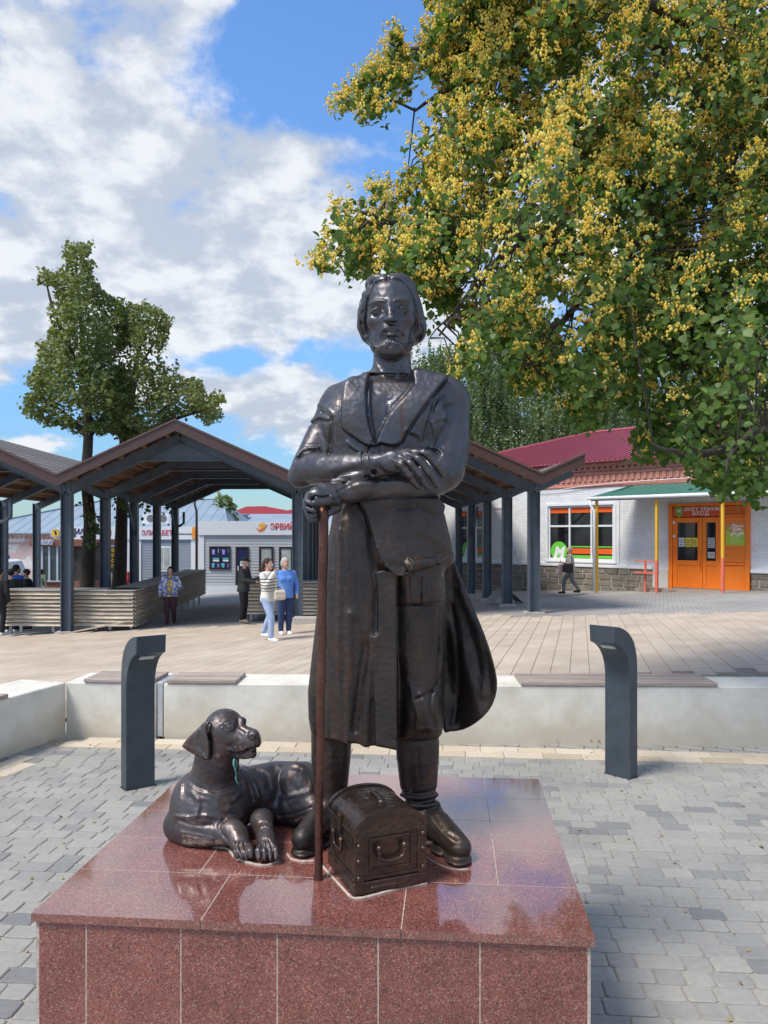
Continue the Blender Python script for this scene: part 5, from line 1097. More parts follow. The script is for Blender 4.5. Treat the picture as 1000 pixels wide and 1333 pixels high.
# ------------------------------------------------------------------ market shelter: steel frames, timber purlins, brown roof
STEEL = mat('shelter_steel', (0.070,0.093,0.122), rough=0.45, noise=0.22, nscale=3, bump=0.05)
FASCIA = mat('brown_fascia', (0.070,0.036,0.030), rough=0.38, noise=0.12, nscale=4)
PURLIN = mat('purlin_wood', (0.26,0.15,0.085), rough=0.8, noise=0.35, nscale=5, stretch=(1,10,1))
BOARDS = mat('roof_boards', (0.21,0.105,0.055), col2=(0.33,0.18,0.10), rough=0.85, nscale=4, stretch=(1,8,1), objrand=0.2)
SHINGLE = mat('shingle', (0.16,0.145,0.14), rough=0.95, noise=0.45, nscale=14, bump=0.5, bscale=30, objrand=0.12)
CX = R(2.2)
def build_shelter():
    A = Vector((-8.25, 20.0, 0)); Bp = Vector((3.80, 19.5, 0)); ex = (Bp-A).normalized(); L_ = (Bp-A).length; ey = Vector((-0.052, 1, 0)).normalized()
    zv, zp = 3.30, 4.66      # outer roof height at valley and ridge
    pitch = L_/2.0; half = pitch/2
    t = empty('market_shelter', tuple(A), 0, 'long market shelter with a brown zigzag roof of three gables on dark steel posts', 'shelter')
    def W(u, v, z): p = A+ex*u+ey*v; return Vector((p.x-A.x, p.y-A.y, z))
    fr = [0.0, 3.2, 6.4, 9.6, 12.8]; v0, v1 = -0.75, 13.5
    def hprof(name, u, v, z0, z1, w=0.27, dpt=0.25, ft=0.022):
        m = MB()
        for sx in (-1, 1): m.prism([(sx*w/2-0.0*sx, -dpt/2), (sx*(w/2-ft), -dpt/2), (sx*(w/2-ft), dpt/2), (sx*w/2, dpt/2)], (0,0,z1-z0), W(u, v, z0), ex=tuple(ex), ey=tuple(ey))
        m.prism([(-w/2+ft, -0.012), (w/2-ft, -0.012), (w/2-ft, 0.012), (-w/2+ft, 0.012)], (0,0,z1-z0), W(u, v, z0), ex=tuple(ex), ey=tuple(ey))
        return m.build(name, STEEL, t)
    ups = [(-pitch, 'v'), (0, 'v'), (pitch, 'v'), (2*pitch, 'v')]
    for v in fr:
        for u, _ in ups:
            p = A+ex*u+ey*v; hprof('post', u, v, gz(p.x, p.y)-0.02, zv-0.18)
            m = MB(); q = W(u, v, gz(p.x, p.y)); m.box(q.x-0.24, q.x+0.24, q.y-0.22, q.y+0.22, q.z-0.1, q.z+0.03 if u < 10 or v > 3 else q.z+0.01); m.build('footing', mat('footing_concrete', (0.42,0.39,0.35), rough=0.9, noise=0.2), t)
        # rafters, hip joints with stiffeners
        for g in range(-1, 2):
            ua, ub, um = g*pitch, (g+1)*pitch, (g+0.5)*pitch
            for s, (p, q) in enumerate(((ua, um), (ub, um))):
                a = W(p, v, zv-0.33); b = W(q, v, zp-0.36)
                m = MB(); m.beam(a, b, 0.20, 0.24); m.build('rafter', STEEL, t)
                for sg in (-1, 1):
                    m = MB(); m.beam(a+Vector((0,0,0.125*sg)), b+Vector((0,0,0.125*sg)), 0.26, 0.016); m.build('rafter_flange', STEEL, t)
            # haunch wedge under the ridge
            m = MB(); k = 0.34; a = W(um-half*k, v-0.05, zp-0.36-(zp-zv-0.03)*k-0.12); b = W(um+half*k, v-0.05, zp-0.36-(zp-zv-0.03)*k-0.12); c = W(um, v-0.05, zp-0.36-0.12)
            m.add([a, b, c, a+ey*0.1, b+ey*0.1, c+ey*0.1], [(0,1,2),(3,5,4),(0,3,4,1),(1,4,5,2),(2,5,3,0)]); m.build('ridge_gusset', STEEL, t)
            m = MB(); m.beam(a+ey*0.05, b+ey*0.05, 0.22, 0.016); m.build('gusset_flange', STEEL, t)
        # half bay upturned at the right end
        m = MB(); m.beam(W(2*pitch, v, zv-0.33), W(2*pitch+0.95, v, zv-0.33+0.95*(zp-zv)/half), 0.20, 0.24); m.build('rafter', STEEL, t)
    # purlins, boarding, roof skins, fascias
    slopes = []
    for g in range(-1, 2):
        um = (g+0.5)*pitch; slopes += [(g*pitch, um, zv, zp), ((g+1)*pitch, um, zv, zp)]
    slopes.append((2*pitch, 2*pitch+1.05, zv, zv+1.05*(zp-zv)/half))
    for (ua, ub, za, zb) in slopes:
        n = 5 if abs(ub-ua) > 2 else 2
        for k in range(n):
            f = (k+0.5)/n; u = ua+(ub-ua)*f; z = za+(zb-za)*f-0.15
            m = MB(); m.beam(W(u, v0+0.05, z), W(u, v1-0.05, z), 0.06, 0.13); m.build('purlin', PURLIN, t)
        nb = 12 if n == 5 else 4            # underside boards run along the roof
        for k in range(nb):
            f0, f1 = k/nb+0.008, (k+1)/nb-0.008; z0 = za+(zb-za)*f0-0.068; z1 = za+(zb-za)*f1-0.068; a0 = ua+(ub-ua)*f0; a1 = ua+(ub-ua)*f1
            vs = [W(a0, v0+0.03, z0), W(a1, v0+0.03, z1), W(a1, v1-0.03, z1), W(a0, v1-0.03, z0)]; vs += [p+Vector((0,0,-0.02)) for p in vs]
            m = MB(); m.add(vs, [(0,1,2,3),(7,6,5,4),(0,4,5,1),(1,5,6,2),(2,6,7,3),(3,7,4,0)]); m.build('board', BOARDS, t)
        nc = 10 if n == 5 else 4            # shingle courses, each lapping the one below
        for k in range(nc):
            f0, f1 = k/nc, (k+1)/nc; a0 = ua+(ub-ua)*f0; a1 = ua+(ub-ua)*f1; z0 = za+(zb-za)*f0-0.012; z1 = za+(zb-za)*f1-0.026
            vs = [W(a0, v0+0.02, z0), W(a1, v0+0.02, z1), W(a1, v1-0.02, z1), W(a0, v1-0.02, z0)]; vs += [p+Vector((0,0,-0.026)) for p in vs]
            m = MB(); m.add(vs, [(0,1,2,3),(7,6,5,4),(0,4,5,1),(1,5,6,2),(2,6,7,3),(3,7,4,0)]); m.build('shingle_course', SHINGLE, t)
        for v in (v0, v1):
            a = W(ua, v, za+0.005-0.10); b = W(ub, v, zb+0.005-0.10); vs = []
            for p in (a, b): vs += [p+Vector((0,0,-0.17))-ey*0.02, p+Vector((0,0,0.12))-ey*0.02, p+Vector((0,0,0.12))+ey*0.02, p+Vector((0,0,-0.17))+ey*0.02]
            m = MB(); m.add(vs, [(0,1,2,3),(4,7,6,5),(0,4,5,1),(1,5,6,2),(2,6,7,3),(3,7,4,0)]); m.build('fascia', FASCIA, t)
            vs = []
            for p in (a, b): vs += [p+Vector((0,0,0.085))-ey*0.05, p+Vector((0,0,0.135))-ey*0.05, p+Vector((0,0,0.135))+ey*0.10, p+Vector((0,0,0.1202))+ey*0.10]
            m = MB(); m.add(vs, [(0,1,2,3),(4,7,6,5),(0,4,5,1),(1,5,6,2),(2,6,7,3),(3,7,4,0)]); m.build('verge_trim', mat('brown_trim', (0.11,0.062,0.052), rough=0.3), t)
    # knee braces and rainwater pipes on the rear posts
    for u, v in ((0, 6.4), (0, 12.8), (2*pitch, 9.6)):
        m = MB(); m.beam(W(u+0.05, v-1.0, zv-0.5), W(u+0.05, v-0.1, zv-1.5), 0.08, 0.08); m.build('knee_brace', STEEL, t)
    for u, v, z in ((-0.62-pitch*0, 0.3, 2.95),):
        pass
    for u, v in ((-1.55, 0.1), (0.35, 12.9)):
        m = MB(); m.tube([W(u, v, 2.75), W(u, v, 2.28), W(u-0.16, v, 2.16), W(u-0.42, v, 2.14)], 0.055, 8); m.build('drain_pipe', STEEL, t, smooth=True)
    return A, ex, ey
SH_A, SH_X, SH_Y = build_shelter()

# ------------------------------------------------------------------ slatted counters under the shelter
def build_counters():
    CW = mat('counter_wood', (0.27,0.23,0.19), col2=(0.72,0.60,0.44), rough=0.8, nscale=3.2, stretch=(1.2,1.2,16), bump=0.3, bscale=10, objrand=0.22)
    TOPW = mat('counter_top', (0.33,0.31,0.29), col2=(0.45,0.42,0.38), rough=0.75, nscale=5, stretch=(1,12,1), objrand=0.1)
    LEG = mat('zinc_leg', (0.45,0.47,0.49), rough=0.4, metal=0.6)
    def run(t, a, b, z0f, ztop, n=9, inward=1, depth=0.75, front=True):
        a = Vector((a[0], a[1], 0)); b = Vector((b[0], b[1], 0)); d = (b-a).normalized(); nn = Vector((-d.y, d.x, 0))*inward; L_ = (b-a).length; o = Vector(t.location); rr = random.Random(3)
        M_ = Matrix.Translation(a-Vector((o.x, o.y, 0))) @ Matrix(((d.x, nn.x, 0, 0), (d.y, nn.y, 0, 0), (0, 0, 1, 0), (0, 0, 0, 1)))
        h = (ztop-0.04-z0f)/n; rr.random()
        for i in range(n):
            y_ = rr.uniform(-0.008, 0.008); dz = rr.uniform(-0.006, 0.006)
            # slat leaning out at its lower edge like lapped weatherboard
            z0 = z0f+i*h; m = MB(); m.add([M_ @ Vector(p) for p in ((-0.02,-0.062+y_,z0+dz),(L_+0.02,-0.062+y_,z0+dz),(L_+0.02,-0.004,z0+h*0.80),(-0.02,-0.004,z0+h*0.80),(-0.02,-0.020+y_,z0+dz-0.004),(L_+0.02,-0.020+y_,z0+dz-0.004),(L_+0.02,0.018,z0+h*0.80),(-0.02,0.018,z0+h*0.80))],
                [(0,1,2,3),(7,6,5,4),(0,4,5,1),(1,5,6,2),(2,6,7,3),(3,7,4,0)]); m.build('slat', CW, t)
        for k in range(4):
            w = (depth+0.06)/4; m = MB(); m.box(-0.05, L_+0.05, -0.06+k*w, -0.06+(k+1)*w-0.008, ztop-0.04, ztop, M_); m.build('top_board', TOPW, t)
        m = MB(); m.box(0, L_, 0.021, 0.055, z0f, ztop-0.042, M_); m.build('backing', mat('dark_backing', (0.05,0.045,0.04), rough=0.9), t)
        for x in np.arange(0.12, L_, 1.15):
            for y in (0.10, depth-0.1):
                p = M_ @ Vector((x, y, 0)); wz = gz(p.x+o.x, p.y+o.y); m = MB(); m.box(x-0.035, x+0.035, y-0.035, y+0.035, wz-0.01, ztop-0.045, M_); m.build('leg', LEG, t)
    t = empty('market_counter', (-8.3, 20.4, 0), 0, 'long L-shaped board-clad counter under the left half of the shelter', 'counter', 'slatted counters under the shelter')
    run(t, (-10.05, 20.35), (-6.62, 20.25), -0.60, 0.36)
    run(t, (-6.60, 20.28), (-7.35, 31.5), -0.62, 0.36, inward=1)
    t2 = empty('market_counter', (-3.8, 21.0, 0), 0, 'shorter board-clad counter behind the woman in blue', 'counter', 'slatted counters under the shelter')
    run(t2, (-3.80, 21.2), (-0.9, 21.05), -0.38, 0.52)
    run(t2, (-3.82, 25.0), (-3.80, 21.25), -0.38, 0.52, inward=1)
    # loose plank leaning at the foot of the left counter, orange brick by the post
    a = Vector((-8.0, 19.75, gz(-8.0, 19.75)+0.02)); b = Vector((-6.6, 20.0, gz(-6.6, 20.0)+0.22)); m = MB(); m.beam(a, b, 0.12, 0.03)
    tag(m.build('plank', mat('fresh_wood', (0.52,0.42,0.30), rough=0.8, noise=0.2), None), 'loose pale plank slipped out at the foot of the long counter', 'plank')
    k = ground_hit(388, 808); m = MB(); m.box(-0.14, 0.14, -0.07, 0.07, 0, 0.11); o = m.build('brick', mat('orange_brick', (0.50,0.22,0.12), rough=0.9, noise=0.2), None, bevel=0.006, loc=(k.x, k.y, gz(k.x,k.y))); tag(o, 'single orange brick lying beside the kerb at the middle shelter post', 'brick')
    m = MB(); m.box(-0.15, 1.5, -0.35, 0.1, -0.05, 0.16); k = ground_hit(400, 812); o = m.build('kerb', mat('footing_concrete', (0.42,0.39,0.35), rough=0.9), None, bevel=0.01, loc=(k.x-0.2, k.y+0.2, gz(k.x, k.y))); o['kind'] = 'structure'
    # folded sheet-metal barrier on the ground under the right side
    g = ground_hit(655, 784); t = empty('metal_sheet', tuple(g), R(12), 'bent grey corrugated metal sheet standing like a tent by a shelter post', 'metal sheet')
    GM = mat('old_metal', (0.22,0.23,0.24), rough=0.45, metal=0.6, noise=0.3, nscale=8)
    for s in (-1, 1):
        for i in range(7):
            y = -0.36+i*0.105; m = MB(); m.beam((s*0.03, y, 0.42), (s*0.52, y, 0.0), 0.098, 0.014+0.006*(i % 2)); m.build('rib', GM, t)
build_counters()
# ------------------------------------------------------------------ whitewashed brick shop on the right
def brick_mat(name, c1, c2, mortar, bw=0.26, bh=0.075, ms=0.006, rough=0.85, bump=0.6, patches=0.0, pc=(0.5,0.4,0.35)):
    m = bpy.data.materials.new(name); m.use_nodes = True; nt = m.node_tree; b = nt.nodes['Principled BSDF']; N = nt.nodes.new; L = nt.links.new
    tc = N('ShaderNodeTexCoord'); sp = N('ShaderNodeSeparateXYZ'); L(tc.outputs['Object'], sp.inputs[0]); cb = N('ShaderNodeCombineXYZ'); L(sp.outputs['X'], cb.inputs[0]); L(sp.outputs['Z'], cb.inputs[1])
    br = N('ShaderNodeTexBrick'); br.inputs['Scale'].default_value = 1.0; br.inputs['Brick Width'].default_value = bw; br.inputs['Row Height'].default_value = bh; br.inputs['Mortar Size'].default_value = ms; br.inputs['Mortar Smooth'].default_value = 0.3
    br.inputs['Color1'].default_value = (*c1, 1); br.inputs['Color2'].default_value = (*c2, 1); br.inputs['Mortar'].default_value = (*mortar, 1); L(cb.outputs[0], br.inputs['Vector'])
    n = N('ShaderNodeTexNoise'); n.inputs['Scale'].default_value = 1.6; n.inputs['Detail'].default_value = 8; n.inputs['Roughness'].default_value = 0.7; L(tc.outputs['Object'], n.inputs['Vector'])
    mr = N('ShaderNodeMapRange'); mr.inputs['From Min'].default_value = 0.35; mr.inputs['From Max'].default_value = 0.65; mr.inputs['To Min'].default_value = 0.86; mr.inputs['To Max'].default_value = 1.06; L(n.outputs['Fac'], mr.inputs['Value'])
    mx = N('ShaderNodeMix'); mx.data_type = 'RGBA'; mx.blend_type = 'MULTIPLY'; mx.inputs[0].default_value = 1; L(br.outputs['Color'], mx.inputs[6]); L(mr.outputs[0], mx.inputs[7]); src = mx.outputs[2]
    if patches:
        n2 = N('ShaderNodeTexNoise'); n2.inputs['Scale'].default_value = 1.1; n2.inputs['Detail'].default_value = 6; n2.inputs['Distortion'].default_value = 0.7; L(tc.outputs['Object'], n2.inputs['Vector'])
        m2 = N('ShaderNodeMapRange'); m2.inputs['From Min'].default_value = 0.52; m2.inputs['From Max'].default_value = 0.60; m2.inputs['To Max'].default_value = patches; L(n2.outputs['Fac'], m2.inputs['Value'])
        m3 = N('ShaderNodeMix'); m3.data_type = 'RGBA'; L(m2.outputs[0], m3.inputs[0]); L(src, m3.inputs[6]); m3.inputs[7].default_value = (*pc, 1); src = m3.outputs[2]
    L(src, b.inputs['Base Color']); b.inputs['Roughness'].default_value = rough
    n4 = N('ShaderNodeTexNoise'); n4.inputs['Scale'].default_value = 14; n4.inputs['Detail'].default_value = 4; L(tc.outputs['Object'], n4.inputs['Vector'])
    ad = N('ShaderNodeMath'); ad.operation = 'MULTIPLY_ADD'; L(br.outputs['Fac'], ad.inputs[0]); ad.inputs[1].default_value = -1.0; L(n4.outputs['Fac'], ad.inputs[2])
    bp = N('ShaderNodeBump'); bp.inputs['Strength'].default_value = bump; bp.inputs['Distance'].default_value = 0.02; L(ad.outputs[0], bp.inputs['Height']); L(bp.outputs[0], b.inputs['Normal'])
    return m
WHITEBRICK = brick_mat('whitewashed_brick', (0.78,0.78,0.79), (0.84,0.84,0.835), (0.64,0.64,0.64), ms=0.008)
PINKBRICK = brick_mat('pink_brick', (0.56,0.23,0.17), (0.62,0.28,0.21), (0.48,0.22,0.17), ms=0.006)
STONE = mat('brown_stone', (0.15,0.125,0.10), col2=(0.27,0.23,0.185), rough=0.95, nscale=9, bump=0.9, bscale=14, bdist=0.03, objrand=0.22)
WHITE = mat('white_paint', (0.78,0.79,0.80), rough=0.5, noise=0.05, nscale=6)
DARKGLASS = mat('dark_glass', (0.012,0.012,0.014), rough=0.06, spec=0.6, noise=0.5, nscale=3)
ORANGE = mat('orange_paint', (0.86,0.20,0.012), rough=0.38, noise=0.06, nscale=5)
ORANGE_STRIPE = mat('orange_film', (0.85,0.13,0.02), rough=0.4)
GREEN_FILM = mat('green_film', (0.16,0.60,0.06), rough=0.4)
W0 = Vector((8.4, 28.0, 0)); WU = Vector((0.690, -0.724, 0)).normalized(); WN = Vector((WU.y, -WU.x, 0))
def wall_s(px, d=0.0):
    """distance along the shop wall seen in photo column px, on a line d metres in front of the wall"""
    k = (px-500)/F; b = W0+WN*d; return (b.x-k*b.y)/(k*WU.y-WU.x)
def wall_Y(s, d=0.0): return (W0+WU*s+WN*d).y
def wz(px, py, d=0.0): s = wall_s(px, d); return CH-(py-HY)/F*wall_Y(s, d)
def build_shop():
    rz = math.atan2(WU.y, WU.x); t = empty('brick_shop', tuple(W0), rz, 'whitewashed brick shop with a pink brick cornice, magenta metal roof and an orange door', 'shop')
    # local axes: x along the wall to the right, y into the building (away from the camera), z up
    x0, x1 = wall_s(545), 13.5; zb, zw, zt = 0.60, 3.56, 4.46
    def bx(name, a, b, c, d, e, f, m, bev=0.0, par=None): q = MB(); q.box(a, b, c, d, e, f); return q.build(name, m, par or t, bevel=bev)
    W2 = (wall_s(713.5), wall_s(799), wz(756, 658), wz(756, 729.5)); W1 = (wall_s(598), wall_s(640), wz(620, 663), wz(620, 727)); DR = (wall_s(872), wall_s(977.5), -0.15, wz(925, 654.5))
    # white wall in panels round the openings
    q = MB(); cur = x0
    for (a, b, top, bot) in ((W1[0], W1[1], W1[2], W1[3]), (W2[0], W2[1], W2[2], W2[3])):
        q.box(cur, a, 0, 0.4, zb, zw); q.box(a, b, 0, 0.4, zb, bot); q.box(a, b, 0, 0.4, top, zw); cur = b
    q.box(cur, DR[0], 0, 0.4, zb, zw); q.box(DR[0], DR[1], 0, 0.4, DR[3], zw); q.box(DR[1], x1, 0, 0.4, zb, zw)
    q.build('wall', WHITEBRICK, t)
    bx('side_wall', x0+0.0005, x0+0.4, 0.4005, 12, -1.2, zw, WHITEBRICK); bx('side_wall', x1-0.4, x1-0.0005, 0.4005, 12, -1.2, zw, WHITEBRICK); bx('rear_wall', x0, x1, 12, 12.4, -1.2, zw, WHITEBRICK)
    bx('interior', x0+0.5, x1-0.5, 3.2, 3.3, -1, 3.5, mat('dim_interior', (0.05,0.045,0.04), rough=0.9, noise=0.7, nscale=1.5))
    bx('interior_ceiling', x0+0.5, x1-0.5, 0.4, 3.2, 3.3, 3.4, mat('dim_interior', (0.05,0.045,0.04)))
    # stone plinth: rough blocks standing proud of dark backing
    bx('stone_backing', x0, DR[0]-0.05, -0.03, 0.3, -1.4, zb-0.02, mat('pale_mortar', (0.62,0.60,0.55), rough=0.9)); bx('stone_backing', DR[1]+0.05, x1, -0.03, 0.3, -1.4, zb-0.02, mat('pale_mortar', (0.62,0.60,0.55), rough=0.9))
    bx('sill_band', x0, DR[0]-0.6, -0.10, -0.001, zb-0.02, zb+0.09, WHITE, 0.01); bx('sill_band', DR[1]+0.02, x1, -0.10, -0.001, zb-0.02, zb+0.09, WHITE, 0.01)
    rr = random.Random(5)
    for (a, b) in ((x0, DR[0]-0.62), (DR[1]+0.03, x1)):
        for r in range(7):
            z1 = zb-0.035-r*0.225; x = a-(0.3 if r % 2 else 0)
            while x < b:
                Ln = rr.choice((0.5, 0.56, 0.62)); xa, xb = max(a, x), min(b, x+Ln-0.03); x += Ln
                if xb-xa < 0.08: continue
                p = W0+WU*(xa+xb)*0.5
                if z1 < gz(p.x, p.y): continue
                q = MB(); dd = rr.uniform(0.055, 0.085); q.box(xa, xb, -dd, -0.02, z1-0.20, z1); q.build('stone', STONE, t, bevel=0.016)
    # --- pink cornice, projecting courses and dentils
    bx('cornice', x0-0.02, x1+0.02, -0.03, 0.4, zw+0.001, zt, PINKBRICK)
    for z, h, pr in ((3.58, 0.05, 0.05), (4.02, 0.06, 0.08), (4.16, 0.05, 0.11), (4.30, 0.10, 0.16), (4.40, 0.07, 0.19)):
        bx('brick_course', x0-0.03, x1+0.03, -pr, -0.029, z, z+h, PINKBRICK, 0.004)
    q = MB(); x = x0
    while x < x1: q.box(x, x+0.12, -0.075, -0.028, 3.78, 4.0); q.box(x+0.05, x+0.16, -0.14, -0.10, 4.22, 4.295); x += 0.24
    o = q.build('dentils', PINKBRICK, t); o['kind'] = 'stuff'
    # --- hipped roof in ribbed magenta sheet
    RM = mat('magenta_roof', (0.31,0.062,0.088), rough=0.45, noise=0.12, nscale=2)
    e = 0.42; za = 4.50; zr = 6.45; run_ = 5.2
    c = [Vector((x0-e, -e, za)), Vector((x1+e, -e, za)), Vector((x1+e, 12+e, za)), Vector((x0-e, 12+e, za))]; rA = Vector((x0+run_, 6.0, zr)); rB = Vector((x1-run_, 6.0, zr))
    th = Vector((0,0,-0.05))
    def face(name, vs, mt): q = MB(); n = len(vs); vv = list(vs)+[v+th for v in vs]; q.add(vv, [tuple(range(n)), tuple(reversed(range(n, 2*n)))]+[(i, n+i, n+(i+1) % n, (i+1) % n) for i in range(n)]); return q.build(name, mt, t)
    face('roof_slope', [c[0], c[1], rB, rA], RM); face('roof_slope', [c[1], c[2], rB], RM); face('roof_slope', [c[2], c[3], rA, rB], RM); face('roof_slope', [c[3], c[0], rA], RM)
    k = 0
    x = x0-e+0.1
    while x < x1+e-0.05:       # ribs on the front slope
        if x < rA.x: f = (x-c[0].x)/(rA.x-c[0].x)
        elif x > rB.x: f = (c[1].x-x)/(c[1].x-rB.x)
        else: f = 1.0
        f = max(0.02, f*0.985); a = Vector((x, -e-0.02, za+0.012)); b = Vector((x, -e+(6+e)*f, za+(zr-za)*f+0.012)); q = MB(); q.beam(a, b, 0.055, 0.045); q.build('roof_rib', RM, t); x += 0.205
    for s_ in (-1,):
        y = -e+0.1
        while y < 12+e:
            f = (y+e)/(6+e) if y < 6 else (12+e-y)/(6+e); f *= 0.985
            q = MB(); q.beam((c[0].x-0.01, y, za+0.012), (c[0].x+(rA.x-c[0].x)*f, y, za+(zr-za)*f+0.012), 0.055, 0.045); q.build('roof_rib', RM, t); y += 0.41
    for a, b in ((c[0], rA), (c[1], rB), (rA, rB)): q = MB(); q.tube([a+Vector((0,0,0.04)), b+Vector((0,0,0.04))], 0.07, 8); q.build('ridge_cap', RM, t)
    bx('soffit', x0-e+0.05, x1+e-0.05, -e+0.02, 0.0, za-0.055, za-0.03, mat('dark_eave', (0.10,0.05,0.05), rough=0.8))
    # --- windows
    def window(a, b, zt_, zb_, nm, name='window'):
        w = empty(name, (0,0,0)); w.parent = t
        def p(nm_, *r, m=WHITE, bev=0.006): q = MB(); q.box(*r); return q.build(nm_, m, w, bevel=bev)
        f = 0.07
        p('frame', a+0.001, a+f, 0.03, 0.14, zb_+0.001, zt_-0.001); p('frame', b-f, b-0.001, 0.03, 0.14, zb_+0.001, zt_-0.001); p('frame', a+f, b-f, 0.03, 0.14, zt_-f, zt_-0.001); p('frame', a+f, b-f, 0.03, 0.14, zb_+0.001, zb_+f)
        for k in range(1, nm): x = a+(b-a)*k/nm; p('mullion', x-0.035, x+0.035, 0.035, 0.13, zb_+f, zt_-f)
        zm = zb_+(zt_-zb_)*0.625; p('transom', a+f, b-f, 0.034, 0.131, zm-0.035, zm+0.035)
        for k in range(nm):
            xa = a+(b-a)*k/nm+0.05; xb = a+(b-a)*(k+1)/nm-0.05
            p('pane', xa, xb, 0.095, 0.105, zb_+f, zm-0.03, m=DARKGLASS, bev=0); p('pane', xa, xb, 0.095, 0.105, zm+0.03, zt_-f, m=DARKGLASS, bev=0)
            p('film_stripe', xa, xb, 0.088, 0.094, zt_-f-0.20, zt_-f, m=ORANGE_STRIPE, bev=0)
            if k > 0 or nm < 3:
                for z0, z1, mm in ((0.11, 0.21, GREEN_FILM), (0.27, 0.47, ORANGE_STRIPE), (0.51, 0.56, GREEN_FILM)):
                    if k > 0: p('film_stripe', xa, xb, 0.088, 0.094, zb_+z0-0.02, zb_+z1-0.02, m=mm, bev=0)
        # round green emblem with a white letter
        r = 0.37; cx = a+0.09+r*0.98; cz = zb_+f+r*0.72; pts = []
        for i in range(40):
            an = 2*math.pi*i/40; x = cx+r*math.cos(an); z = cz+r*math.sin(an); pts.append((max(x, a+f), max(z, zb_+f)))
        q = MB(); q.prism(pts, (0, 0.005, 0), (0, 0.080, 0)); q.build('emblem', GREEN_FILM, w)
        text_obj('lettering', 'M', 0.57, mat('white_print', (0.82,0.82,0.82), rough=0.5), (cx-0.02, 0.079, cz-0.24), parent=w, align='CENTER', shear=0.25, font_bold=0.028, extrude=0.002)
        # moulded surround and sill
        s = 0.10
        for r_ in ((a-s, a, -0.03, 0.03, zb_-0.02, zt_+s), (b, b+s, -0.03, 0.03, zb_-0.02, zt_+s), (a, b, -0.03, 0.03, zt_, zt_+s)): p('surround', *r_)
        p('sill', a-s-0.03, b+s+0.03, -0.09, 0.10, zb_-0.09, zb_-0.021)
    window(W2[0], W2[1], W2[2], W2[3], 3); window(W1[0], W1[1]+0.9, W1[2], W1[3], 3)
    q = MB(); q.box(wall_s(618), wall_s(625), 0.10, 0.5, 1.4, 2.0); q.build('display_poster', mat('violet_poster', (0.12,0.10,0.22), rough=0.5), t)
    # pilaster strip right of the window and a thin wire along the cornice
    bx('pilaster', wall_s(804), wall_s(807), -0.05, -0.001, zb+0.10, zw-0.3, WHITE)
    q = MB(); q.tube([(wall_s(px), -0.09, wz(px, py)) for px, py in ((700,640),(730,638),(760,633),(800,629),(840,626),(900,622))], 0.012, 5); q.build('cable', WHITE, t)
    # --- orange entrance
    d = empty('entrance', (0,0,0)); d.parent = t
    def p(nm_, *r, m=ORANGE, bev=0.006): q = MB(); q.box(*r); return q.build(nm_, m, d, bevel=bev)
    a, b, z0, z1 = DR; z0 = -0.05; xm = wall_s(940); zs = wz(905, 672.5)
    p('jamb', a, a+0.13, -0.10, 0.12, z0, z1); p('jamb', b-0.13, b, -0.10, 0.12, z0, z1); p('head', a+0.131, b-0.131, -0.09, 0.12, z1-0.10, z1-0.001); p('post', xm-0.06, xm+0.06, -0.08, 0.10, z0+0.05, z1-0.101)
    p('threshold', a+0.13, b-0.13, -0.05, 0.3, z0-0.1, z0+0.05, m=mat('worn_tread', (0.35,0.27,0.22), rough=0.9))
    p('sign_board', a+0.15, xm-0.07, -0.075, 0.02, zs, z1-0.12, m=mat('red_orange_sign', (0.62,0.075,0.018), rough=0.4)); 
    p('upper_panel', xm+0.061, b-0.131, -0.02, 0.05, zs+0.06, z1-0.12, m=mat('burnt_orange', (0.62,0.13,0.01), rough=0.4)); p('rail', xm+0.061, b-0.131, -0.06, 0.06, zs-0.02, zs+0.05)
    p('side_panel', xm+0.061, b-0.131, -0.02, 0.05, z0+0.95, zs-0.03); p('rail', xm+0.061, b-0.131, -0.055, 0.06, z0+0.86, z0+0.94); p('side_panel', xm+0.061, b-0.131, -0.02, 0.05, z0+0.05, z0+0.85)
    # two door leaves
    xd = wall_s(915.5); leaves = ((a+0.135, xd-0.006, 0.16), (xd+0.006, xm-0.065, 0.12))
    for i, (l, r, st_) in enumerate(leaves):
        zt_ = zs-0.03; zg0, zg1 = z0+0.98, zt_-0.17
        p('door_stile', l, l+st_, -0.05, 0.02, z0+0.055, zt_); p('door_stile', r-st_, r, -0.05, 0.02, z0+0.055, zt_); p('door_rail', l+st_, r-st_, -0.05, 0.02, zg1, zt_); p('door_rail', l+st_, r-st_, -0.05, 0.02, zg0-0.16, zg0); p('door_rail', l+st_, r-st_, -0.05, 0.02, z0+0.055, z0+0.15)
        p('door_panel', l+st_, r-st_, -0.028, 0.0, z0+0.15, zg0-0.16); p('pane', l+st_, r-st_, -0.02, -0.008, zg0, zg1, m=DARKGLASS, bev=0)
        h = zg1-zg0
        if i == 0:
            w_ = (r-st_)-(l+st_)
            for fx, fw, mm in ((0.05, 0.29, mat('notice_white', (0.62,0.64,0.72), rough=0.6)), (0.38, 0.29, mat('notice_yellow', (0.75,0.58,0.05), rough=0.6)), (0.70, 0.29, mat('notice_yellow', (0.75,0.58,0.05), rough=0.6))):
                p('notice', l+st_+w_*fx, l+st_+w_*(fx+fw), -0.026, -0.0205, zg0+h*0.36, zg0+h*0.60, m=mm, bev=0)
                for k in range(3): p('print_line', l+st_+w_*(fx+0.04), l+st_+w_*(fx+fw-0.06), -0.0275, -0.0262, zg0+h*(0.40+0.06*k), zg0+h*(0.42+0.06*k), m=mat('dark_print', (0.03,0.03,0.05), rough=0.6), bev=0)
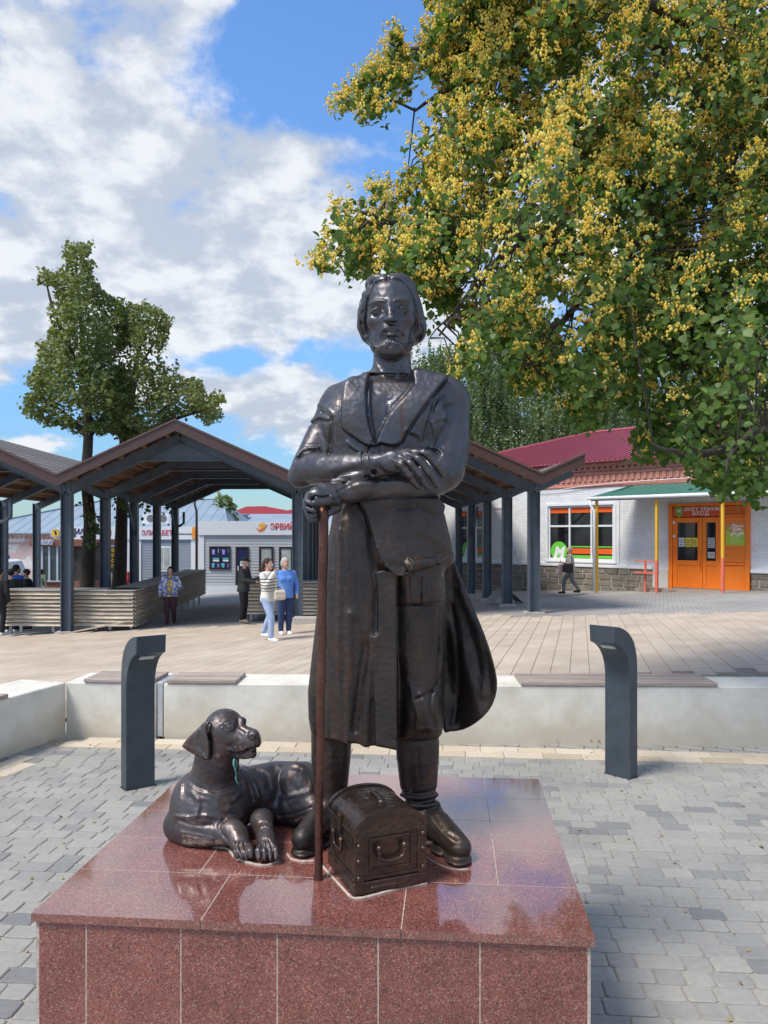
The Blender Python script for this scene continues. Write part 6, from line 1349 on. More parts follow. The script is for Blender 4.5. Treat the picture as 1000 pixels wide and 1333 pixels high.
            p('handle', r-0.085, r-0.055, -0.13, -0.10, z0+0.72, z0+1.35); p('handle_foot', r-0.08, r-0.06, -0.10, -0.05, z0+0.80, z0+0.84); p('handle_foot', r-0.08, r-0.06, -0.10, -0.05, z0+1.22, z0+1.26)
        else:
            for z_, hh in ((0.34, 0.26), (0.07, 0.16)):
                p('notice', l+st_+0.04, r-st_-0.04, -0.026, -0.0205, zg0+h*z_, zg0+h*(z_+hh), m=mat('notice_grey', (0.50,0.51,0.50), rough=0.6), bev=0)
            for k in range(5): p('print_line', l+st_+0.06, r-st_-0.06, -0.0275, -0.0262, zg0+h*(0.37+0.045*k), zg0+h*(0.385+0.045*k), m=mat('dark_print', (0.03,0.03,0.05)), bev=0)
            cx, cz = (l+r)/2, zg0+h*0.15; q = MB()
            for k in range(16): a1 = 2*math.pi*k/16; a2 = 2*math.pi*(k+1)/16; q.beam((cx+0.055*math.cos(a1), -0.028, cz+0.055*math.sin(a1)), (cx+0.055*math.cos(a2), -0.028, cz+0.055*math.sin(a2)), 0.003, 0.012, up=(0,1,0.001))
            q.beam((cx-0.04, -0.028, cz+0.04), (cx+0.04, -0.028, cz-0.04), 0.003, 0.012, up=(0,1,0.001)); q.build('ban_ring', mat('red_print', (0.5,0.03,0.03)), d)
            p('cigarette', cx-0.035, cx+0.03, -0.0265, -0.0262+0.0001, cz-0.008, cz+0.008, m=mat('dark_print', (0.03,0.03,0.05)), bev=0)
    WP = mat('white_print', (0.82,0.82,0.82), rough=0.5); cx = (a+0.5+xm)/2+0.02; hh = z1-0.12-zs
    text_obj('lettering', 'ИНЕҮ УРЫНЫ', 0.185, WP, (cx, -0.082, zs+hh*0.57), parent=d, align='CENTER', font_bold=0.001, extrude=0.003, xscale=0.95, spacing=1.05)
    text_obj('lettering', 'ВХОД', 0.185, WP, (cx-0.05, -0.082, zs+hh*0.14), parent=d, align='CENTER', font_bold=0.001, extrude=0.003, spacing=1.1)
    def pin(cx_, cz_, r, y):
        pts = [(cx_+r*math.cos(an), cz_+r*math.sin(an)) for an in np.linspace(R(-28), R(208), 16)]+[(cx_+r*0.1, cz_-r*1.75), (cx_+r*0.25, cz_-r*1.7)]
        q = MB(); q.prism(pts, (0, 0.006, 0), (0, y, 0)); q.build('emblem', mat('olive_green', (0.22,0.34,0.04), rough=0.5), d)
        q = MB(); q.prism([(cx_+(x-cx_)*1.14, cz_+(z-cz_)*1.14) for x, z in pts], (0, 0.004, 0), (0, y+0.0062, 0)); q.build('emblem_rim', mat('lime_print', (0.38,0.55,0.07), rough=0.5), d)
        text_obj('lettering', 'M', r*1.35, WP, (cx_, y-0.004, cz_-r*0.48), parent=d, align='CENTER', shear=0.25, font_bold=r*0.03, extrude=0.002)
    pin(a+0.36, zs+hh*0.62, 0.13, -0.086)
    # opening-hours poster
    pa, pb = wall_s(945.5), wall_s(970.5); pz0, pz1 = wz(958, 710), wz(958, 680.5); p('poster', pa, pb, -0.032, -0.0205, pz0, pz1, m=mat('lime_poster', (0.40,0.52,0.05), rough=0.5), bev=0)
    H_ = pz1-pz0; pts = [(pa+0.002, pz1-0.002), (pb-0.002, pz1-0.002), (pb-0.002, pz1-H_*0.42)]+[(pa+(pb-pa)*f_, pz1-H_*(0.30+0.17*math.sin(math.pi*min(1, f_*1.15)))) for f_ in np.linspace(0.95, 0.02, 9)]
    q = MB(); q.prism(pts, (0, 0.003, 0), (0, -0.0352, 0)); q.build('poster_band', mat('poster_orange', (0.72,0.22,0.06), rough=0.5), d)
    pin(pa+0.14, pz1-0.17, 0.07, -0.044)
    for txt, s_, fz, fx in (('МЫ', 0.075, 0.12, 0.34), ('ОТКРЫТЫ', 0.075, 0.19, 0.34), ('РЕЖИМ', 0.075, 0.29, 0.34), ('РАБОТЫ', 0.075, 0.37, 0.34)):
        text_obj('lettering', txt, s_, WP, (pa+(pb-pa)*fx, -0.0365, pz1-H_*fz), parent=d, font_bold=0.003, extrude=0.001)
    text_obj('lettering', '8⁰⁰-23⁰⁰', 0.155, WP, (pa+(pb-pa)*0.27, -0.0365, pz1-H_*0.60), parent=d, font_bold=0.006, extrude=0.001, xscale=0.72)
    for k in range(6): p('print_line', pa+(pb-pa)*0.30, pa+(pb-pa)*(0.62+0.05*(k % 2)), -0.034, -0.0325, pz1-H_*(0.68+0.04*k), pz1-H_*(0.668+0.04*k), m=mat('pale_print', (0.55,0.65,0.25)), bev=0)
    for k in range(5): q = MB(); q.tube([(pa-0.02+0.05+k*0.09, -0.03, pz0-0.10), (pa+0.05+k*0.09, -0.03, pz0-0.14)], 0.01, 5); q.build('scuff', mat('burnt_orange', (0.62,0.13,0.01)), d)
    for z_ in (z0+1.75, z0+2.22): p('hinge', a+0.145, a+0.22, -0.075, -0.051, z_, z_+0.09, m=WHITE)
    # step of boards
    q = MB(); q.box(a-0.9, b-0.3, -0.75, -0.11, -0.25, -0.045); q.build('step', mat('step_boards', (0.30,0.235,0.20), rough=0.9, noise=0.25, nscale=4), t, bevel=0.01)
    # low wall base left of the door (no stone there)
    bx('wall_base', DR[0]-0.62, DR[0]-0.001, 0.0, 0.4, -0.3, zb-0.001, WHITEBRICK)
    # --- green awning with gutter and posts: stands off the wall
    aw = empty('awning', (W0.x, W0.y, 0), rz, 'green corrugated lean-to awning over the orange entrance, on thin painted posts', 'awning')
    GR = mat('green_sheet', (0.045,0.165,0.13), rough=0.42, noise=0.1, nscale=3)
    sa, sb = wall_s(768, 1.6), 7.5; zf = CH+(HY-648)/F*wall_Y(sa, 1.6)+0.02; zk = 3.54; za_ = wall_s(793)
    dpt = 1.6; n = int((sb-sa)/0.11)
    vs = []; 
    for i in range(n+1):
        for j, (yy, zz) in enumerate(((-dpt-0.05, zf), (-0.195, zk))):
            x = sa+(sb-sa)*i/n; x = x if j == 0 else max(x, sa+0.9*(1-(x-sa)/(sb-sa))+0.0) if x < sa+0.9 else x; off = 0.022 if i % 2 else 0.0
            if j == 1 and i*0.11 < 0.9: x = sa+0.9+ (i*0.11-0.9)*0.001
            vs.append((x, yy, zz+off))
    fs = [(2*i, 2*i+2, 2*i+3, 2*i+1) for i in range(n)]; o = mesh_obj('sheet', vs, fs, GR, aw); so = o.modifiers.new('thick', 'SOLIDIFY'); so.thickness = 0.006
    q = MB(); q.tube([(sa-0.02, -dpt-0.08, zf-0.055), (sb, -dpt-0.08, zf-0.055)], 0.062, 10); q.build('gutter', WHITE, aw, smooth=True)
    q = MB(); q.box(sa, sb, -dpt-0.01, -dpt+0.05, zf-0.14, zf-0.03); q.build('fascia_board', mat('weathered_board', (0.35,0.30,0.26), rough=0.9), aw)
    for px in (768, 800, 835, 875, 915, 955, 1000):
        s_ = wall_s(px, 1.6)
        if s_ < sb: q = MB(); q.beam((s_, -dpt+0.05, zf-0.07), (max(s_, sa+0.9), -0.195, zk-0.05), 0.05, 0.07); q.build('rafter', mat('weathered_board', (0.35,0.30,0.26)), aw)
    YEL = mat('yellow_paint', (0.75,0.42,0.03), rough=0.45); COR = mat('coral_paint', (0.72,0.16,0.10), rough=0.45)
    for px, half_ in ((777, 0.0), (855, 0.34), (941, 0.36)):
        s_ = wall_s(px, 1.5); p_ = W0+WU*s_+WN*1.5; g = gz(p_.x, p_.y); zz = g+(zf-0.14-g)*(0.0 if px == 777 else half_)
        q = MB(); q.box(s_-0.04, s_+0.04, -1.54, -1.46, zz+(0.001 if half_ else -0.02), zf-0.14); q.build('post', YEL, aw)
        if half_: q = MB(); q.box(s_-0.041, s_+0.041, -1.541, -1.459, g-0.02, zz); q.build('post_foot', COR, aw)
    s_ = wall_s(774, 1.6); p_ = W0+WU*s_+WN*1.6; g = gz(p_.x, p_.y)
    q = MB(); q.tube([(sa+0.05, -dpt-0.08, zf-0.10), (sa+0.07, -dpt-0.06, zf-0.30), (s_+0.0, -1.62, zf-0.48), (s_, -1.62, g+0.02)], 0.05, 10); q.build('downpipe', WHITE, aw, smooth=True)
    # red rail bench beside the door
    b0 = wall_s(842, 0.9); p_ = W0+WU*b0+WN*0.9; g = gz(p_.x, p_.y)
    tb = empty('rail_bench', (p_.x, p_.y, g), rz, 'small coral-red metal rail bench by the shop wall, left of the orange door', 'bench')
    for z_, y_ in ((1.02, 0.0), (0.62, -0.05)):
        q = MB(); q.beam((-0.42, y_, z_), (0.40, y_, z_-0.0), 0.09 if z_ > 0.9 else 0.30, 0.035); q.build('rail' if z_ > 0.9 else 'seat', COR, tb)
    for x_ in (-0.05, 0.38): q = MB(); q.box(x_-0.03, x_+0.03, -0.03, 0.03, -0.02, 1.0); q.build('leg', COR, tb)
build_shop()
# ------------------------------------------------------------------ low kiosks and houses behind the shelter
SIDING = mat('grey_siding', (0.47,0.49,0.52), rough=0.55, noise=0.05); SIDING_D = mat('blue_grey_siding', (0.27,0.31,0.37), rough=0.55, noise=0.05)
PANEL = mat('white_cladding', (0.74,0.76,0.79), rough=0.4, noise=0.03); BROWNFR = mat('brown_frame', (0.035,0.018,0.016), rough=0.5)
BLUEROOF = mat('blue_grey_roof', (0.24,0.31,0.38), rough=0.45, noise=0.10, nscale=0.6); REDP = mat('red_letters', (0.60,0.035,0.035), rough=0.5); CURT = mat('pale_curtain', (0.38,0.42,0.40), rough=0.7, noise=0.3, nscale=3)  # curtain panes use one pale grey-green, varied by noise
def front_building(name, label, px0, px1, Y, ytop, ypar, ybase, sid, side_depth=8, base=True):
    """box building facing the camera; pixel rows give the heights at distance Y"""
    a = at(px0, HY, Y); b = at(px1, HY, Y); Z = lambda py: CH-(py-HY)/F*Y
    t = empty(name, (a.x, Y, 0), 0, label, 'building'); w = b.x-a.x; zt, zp, zb = Z(ytop), Z(ypar), Z(ybase)
    def p(nm, x0, x1, y0, y1, z0, z1, m, par=None, bev=0.0): q = MB(); q.box(x0, x1, y0, y1, z0, z1); return q.build(nm, m, par or t, bevel=bev)
    p('wall', 0.01, w-0.01, 0.02, side_depth, zb-0.6, zp+0.2, sid)
    p('parapet', 0, w, -0.12, side_depth+0.1, zp, zt, PANEL)
    h = zp-zb; n = int(h/0.155); 
    for i in range(n): 
        z0 = zb+i*h/n; q = MB(); q.add([(0.0,-0.018,z0),(w,-0.018,z0),(w,0.0,z0+h/n*0.96),(0.0,0.0,z0+h/n*0.96),(0.0,0.019,z0),(w,0.019,z0),(w,0.019,z0+h/n*0.96),(0.0,0.019,z0+h/n*0.96)], [(0,1,2,3),(7,6,5,4),(0,4,5,1),(1,5,6,2),(2,6,7,3),(3,7,4,0)]); q.build('siding_board', sid, t)
    X = lambda px: (px-500)/F*Y-a.x
    return t, p, X, Z, w
def build_buildings():
    # --- white-fronted kiosk building with the red name
    Y = 42.0; t, p, X, Z, w = front_building('kiosk_building', 'low pale grey clad shop with a white fascia reading ЭРВИЙ in red', 258.7, 470, Y, 678.5, 696.5, 769, SIDING)
    p('corner_panel', 0, X(266), -0.06, -0.019, Z(769), Z(696.6), PANEL); p('base', 0, w, -0.10, -0.0185, Z(769)-0.8, Z(762), PANEL)
    def win(x0, x1, y0, y1, panes=2, fill=None, door=False, name='window'):
        f = empty(name, (0,0,0)); f.parent = t; a, b, zt, zb = X(x0), X(x1), Z(y0), Z(y1); fr = 0.09
        for r in ((a, a+fr, zb, zt), (b-fr, b, zb, zt), (a+fr, b-fr, zt-fr, zt), (a+fr, b-fr, zb, zb+fr)): q = MB(); q.box(r[0], r[1], -0.08, -0.019, r[2], r[3]); q.build('frame', BROWNFR, f)
        for k in range(panes):
            xa = a+fr+(b-a-2*fr)*k/panes; xb = a+fr+(b-a-2*fr)*(k+1)/panes
            q = MB(); q.box(xa+0.02, xb-0.02, -0.045, -0.030, zb+fr, zt-fr); q.build('pane', fill or DARKGLASS, f)
            if k: q = MB(); q.box(xa-0.04, xa+0.04, -0.07, -0.029, zb+fr, zt-fr); q.build('mullion', BROWNFR, f)
        return f, a, b, zb, zt
    NAVY = mat('navy_poster', (0.015,0.02,0.09), rough=0.4); LIL = mat('lilac_print', (0.35,0.30,0.75), rough=0.5); TEAL = mat('teal_print', (0.10,0.50,0.50), rough=0.5); WP = mat('white_print', (0.82,0.82,0.82), rough=0.5)
    f, a, b, zb, zt = win(272.8, 300, 711, 741.5, 2, NAVY)
    for k in range(2):
        x0 = a+0.14+(b-a)*0.48*k; x1 = x0+0.42*(b-a)
        for nm, mm, r in (('print', LIL, (x0+0.02, x0+0.14, 0.86, 0.66)), ('print', TEAL, (x1-0.14, x1-0.02, 0.9, 0.72)), ('print', TEAL, (x0+0.06, x1-0.06, 0.50, 0.45)), ('print', WP, (x0+0.06, x1-0.06, 0.42, 0.36)), ('print', TEAL, (x0, x0+0.12, 0.28, 0.10)), ('print', LIL, (x1-0.16, x1, 0.25, 0.10))):
            H_ = zt-zb; q = MB(); q.add([(r[0], -0.05, zb+H_*r[3]), (r[1], -0.05, zb+H_*(r[3]-0.02)), (r[1]+0.03, -0.05, zb+H_*r[2]), (r[0]-0.02, -0.05, zb+H_*r[2]), (r[0], -0.046, zb+H_*r[3]), (r[1], -0.046, zb+H_*(r[3]-0.02)), (r[1]+0.03, -0.046, zb+H_*r[2]), (r[0]-0.02, -0.046, zb+H_*r[2])], [(0,1,2,3),(4,7,6,5),(0,4,5,1),(1,5,6,2),(2,6,7,3),(3,7,4,0)]); q.build(nm, mm, f)
    f, a, b, zb, zt = win(307, 324, 711.5, 763, 1, NAVY, name='door'); q = MB(); q.box(a+0.25, a+0.42, -0.055, -0.046, zb+1.1, zb+1.35); q.build('print', WP, f); q = MB(); q.box(a+0.13, a+0.17, -0.14, -0.05, zb+0.85, zb+1.1); q.build('handle', WP, f)
    win(337.5, 356, 711.5, 744, 1, CURT); win(363.5, 396, 712, 745, 2, CURT); win(404, 440, 712, 745, 2, CURT)
    text_obj('lettering', 'ЭРВИЙ', 0.46, REDP, (X(352), -0.13, Z(689.3)), parent=t, font_bold=0.008, extrude=0.01, xscale=0.82)
    SUNC = mat('sun_yellow', (0.85,0.42,0.02), rough=0.5); cx, cz = X(341.5), Z(685.5); q = MB(); q.prism([(cx+0.13*math.cos(a_), cz+0.13*math.sin(a_)) for a_ in np.linspace(0, 2*math.pi, 17)[:-1]], (0,0.012,0), (0,-0.135,0)); q.build('emblem_disc', SUNC, t)
    for k in range(9):
        a_ = R(20*k); q = MB(); q.prism([(cx+0.16*math.cos(a_-.1), cz+0.16*math.sin(a_-.1)), (cx+0.26*math.cos(a_), cz+0.26*math.sin(a_)), (cx+0.16*math.cos(a_+.1), cz+0.16*math.sin(a_+.1))], (0,0.012,0), (0,-0.135,0)); q.build('emblem_ray', SUNC, t)
    q = MB(); q.prism([(cx-0.35,cz-0.05),(cx-0.1,cz-0.17),(cx+0.1,cz-0.05),(cx+0.32,cz+0.12),(cx+0.12,cz-0.2),(cx-0.12,cz-0.3)], (0,0.012,0), (0,-0.137,0)); q.build('emblem_wave', mat('orange_print', (0.75,0.16,0.02)), t)
    # pot plant in the window of the kiosk
    pl = empty('potted_plant', tuple(at(344, 752, 41.5)), 0, 'red-flowered potted plant standing by the middle window of the white-fronted shop', 'plant'); q = MB(); q.lathe([(0.0,0),(0.12,0),(0.16,0.28),(0,0.28)], n=10); q.build('pot', mat('terracotta', (0.35,0.13,0.07)), pl)
    q = MB(); rr = random.Random(2)
    for k in range(60): c = Vector((rr.gauss(0,.15), rr.gauss(0,.1), 0.45+rr.gauss(0,.14))); bm_ball2(q, c, 0.035, 4)
    q.build('foliage', mat('plant_leaf', (0.05,0.12,0.03), rough=0.6), pl)['kind'] = 'stuff'
    q = MB()
    for k in range(10): c = Vector((rr.gauss(0,.13), rr.gauss(0,.1)-0.05, 0.5+rr.gauss(0,.12))); bm_ball2(q, c, 0.045, 4)
    q.build('blossom', mat('red_flower', (0.6,0.03,0.06)), pl)['kind'] = 'stuff'
    # kerb strip before it
    # --- blue-grey building left of it
    Y = 46.0; t, p, X, Z, w = front_building('boutique_building', 'low blue-grey clad shop with a pale fascia and magenta lettering', 96, 262, Y, 685.5, 702.3, 762, SIDING_D)
    for a_, b_ in ((158, 184), (249, 258.5)): p('corner_panel', X(a_), X(b_), -0.06, -0.019, Z(762), Z(702.4), PANEL)
    text_obj('lettering', 'ЭЛИЗАБЕТ', 0.42, mat('magenta_letters', (0.50,0.03,0.10), rough=0.5), (X(185), -0.13, Z(696.8)), parent=t, font_bold=0.006, extrude=0.01, xscale=0.82)
    text_obj('lettering', 'женская одежда', 0.14, mat('dark_print', (0.03,0.03,0.05)), (X(232), -0.13, Z(696)), parent=t, font_bold=0.002, extrude=0.004, xscale=0.8)
    p('sign', X(251), X(258.5), -0.16, -0.121, Z(701), Z(686), mat('orange_sign', (0.85,0.30,0.02))); q = MB(); q.beam((X(255), -0.17, Z(691)), (X(257.5), -0.17, Z(694.2)), 0.02, 0.10, up=(0,1,0.01)); q.beam((X(257.5), -0.17, Z(694.2)), (X(255), -0.17, Z(697.5)), 0.02, 0.10, up=(0,1,0.01)); q.build('arrow', mat('dark_print', (0.03,0.03,0.05)), t)
    f = empty('window', (0,0,0)); f.parent = t
    for r in ((207, 223, 711, 744),): q = MB(); q.box(X(r[0]), X(r[1]), -0.08, -0.019, Z(r[3]), Z(r[2])); q.build('frame', PANEL, f); q = MB(); q.box(X(209), X(213), -0.09, -0.081, Z(742), Z(713)); q.build('pane', CURT, f); q = MB(); q.box(X(214), X(221.5), -0.09, -0.081, Z(742), Z(713)); q.build('pane', CURT, f)
    f = empty('shop_window', (0,0,0)); f.parent = t
    for a_, b_, c_, d_ in ((97, 112, 712, 750), (117, 127, 712, 757), (129, 140, 714, 758)): q = MB(); q.box(X(a_), X(b_), -0.07, -0.019, Z(d_), Z(c_)); q.build('frame', BROWNFR, f); q = MB(); q.box(X(a_)+0.07, X(b_)-0.07, -0.085, -0.071, Z(d_)+0.1, Z(c_)-0.1); q.build('pane', DARKGLASS, f)
    YS = mat('yellow_sign', (0.85,0.55,0.02), rough=0.5)
    for cx_, cy_, r_ in ((120.5, 691, 0.28), (119.3, 724, 0.20)): q = MB(); q.prism([(X(cx_)+r_*math.cos(a_), Z(cy_)+r_*1.2*math.sin(a_)) for a_ in np.linspace(0, 2*math.pi, 17)[:-1]], (0,0.03,0), (0,-0.16,0)); q.build('round_sign', YS, t)
    text_obj('lettering', 'МАГАЗИН', 0.42, mat('navy_letters', (0.03,0.04,0.16)), (X(97), -0.13, Z(695)), parent=t, font_bold=0.012, extrude=0.01); 
    for k, tx in enumerate(('ОДЕЖДА', 'ОБУВЬ', 'СУМКИ', 'ПОДАРКИ')): text_obj('lettering', tx, 0.26, YS, (X(146), -0.10, Z(718+k*7)), parent=t, font_bold=0.006, extrude=0.005, xscale=0.6)
    p('dark_window', X(145), X(153), -0.09, -0.019, Z(745), Z(712), BROWNFR); p('red_letters_board', X(141), X(146), -0.13, -0.121, Z(697), Z(690), REDP)
    # air conditioners on the roof edge
    for px in (196, 212): 
        u = at(px, 684, 46.5); q = MB(); q.box(-0.42, 0.42, -0.15, 0.15, 0.12, 0.72); ac = empty('air_conditioner', (u.x, 46.4, Z(684)), 0, 'white air conditioner with a round fan on the boutique roof, '+('left of the two' if px == 196 else 'right of the two'), 'air conditioner', 'air conditioners on the boutique roof'); q.build('case', PANEL, ac)
        q = MB(); q.prism([(0.08+0.23*math.cos(a_), 0.42+0.23*math.sin(a_)) for a_ in np.linspace(0, 2*math.pi, 17)[:-1]], (0,-0.02,0), (0,-0.151,0)); q.build('fan_grille', mat('fan_grey', (0.16,0.17,0.18)), ac)
        q = MB(); q.box(-0.4, -0.34, -0.12, 0.12, -0.02, 0.12); q.box(0.34, 0.40, -0.12, 0.12, -0.02, 0.12); q.build('bracket', BROWNFR, ac)
    # --- old pink-plastered house with a hipped blue-grey roof
    Y = 52.0; Z = lambda py: CH-(py-HY)/F*Y; X0 = (-60-500)/F*Y; t = empty('pink_house', (X0, Y, 0), 0, 'old house of peeling pink and white plaster under a wide hipped blue-grey metal roof', 'house'); X = lambda px: (px-500)/F*Y-X0
    PINKP = brick_mat('peeling_plaster', (0.60,0.44,0.40), (0.62,0.47,0.43), (0.60,0.45,0.41), ms=0.002, bump=0.3, patches=0.9, pc=(0.72,0.70,0.68)); PC = mat('pink_band', (0.50,0.30,0.28), rough=0.8, noise=0.1)
    q = MB(); q.box(0, X(98), 0, 14, Z(775)-1, Z(694)); q.build('wall', PINKP, t); q = MB(); q.box(-0.1, X(98)+0.1, -0.15, -0.001, Z(696.5), Z(694)); q.build('cornice', PC, t); q = MB(); q.box(-0.1, X(98)+0.1, -0.10, -0.001, Z(708.5), Z(706)); q.build('string_course', PC, t)
    q = MB(); x = 0
    while x < X(98): q.box(x, x+0.12, -0.12, -0.01, Z(701), Z(698.5)); x += 0.30
    q.build('dentils', PC, t)['kind'] = 'stuff'
    e = [Vector((-0.5, -0.5, Z(693.5))), Vector((X(300), -0.5, Z(693.5))), Vector((X(300), 15, Z(693.5))), Vector((-0.5, 15, Z(693.5)))]; ra = Vector((X(92), 7, Z(655.5)+0.55)); rb = Vector((X(262), 7, Z(655.5)+0.55))
    for vs in ([e[0], e[1], rb, ra], [e[1], e[2], rb], [e[2], e[3], ra, rb], [e[3], e[0], ra]):
        q = MB(); n = len(vs); vv = list(vs)+[v+Vector((0,0,-0.08)) for v in vs]; q.add(vv, [tuple(range(n)), tuple(reversed(range(n, 2*n)))]+[(i, n+i, n+(i+1) % n, (i+1) % n) for i in range(n)]); q.build('roof_slope', BLUEROOF, t)
    for k in range(26):     # standing seams
        x = -0.5+(e[1].x+0.5)*(k+0.5)/26; f_ = min(1, (x+0.5)/(ra.x+0.5)); f2 = min(1, (e[1].x-x)/(e[1].x-rb.x)); f_ = min(f_, f2)*0.98
        q = MB(); q.beam((x, -0.5, Z(693.5)+0.02), (x, -0.5+7.5*f_, Z(693.5)+(ra.z-Z(693.5))*f_+0.02), 0.015, 0.014); q.build('seam', BLUEROOF, t)
    for a_, b_ in ((e[0], ra), (ra, rb), (e[1], rb)): q = MB(); q.tube([a_+Vector((0,0,.05)), b_+Vector((0,0,.05))], 0.06, 6); q.build('ridge_cap', BLUEROOF, t)
    q = MB(); q.box(X(316), X(326), 3, 4, Z(672), Z(667)+0.6)
    # --- second roof behind, red roof far away
    Y = 62.0; a = at(240, HY, Y); Z = lambda py: CH-(py-HY)/F*Y; X = lambda px: (px-500)/F*Y-a.x; t = empty('far_house', (a.x, Y, 0), 0, 'low house behind the white-fronted shop with a long blue-grey roof and a small dark vent', 'house')
    q = MB(); q.box(0, X(480), 0, 10, -1.5, Z(682)); q.build('wall', SIDING, t)
    q = MB(); zr = Z(667); vs = [(-1,-0.6,Z(683)),(X(480)+1,-0.6,Z(683)),(X(480)-2,5,zr),(X(300),5,zr),(-1,10.6,Z(683)),(X(480)+1,10.6,Z(683))]; q.add(vs, [(0,1,2,3),(3,2,5,4),(0,3,4),(1,5,2)]); q.build('roof', BLUEROOF, t)
    q = MB(); q.box(X(305), X(314), 2, 3, Z(680), Z(669)); q.build('vent', SIDING_D, t); q = MB(); q.box(X(303), X(316), 1.8, 3.2, Z(669.5), Z(668)); q.build('vent_cap', SIDING_D, t)
    Y = 95.0; a = at(250, HY, Y); Z = lambda py: CH-(py-HY)/F*Y; X = lambda px: (px-500)/F*Y-a.x; t = empty('red_roofed_hall', (a.x, Y, 0), 0, 'distant hall with a low bright red metal roof showing above the other roofs', 'building')
    RR = mat('far_red_roof', (0.50,0.06,0.08), rough=0.5, noise=0.1); q = MB(); q.box(0, X(520), 0, 12, -3, Z(670)); q.build('wall', SIDING, t)
    q = MB(); pts = [(X(300),Z(668)),(X(322),Z(659.5)),(X(345),Z(659)),(X(372),Z(664)),(X(372),Z(671)),(X(300),Z(671))]; q.prism([(x, z) for x, z in pts], (0,12,0), (0,-0.5,0)); q.build('roof', RR, t)
    q = MB(); pts = [(X(366),Z(667)),(X(380),Z(663.5)),(X(520),Z(662)),(X(520),Z(671)),(X(366),Z(671))]; q.prism(pts, (0,12,0), (0,-0.7,0)); q.build('roof', RR, t); q = MB(); q.box(0.1, X(266), -0.4, 9, Z(666.5), Z(662.5)); q.build('roof', RR, t)
    # --- police post with tall panes
    Y = 40.0; a = at(46, HY, Y); Z = lambda py: CH-(py-HY)/F*Y; X = lambda px: (px-500)/F*Y-a.x; t = empty('police_kiosk', (a.x, Y, 0), 0, 'glass-fronted police post with a white ПОЛИЦИЯ sign on its brown roof band', 'kiosk')
    FRM = mat('pale_frame', (0.45,0.52,0.58), rough=0.4); x1 = X(84)
    q = MB(); q.box(0, x1+1.2, 0.08, 3.5, Z(763)-0.4, Z(757)); q.build('base', mat('brick_base', (0.22,0.10,0.07), rough=0.9), t)
    q = MB(); q.box(0.15, x1+1.1, 0.25, 3.4, Z(757), Z(711)); q.build('interior', mat('dim_interior', (0.05,0.045,0.04)), t)
    q = MB(); q.box(-0.25, x1+1.3, -0.1, 3.7, Z(711), Z(702.5)); q.build('roof_band', mat('brown_band', (0.22,0.085,0.055), rough=0.6), t)
    for k, px in enumerate((46.5, 54.5, 64.0, 74.5, 84)): q = MB(); q.box(X(px)-0.05-(0.06 if k in (0,4) else 0), X(px)+0.05, 0.0, 0.12, Z(757), Z(711.2)); q.build('mullion', FRM, t)
    for k, (pa, pb) in enumerate(((46.5,54.5),(54.5,64.0),(64,74.5),(74.5,84))): q = MB(); q.box(X(pa)+0.05, X(pb)-0.06, 0.05, 0.06, Z(756.8), Z(711.4)); q.build('pane', mat('kiosk_glass', (0.06,0.075,0.075), rough=0.05, spec=0.8, noise=0.5, nscale=0.7), t)
    q = MB(); q.box(0, x1, -0.02, 0.14, Z(757.6), Z(756)); q.build('sill', FRM, t)
    q = MB(); q.box(X(44), X(70), -0.17, -0.101, Z(709), Z(703)); q.build('sign', PANEL, t); q = MB(); q.prism([(X(46.5)+0.13*math.cos(a_), Z(705.7)+0.13*math.sin(a_)) for a_ in np.linspace(0,6.28,13)[:-1]], (0,-0.02,0), (0,-0.171,0)); q.build('badge', mat('badge_grey', (0.25,0.30,0.30)), t)
    text_obj('lettering', 'ПОЛИЦИЯ', 0.24, mat('steel_letters', (0.25,0.28,0.42)), (X(50.5), -0.18, Z(708)), parent=t, font_bold=0.006, extrude=0.004, xscale=0.72)
    # round hanging sign on the corner
    Y = 38.0; c = at(73, 694, Y); s = empty('round_sign', tuple(c), 0, 'round yellow and white shop sign sticking out on a grey arm above the police post', 'sign')
    def disc(nm, r, y0, y1, m): q = MB(); q.prism([(r*math.cos(a_), r*math.sin(a_)) for a_ in np.linspace(0, 2*math.pi, 25)[:-1]], (0, y1-y0, 0), (0, y0, 0)); q.build(nm, m, s)
    disc('rim', 0.25, -0.07, 0.07, PANEL); disc('ring', 0.205, -0.08, -0.0705, mat('dark_print', (0.03,0.03,0.05))); disc('face', 0.185, -0.09, -0.0805, mat('yellow_sign', (0.85,0.55,0.02)))
    q = MB(); q.box(-0.04, 0.07, -0.095, -0.0905, -0.10, 0.12, Matrix.Rotation(R(-14), 4, 'Y')); q.build('symbol', mat('dark_print', (0.03,0.03,0.05)), s)
    q = MB(); q.box(0.25, 0.95, -0.12, 0.12, -0.22, 0.24); q.build('bracket', mat('fan_grey', (0.16,0.17,0.18)), s)
    # lamp post in the gap
    Y = 44; b_ = at(256, 690, Y); t = empty('street_lamp', (b_.x, Y, -1.2), 0, 'thin dark street lamp with a short bent arm rising behind the white-fronted shop', 'street lamp'); q = MB(); hh = CH+(HY-650)/F*Y+1.2; q.tube([(0,0,0),(0,0,hh-0.7),(-0.12,0,hh-0.25),(-0.02,0,hh),(0.1,0,hh+0.02)], [0.08,0.07,0.06,0.05,0.05], 8); q.build('pole', BROWNFR, t, smooth=True); q = MB(); q.box(-0.05, 0.40, -0.1, 0.1, hh-0.02, hh+0.06); q.build('lamp_head', BROWNFR, t)
def bm_ball2(m, c, r, nu=5):
    c = Vector(c); m.add([c+Vector((0,0,r)), c+Vector((r,0,0)), c+Vector((0,r,0)), c+Vector((-r,0,0)), c+Vector((0,-r,0)), c+Vector((0,0,-r))], [(0,1,2),(0,2,3),(0,3,4),(0,4,1),(5,2,1),(5,3,2),(5,4,3),(5,1,4)])
build_buildings()
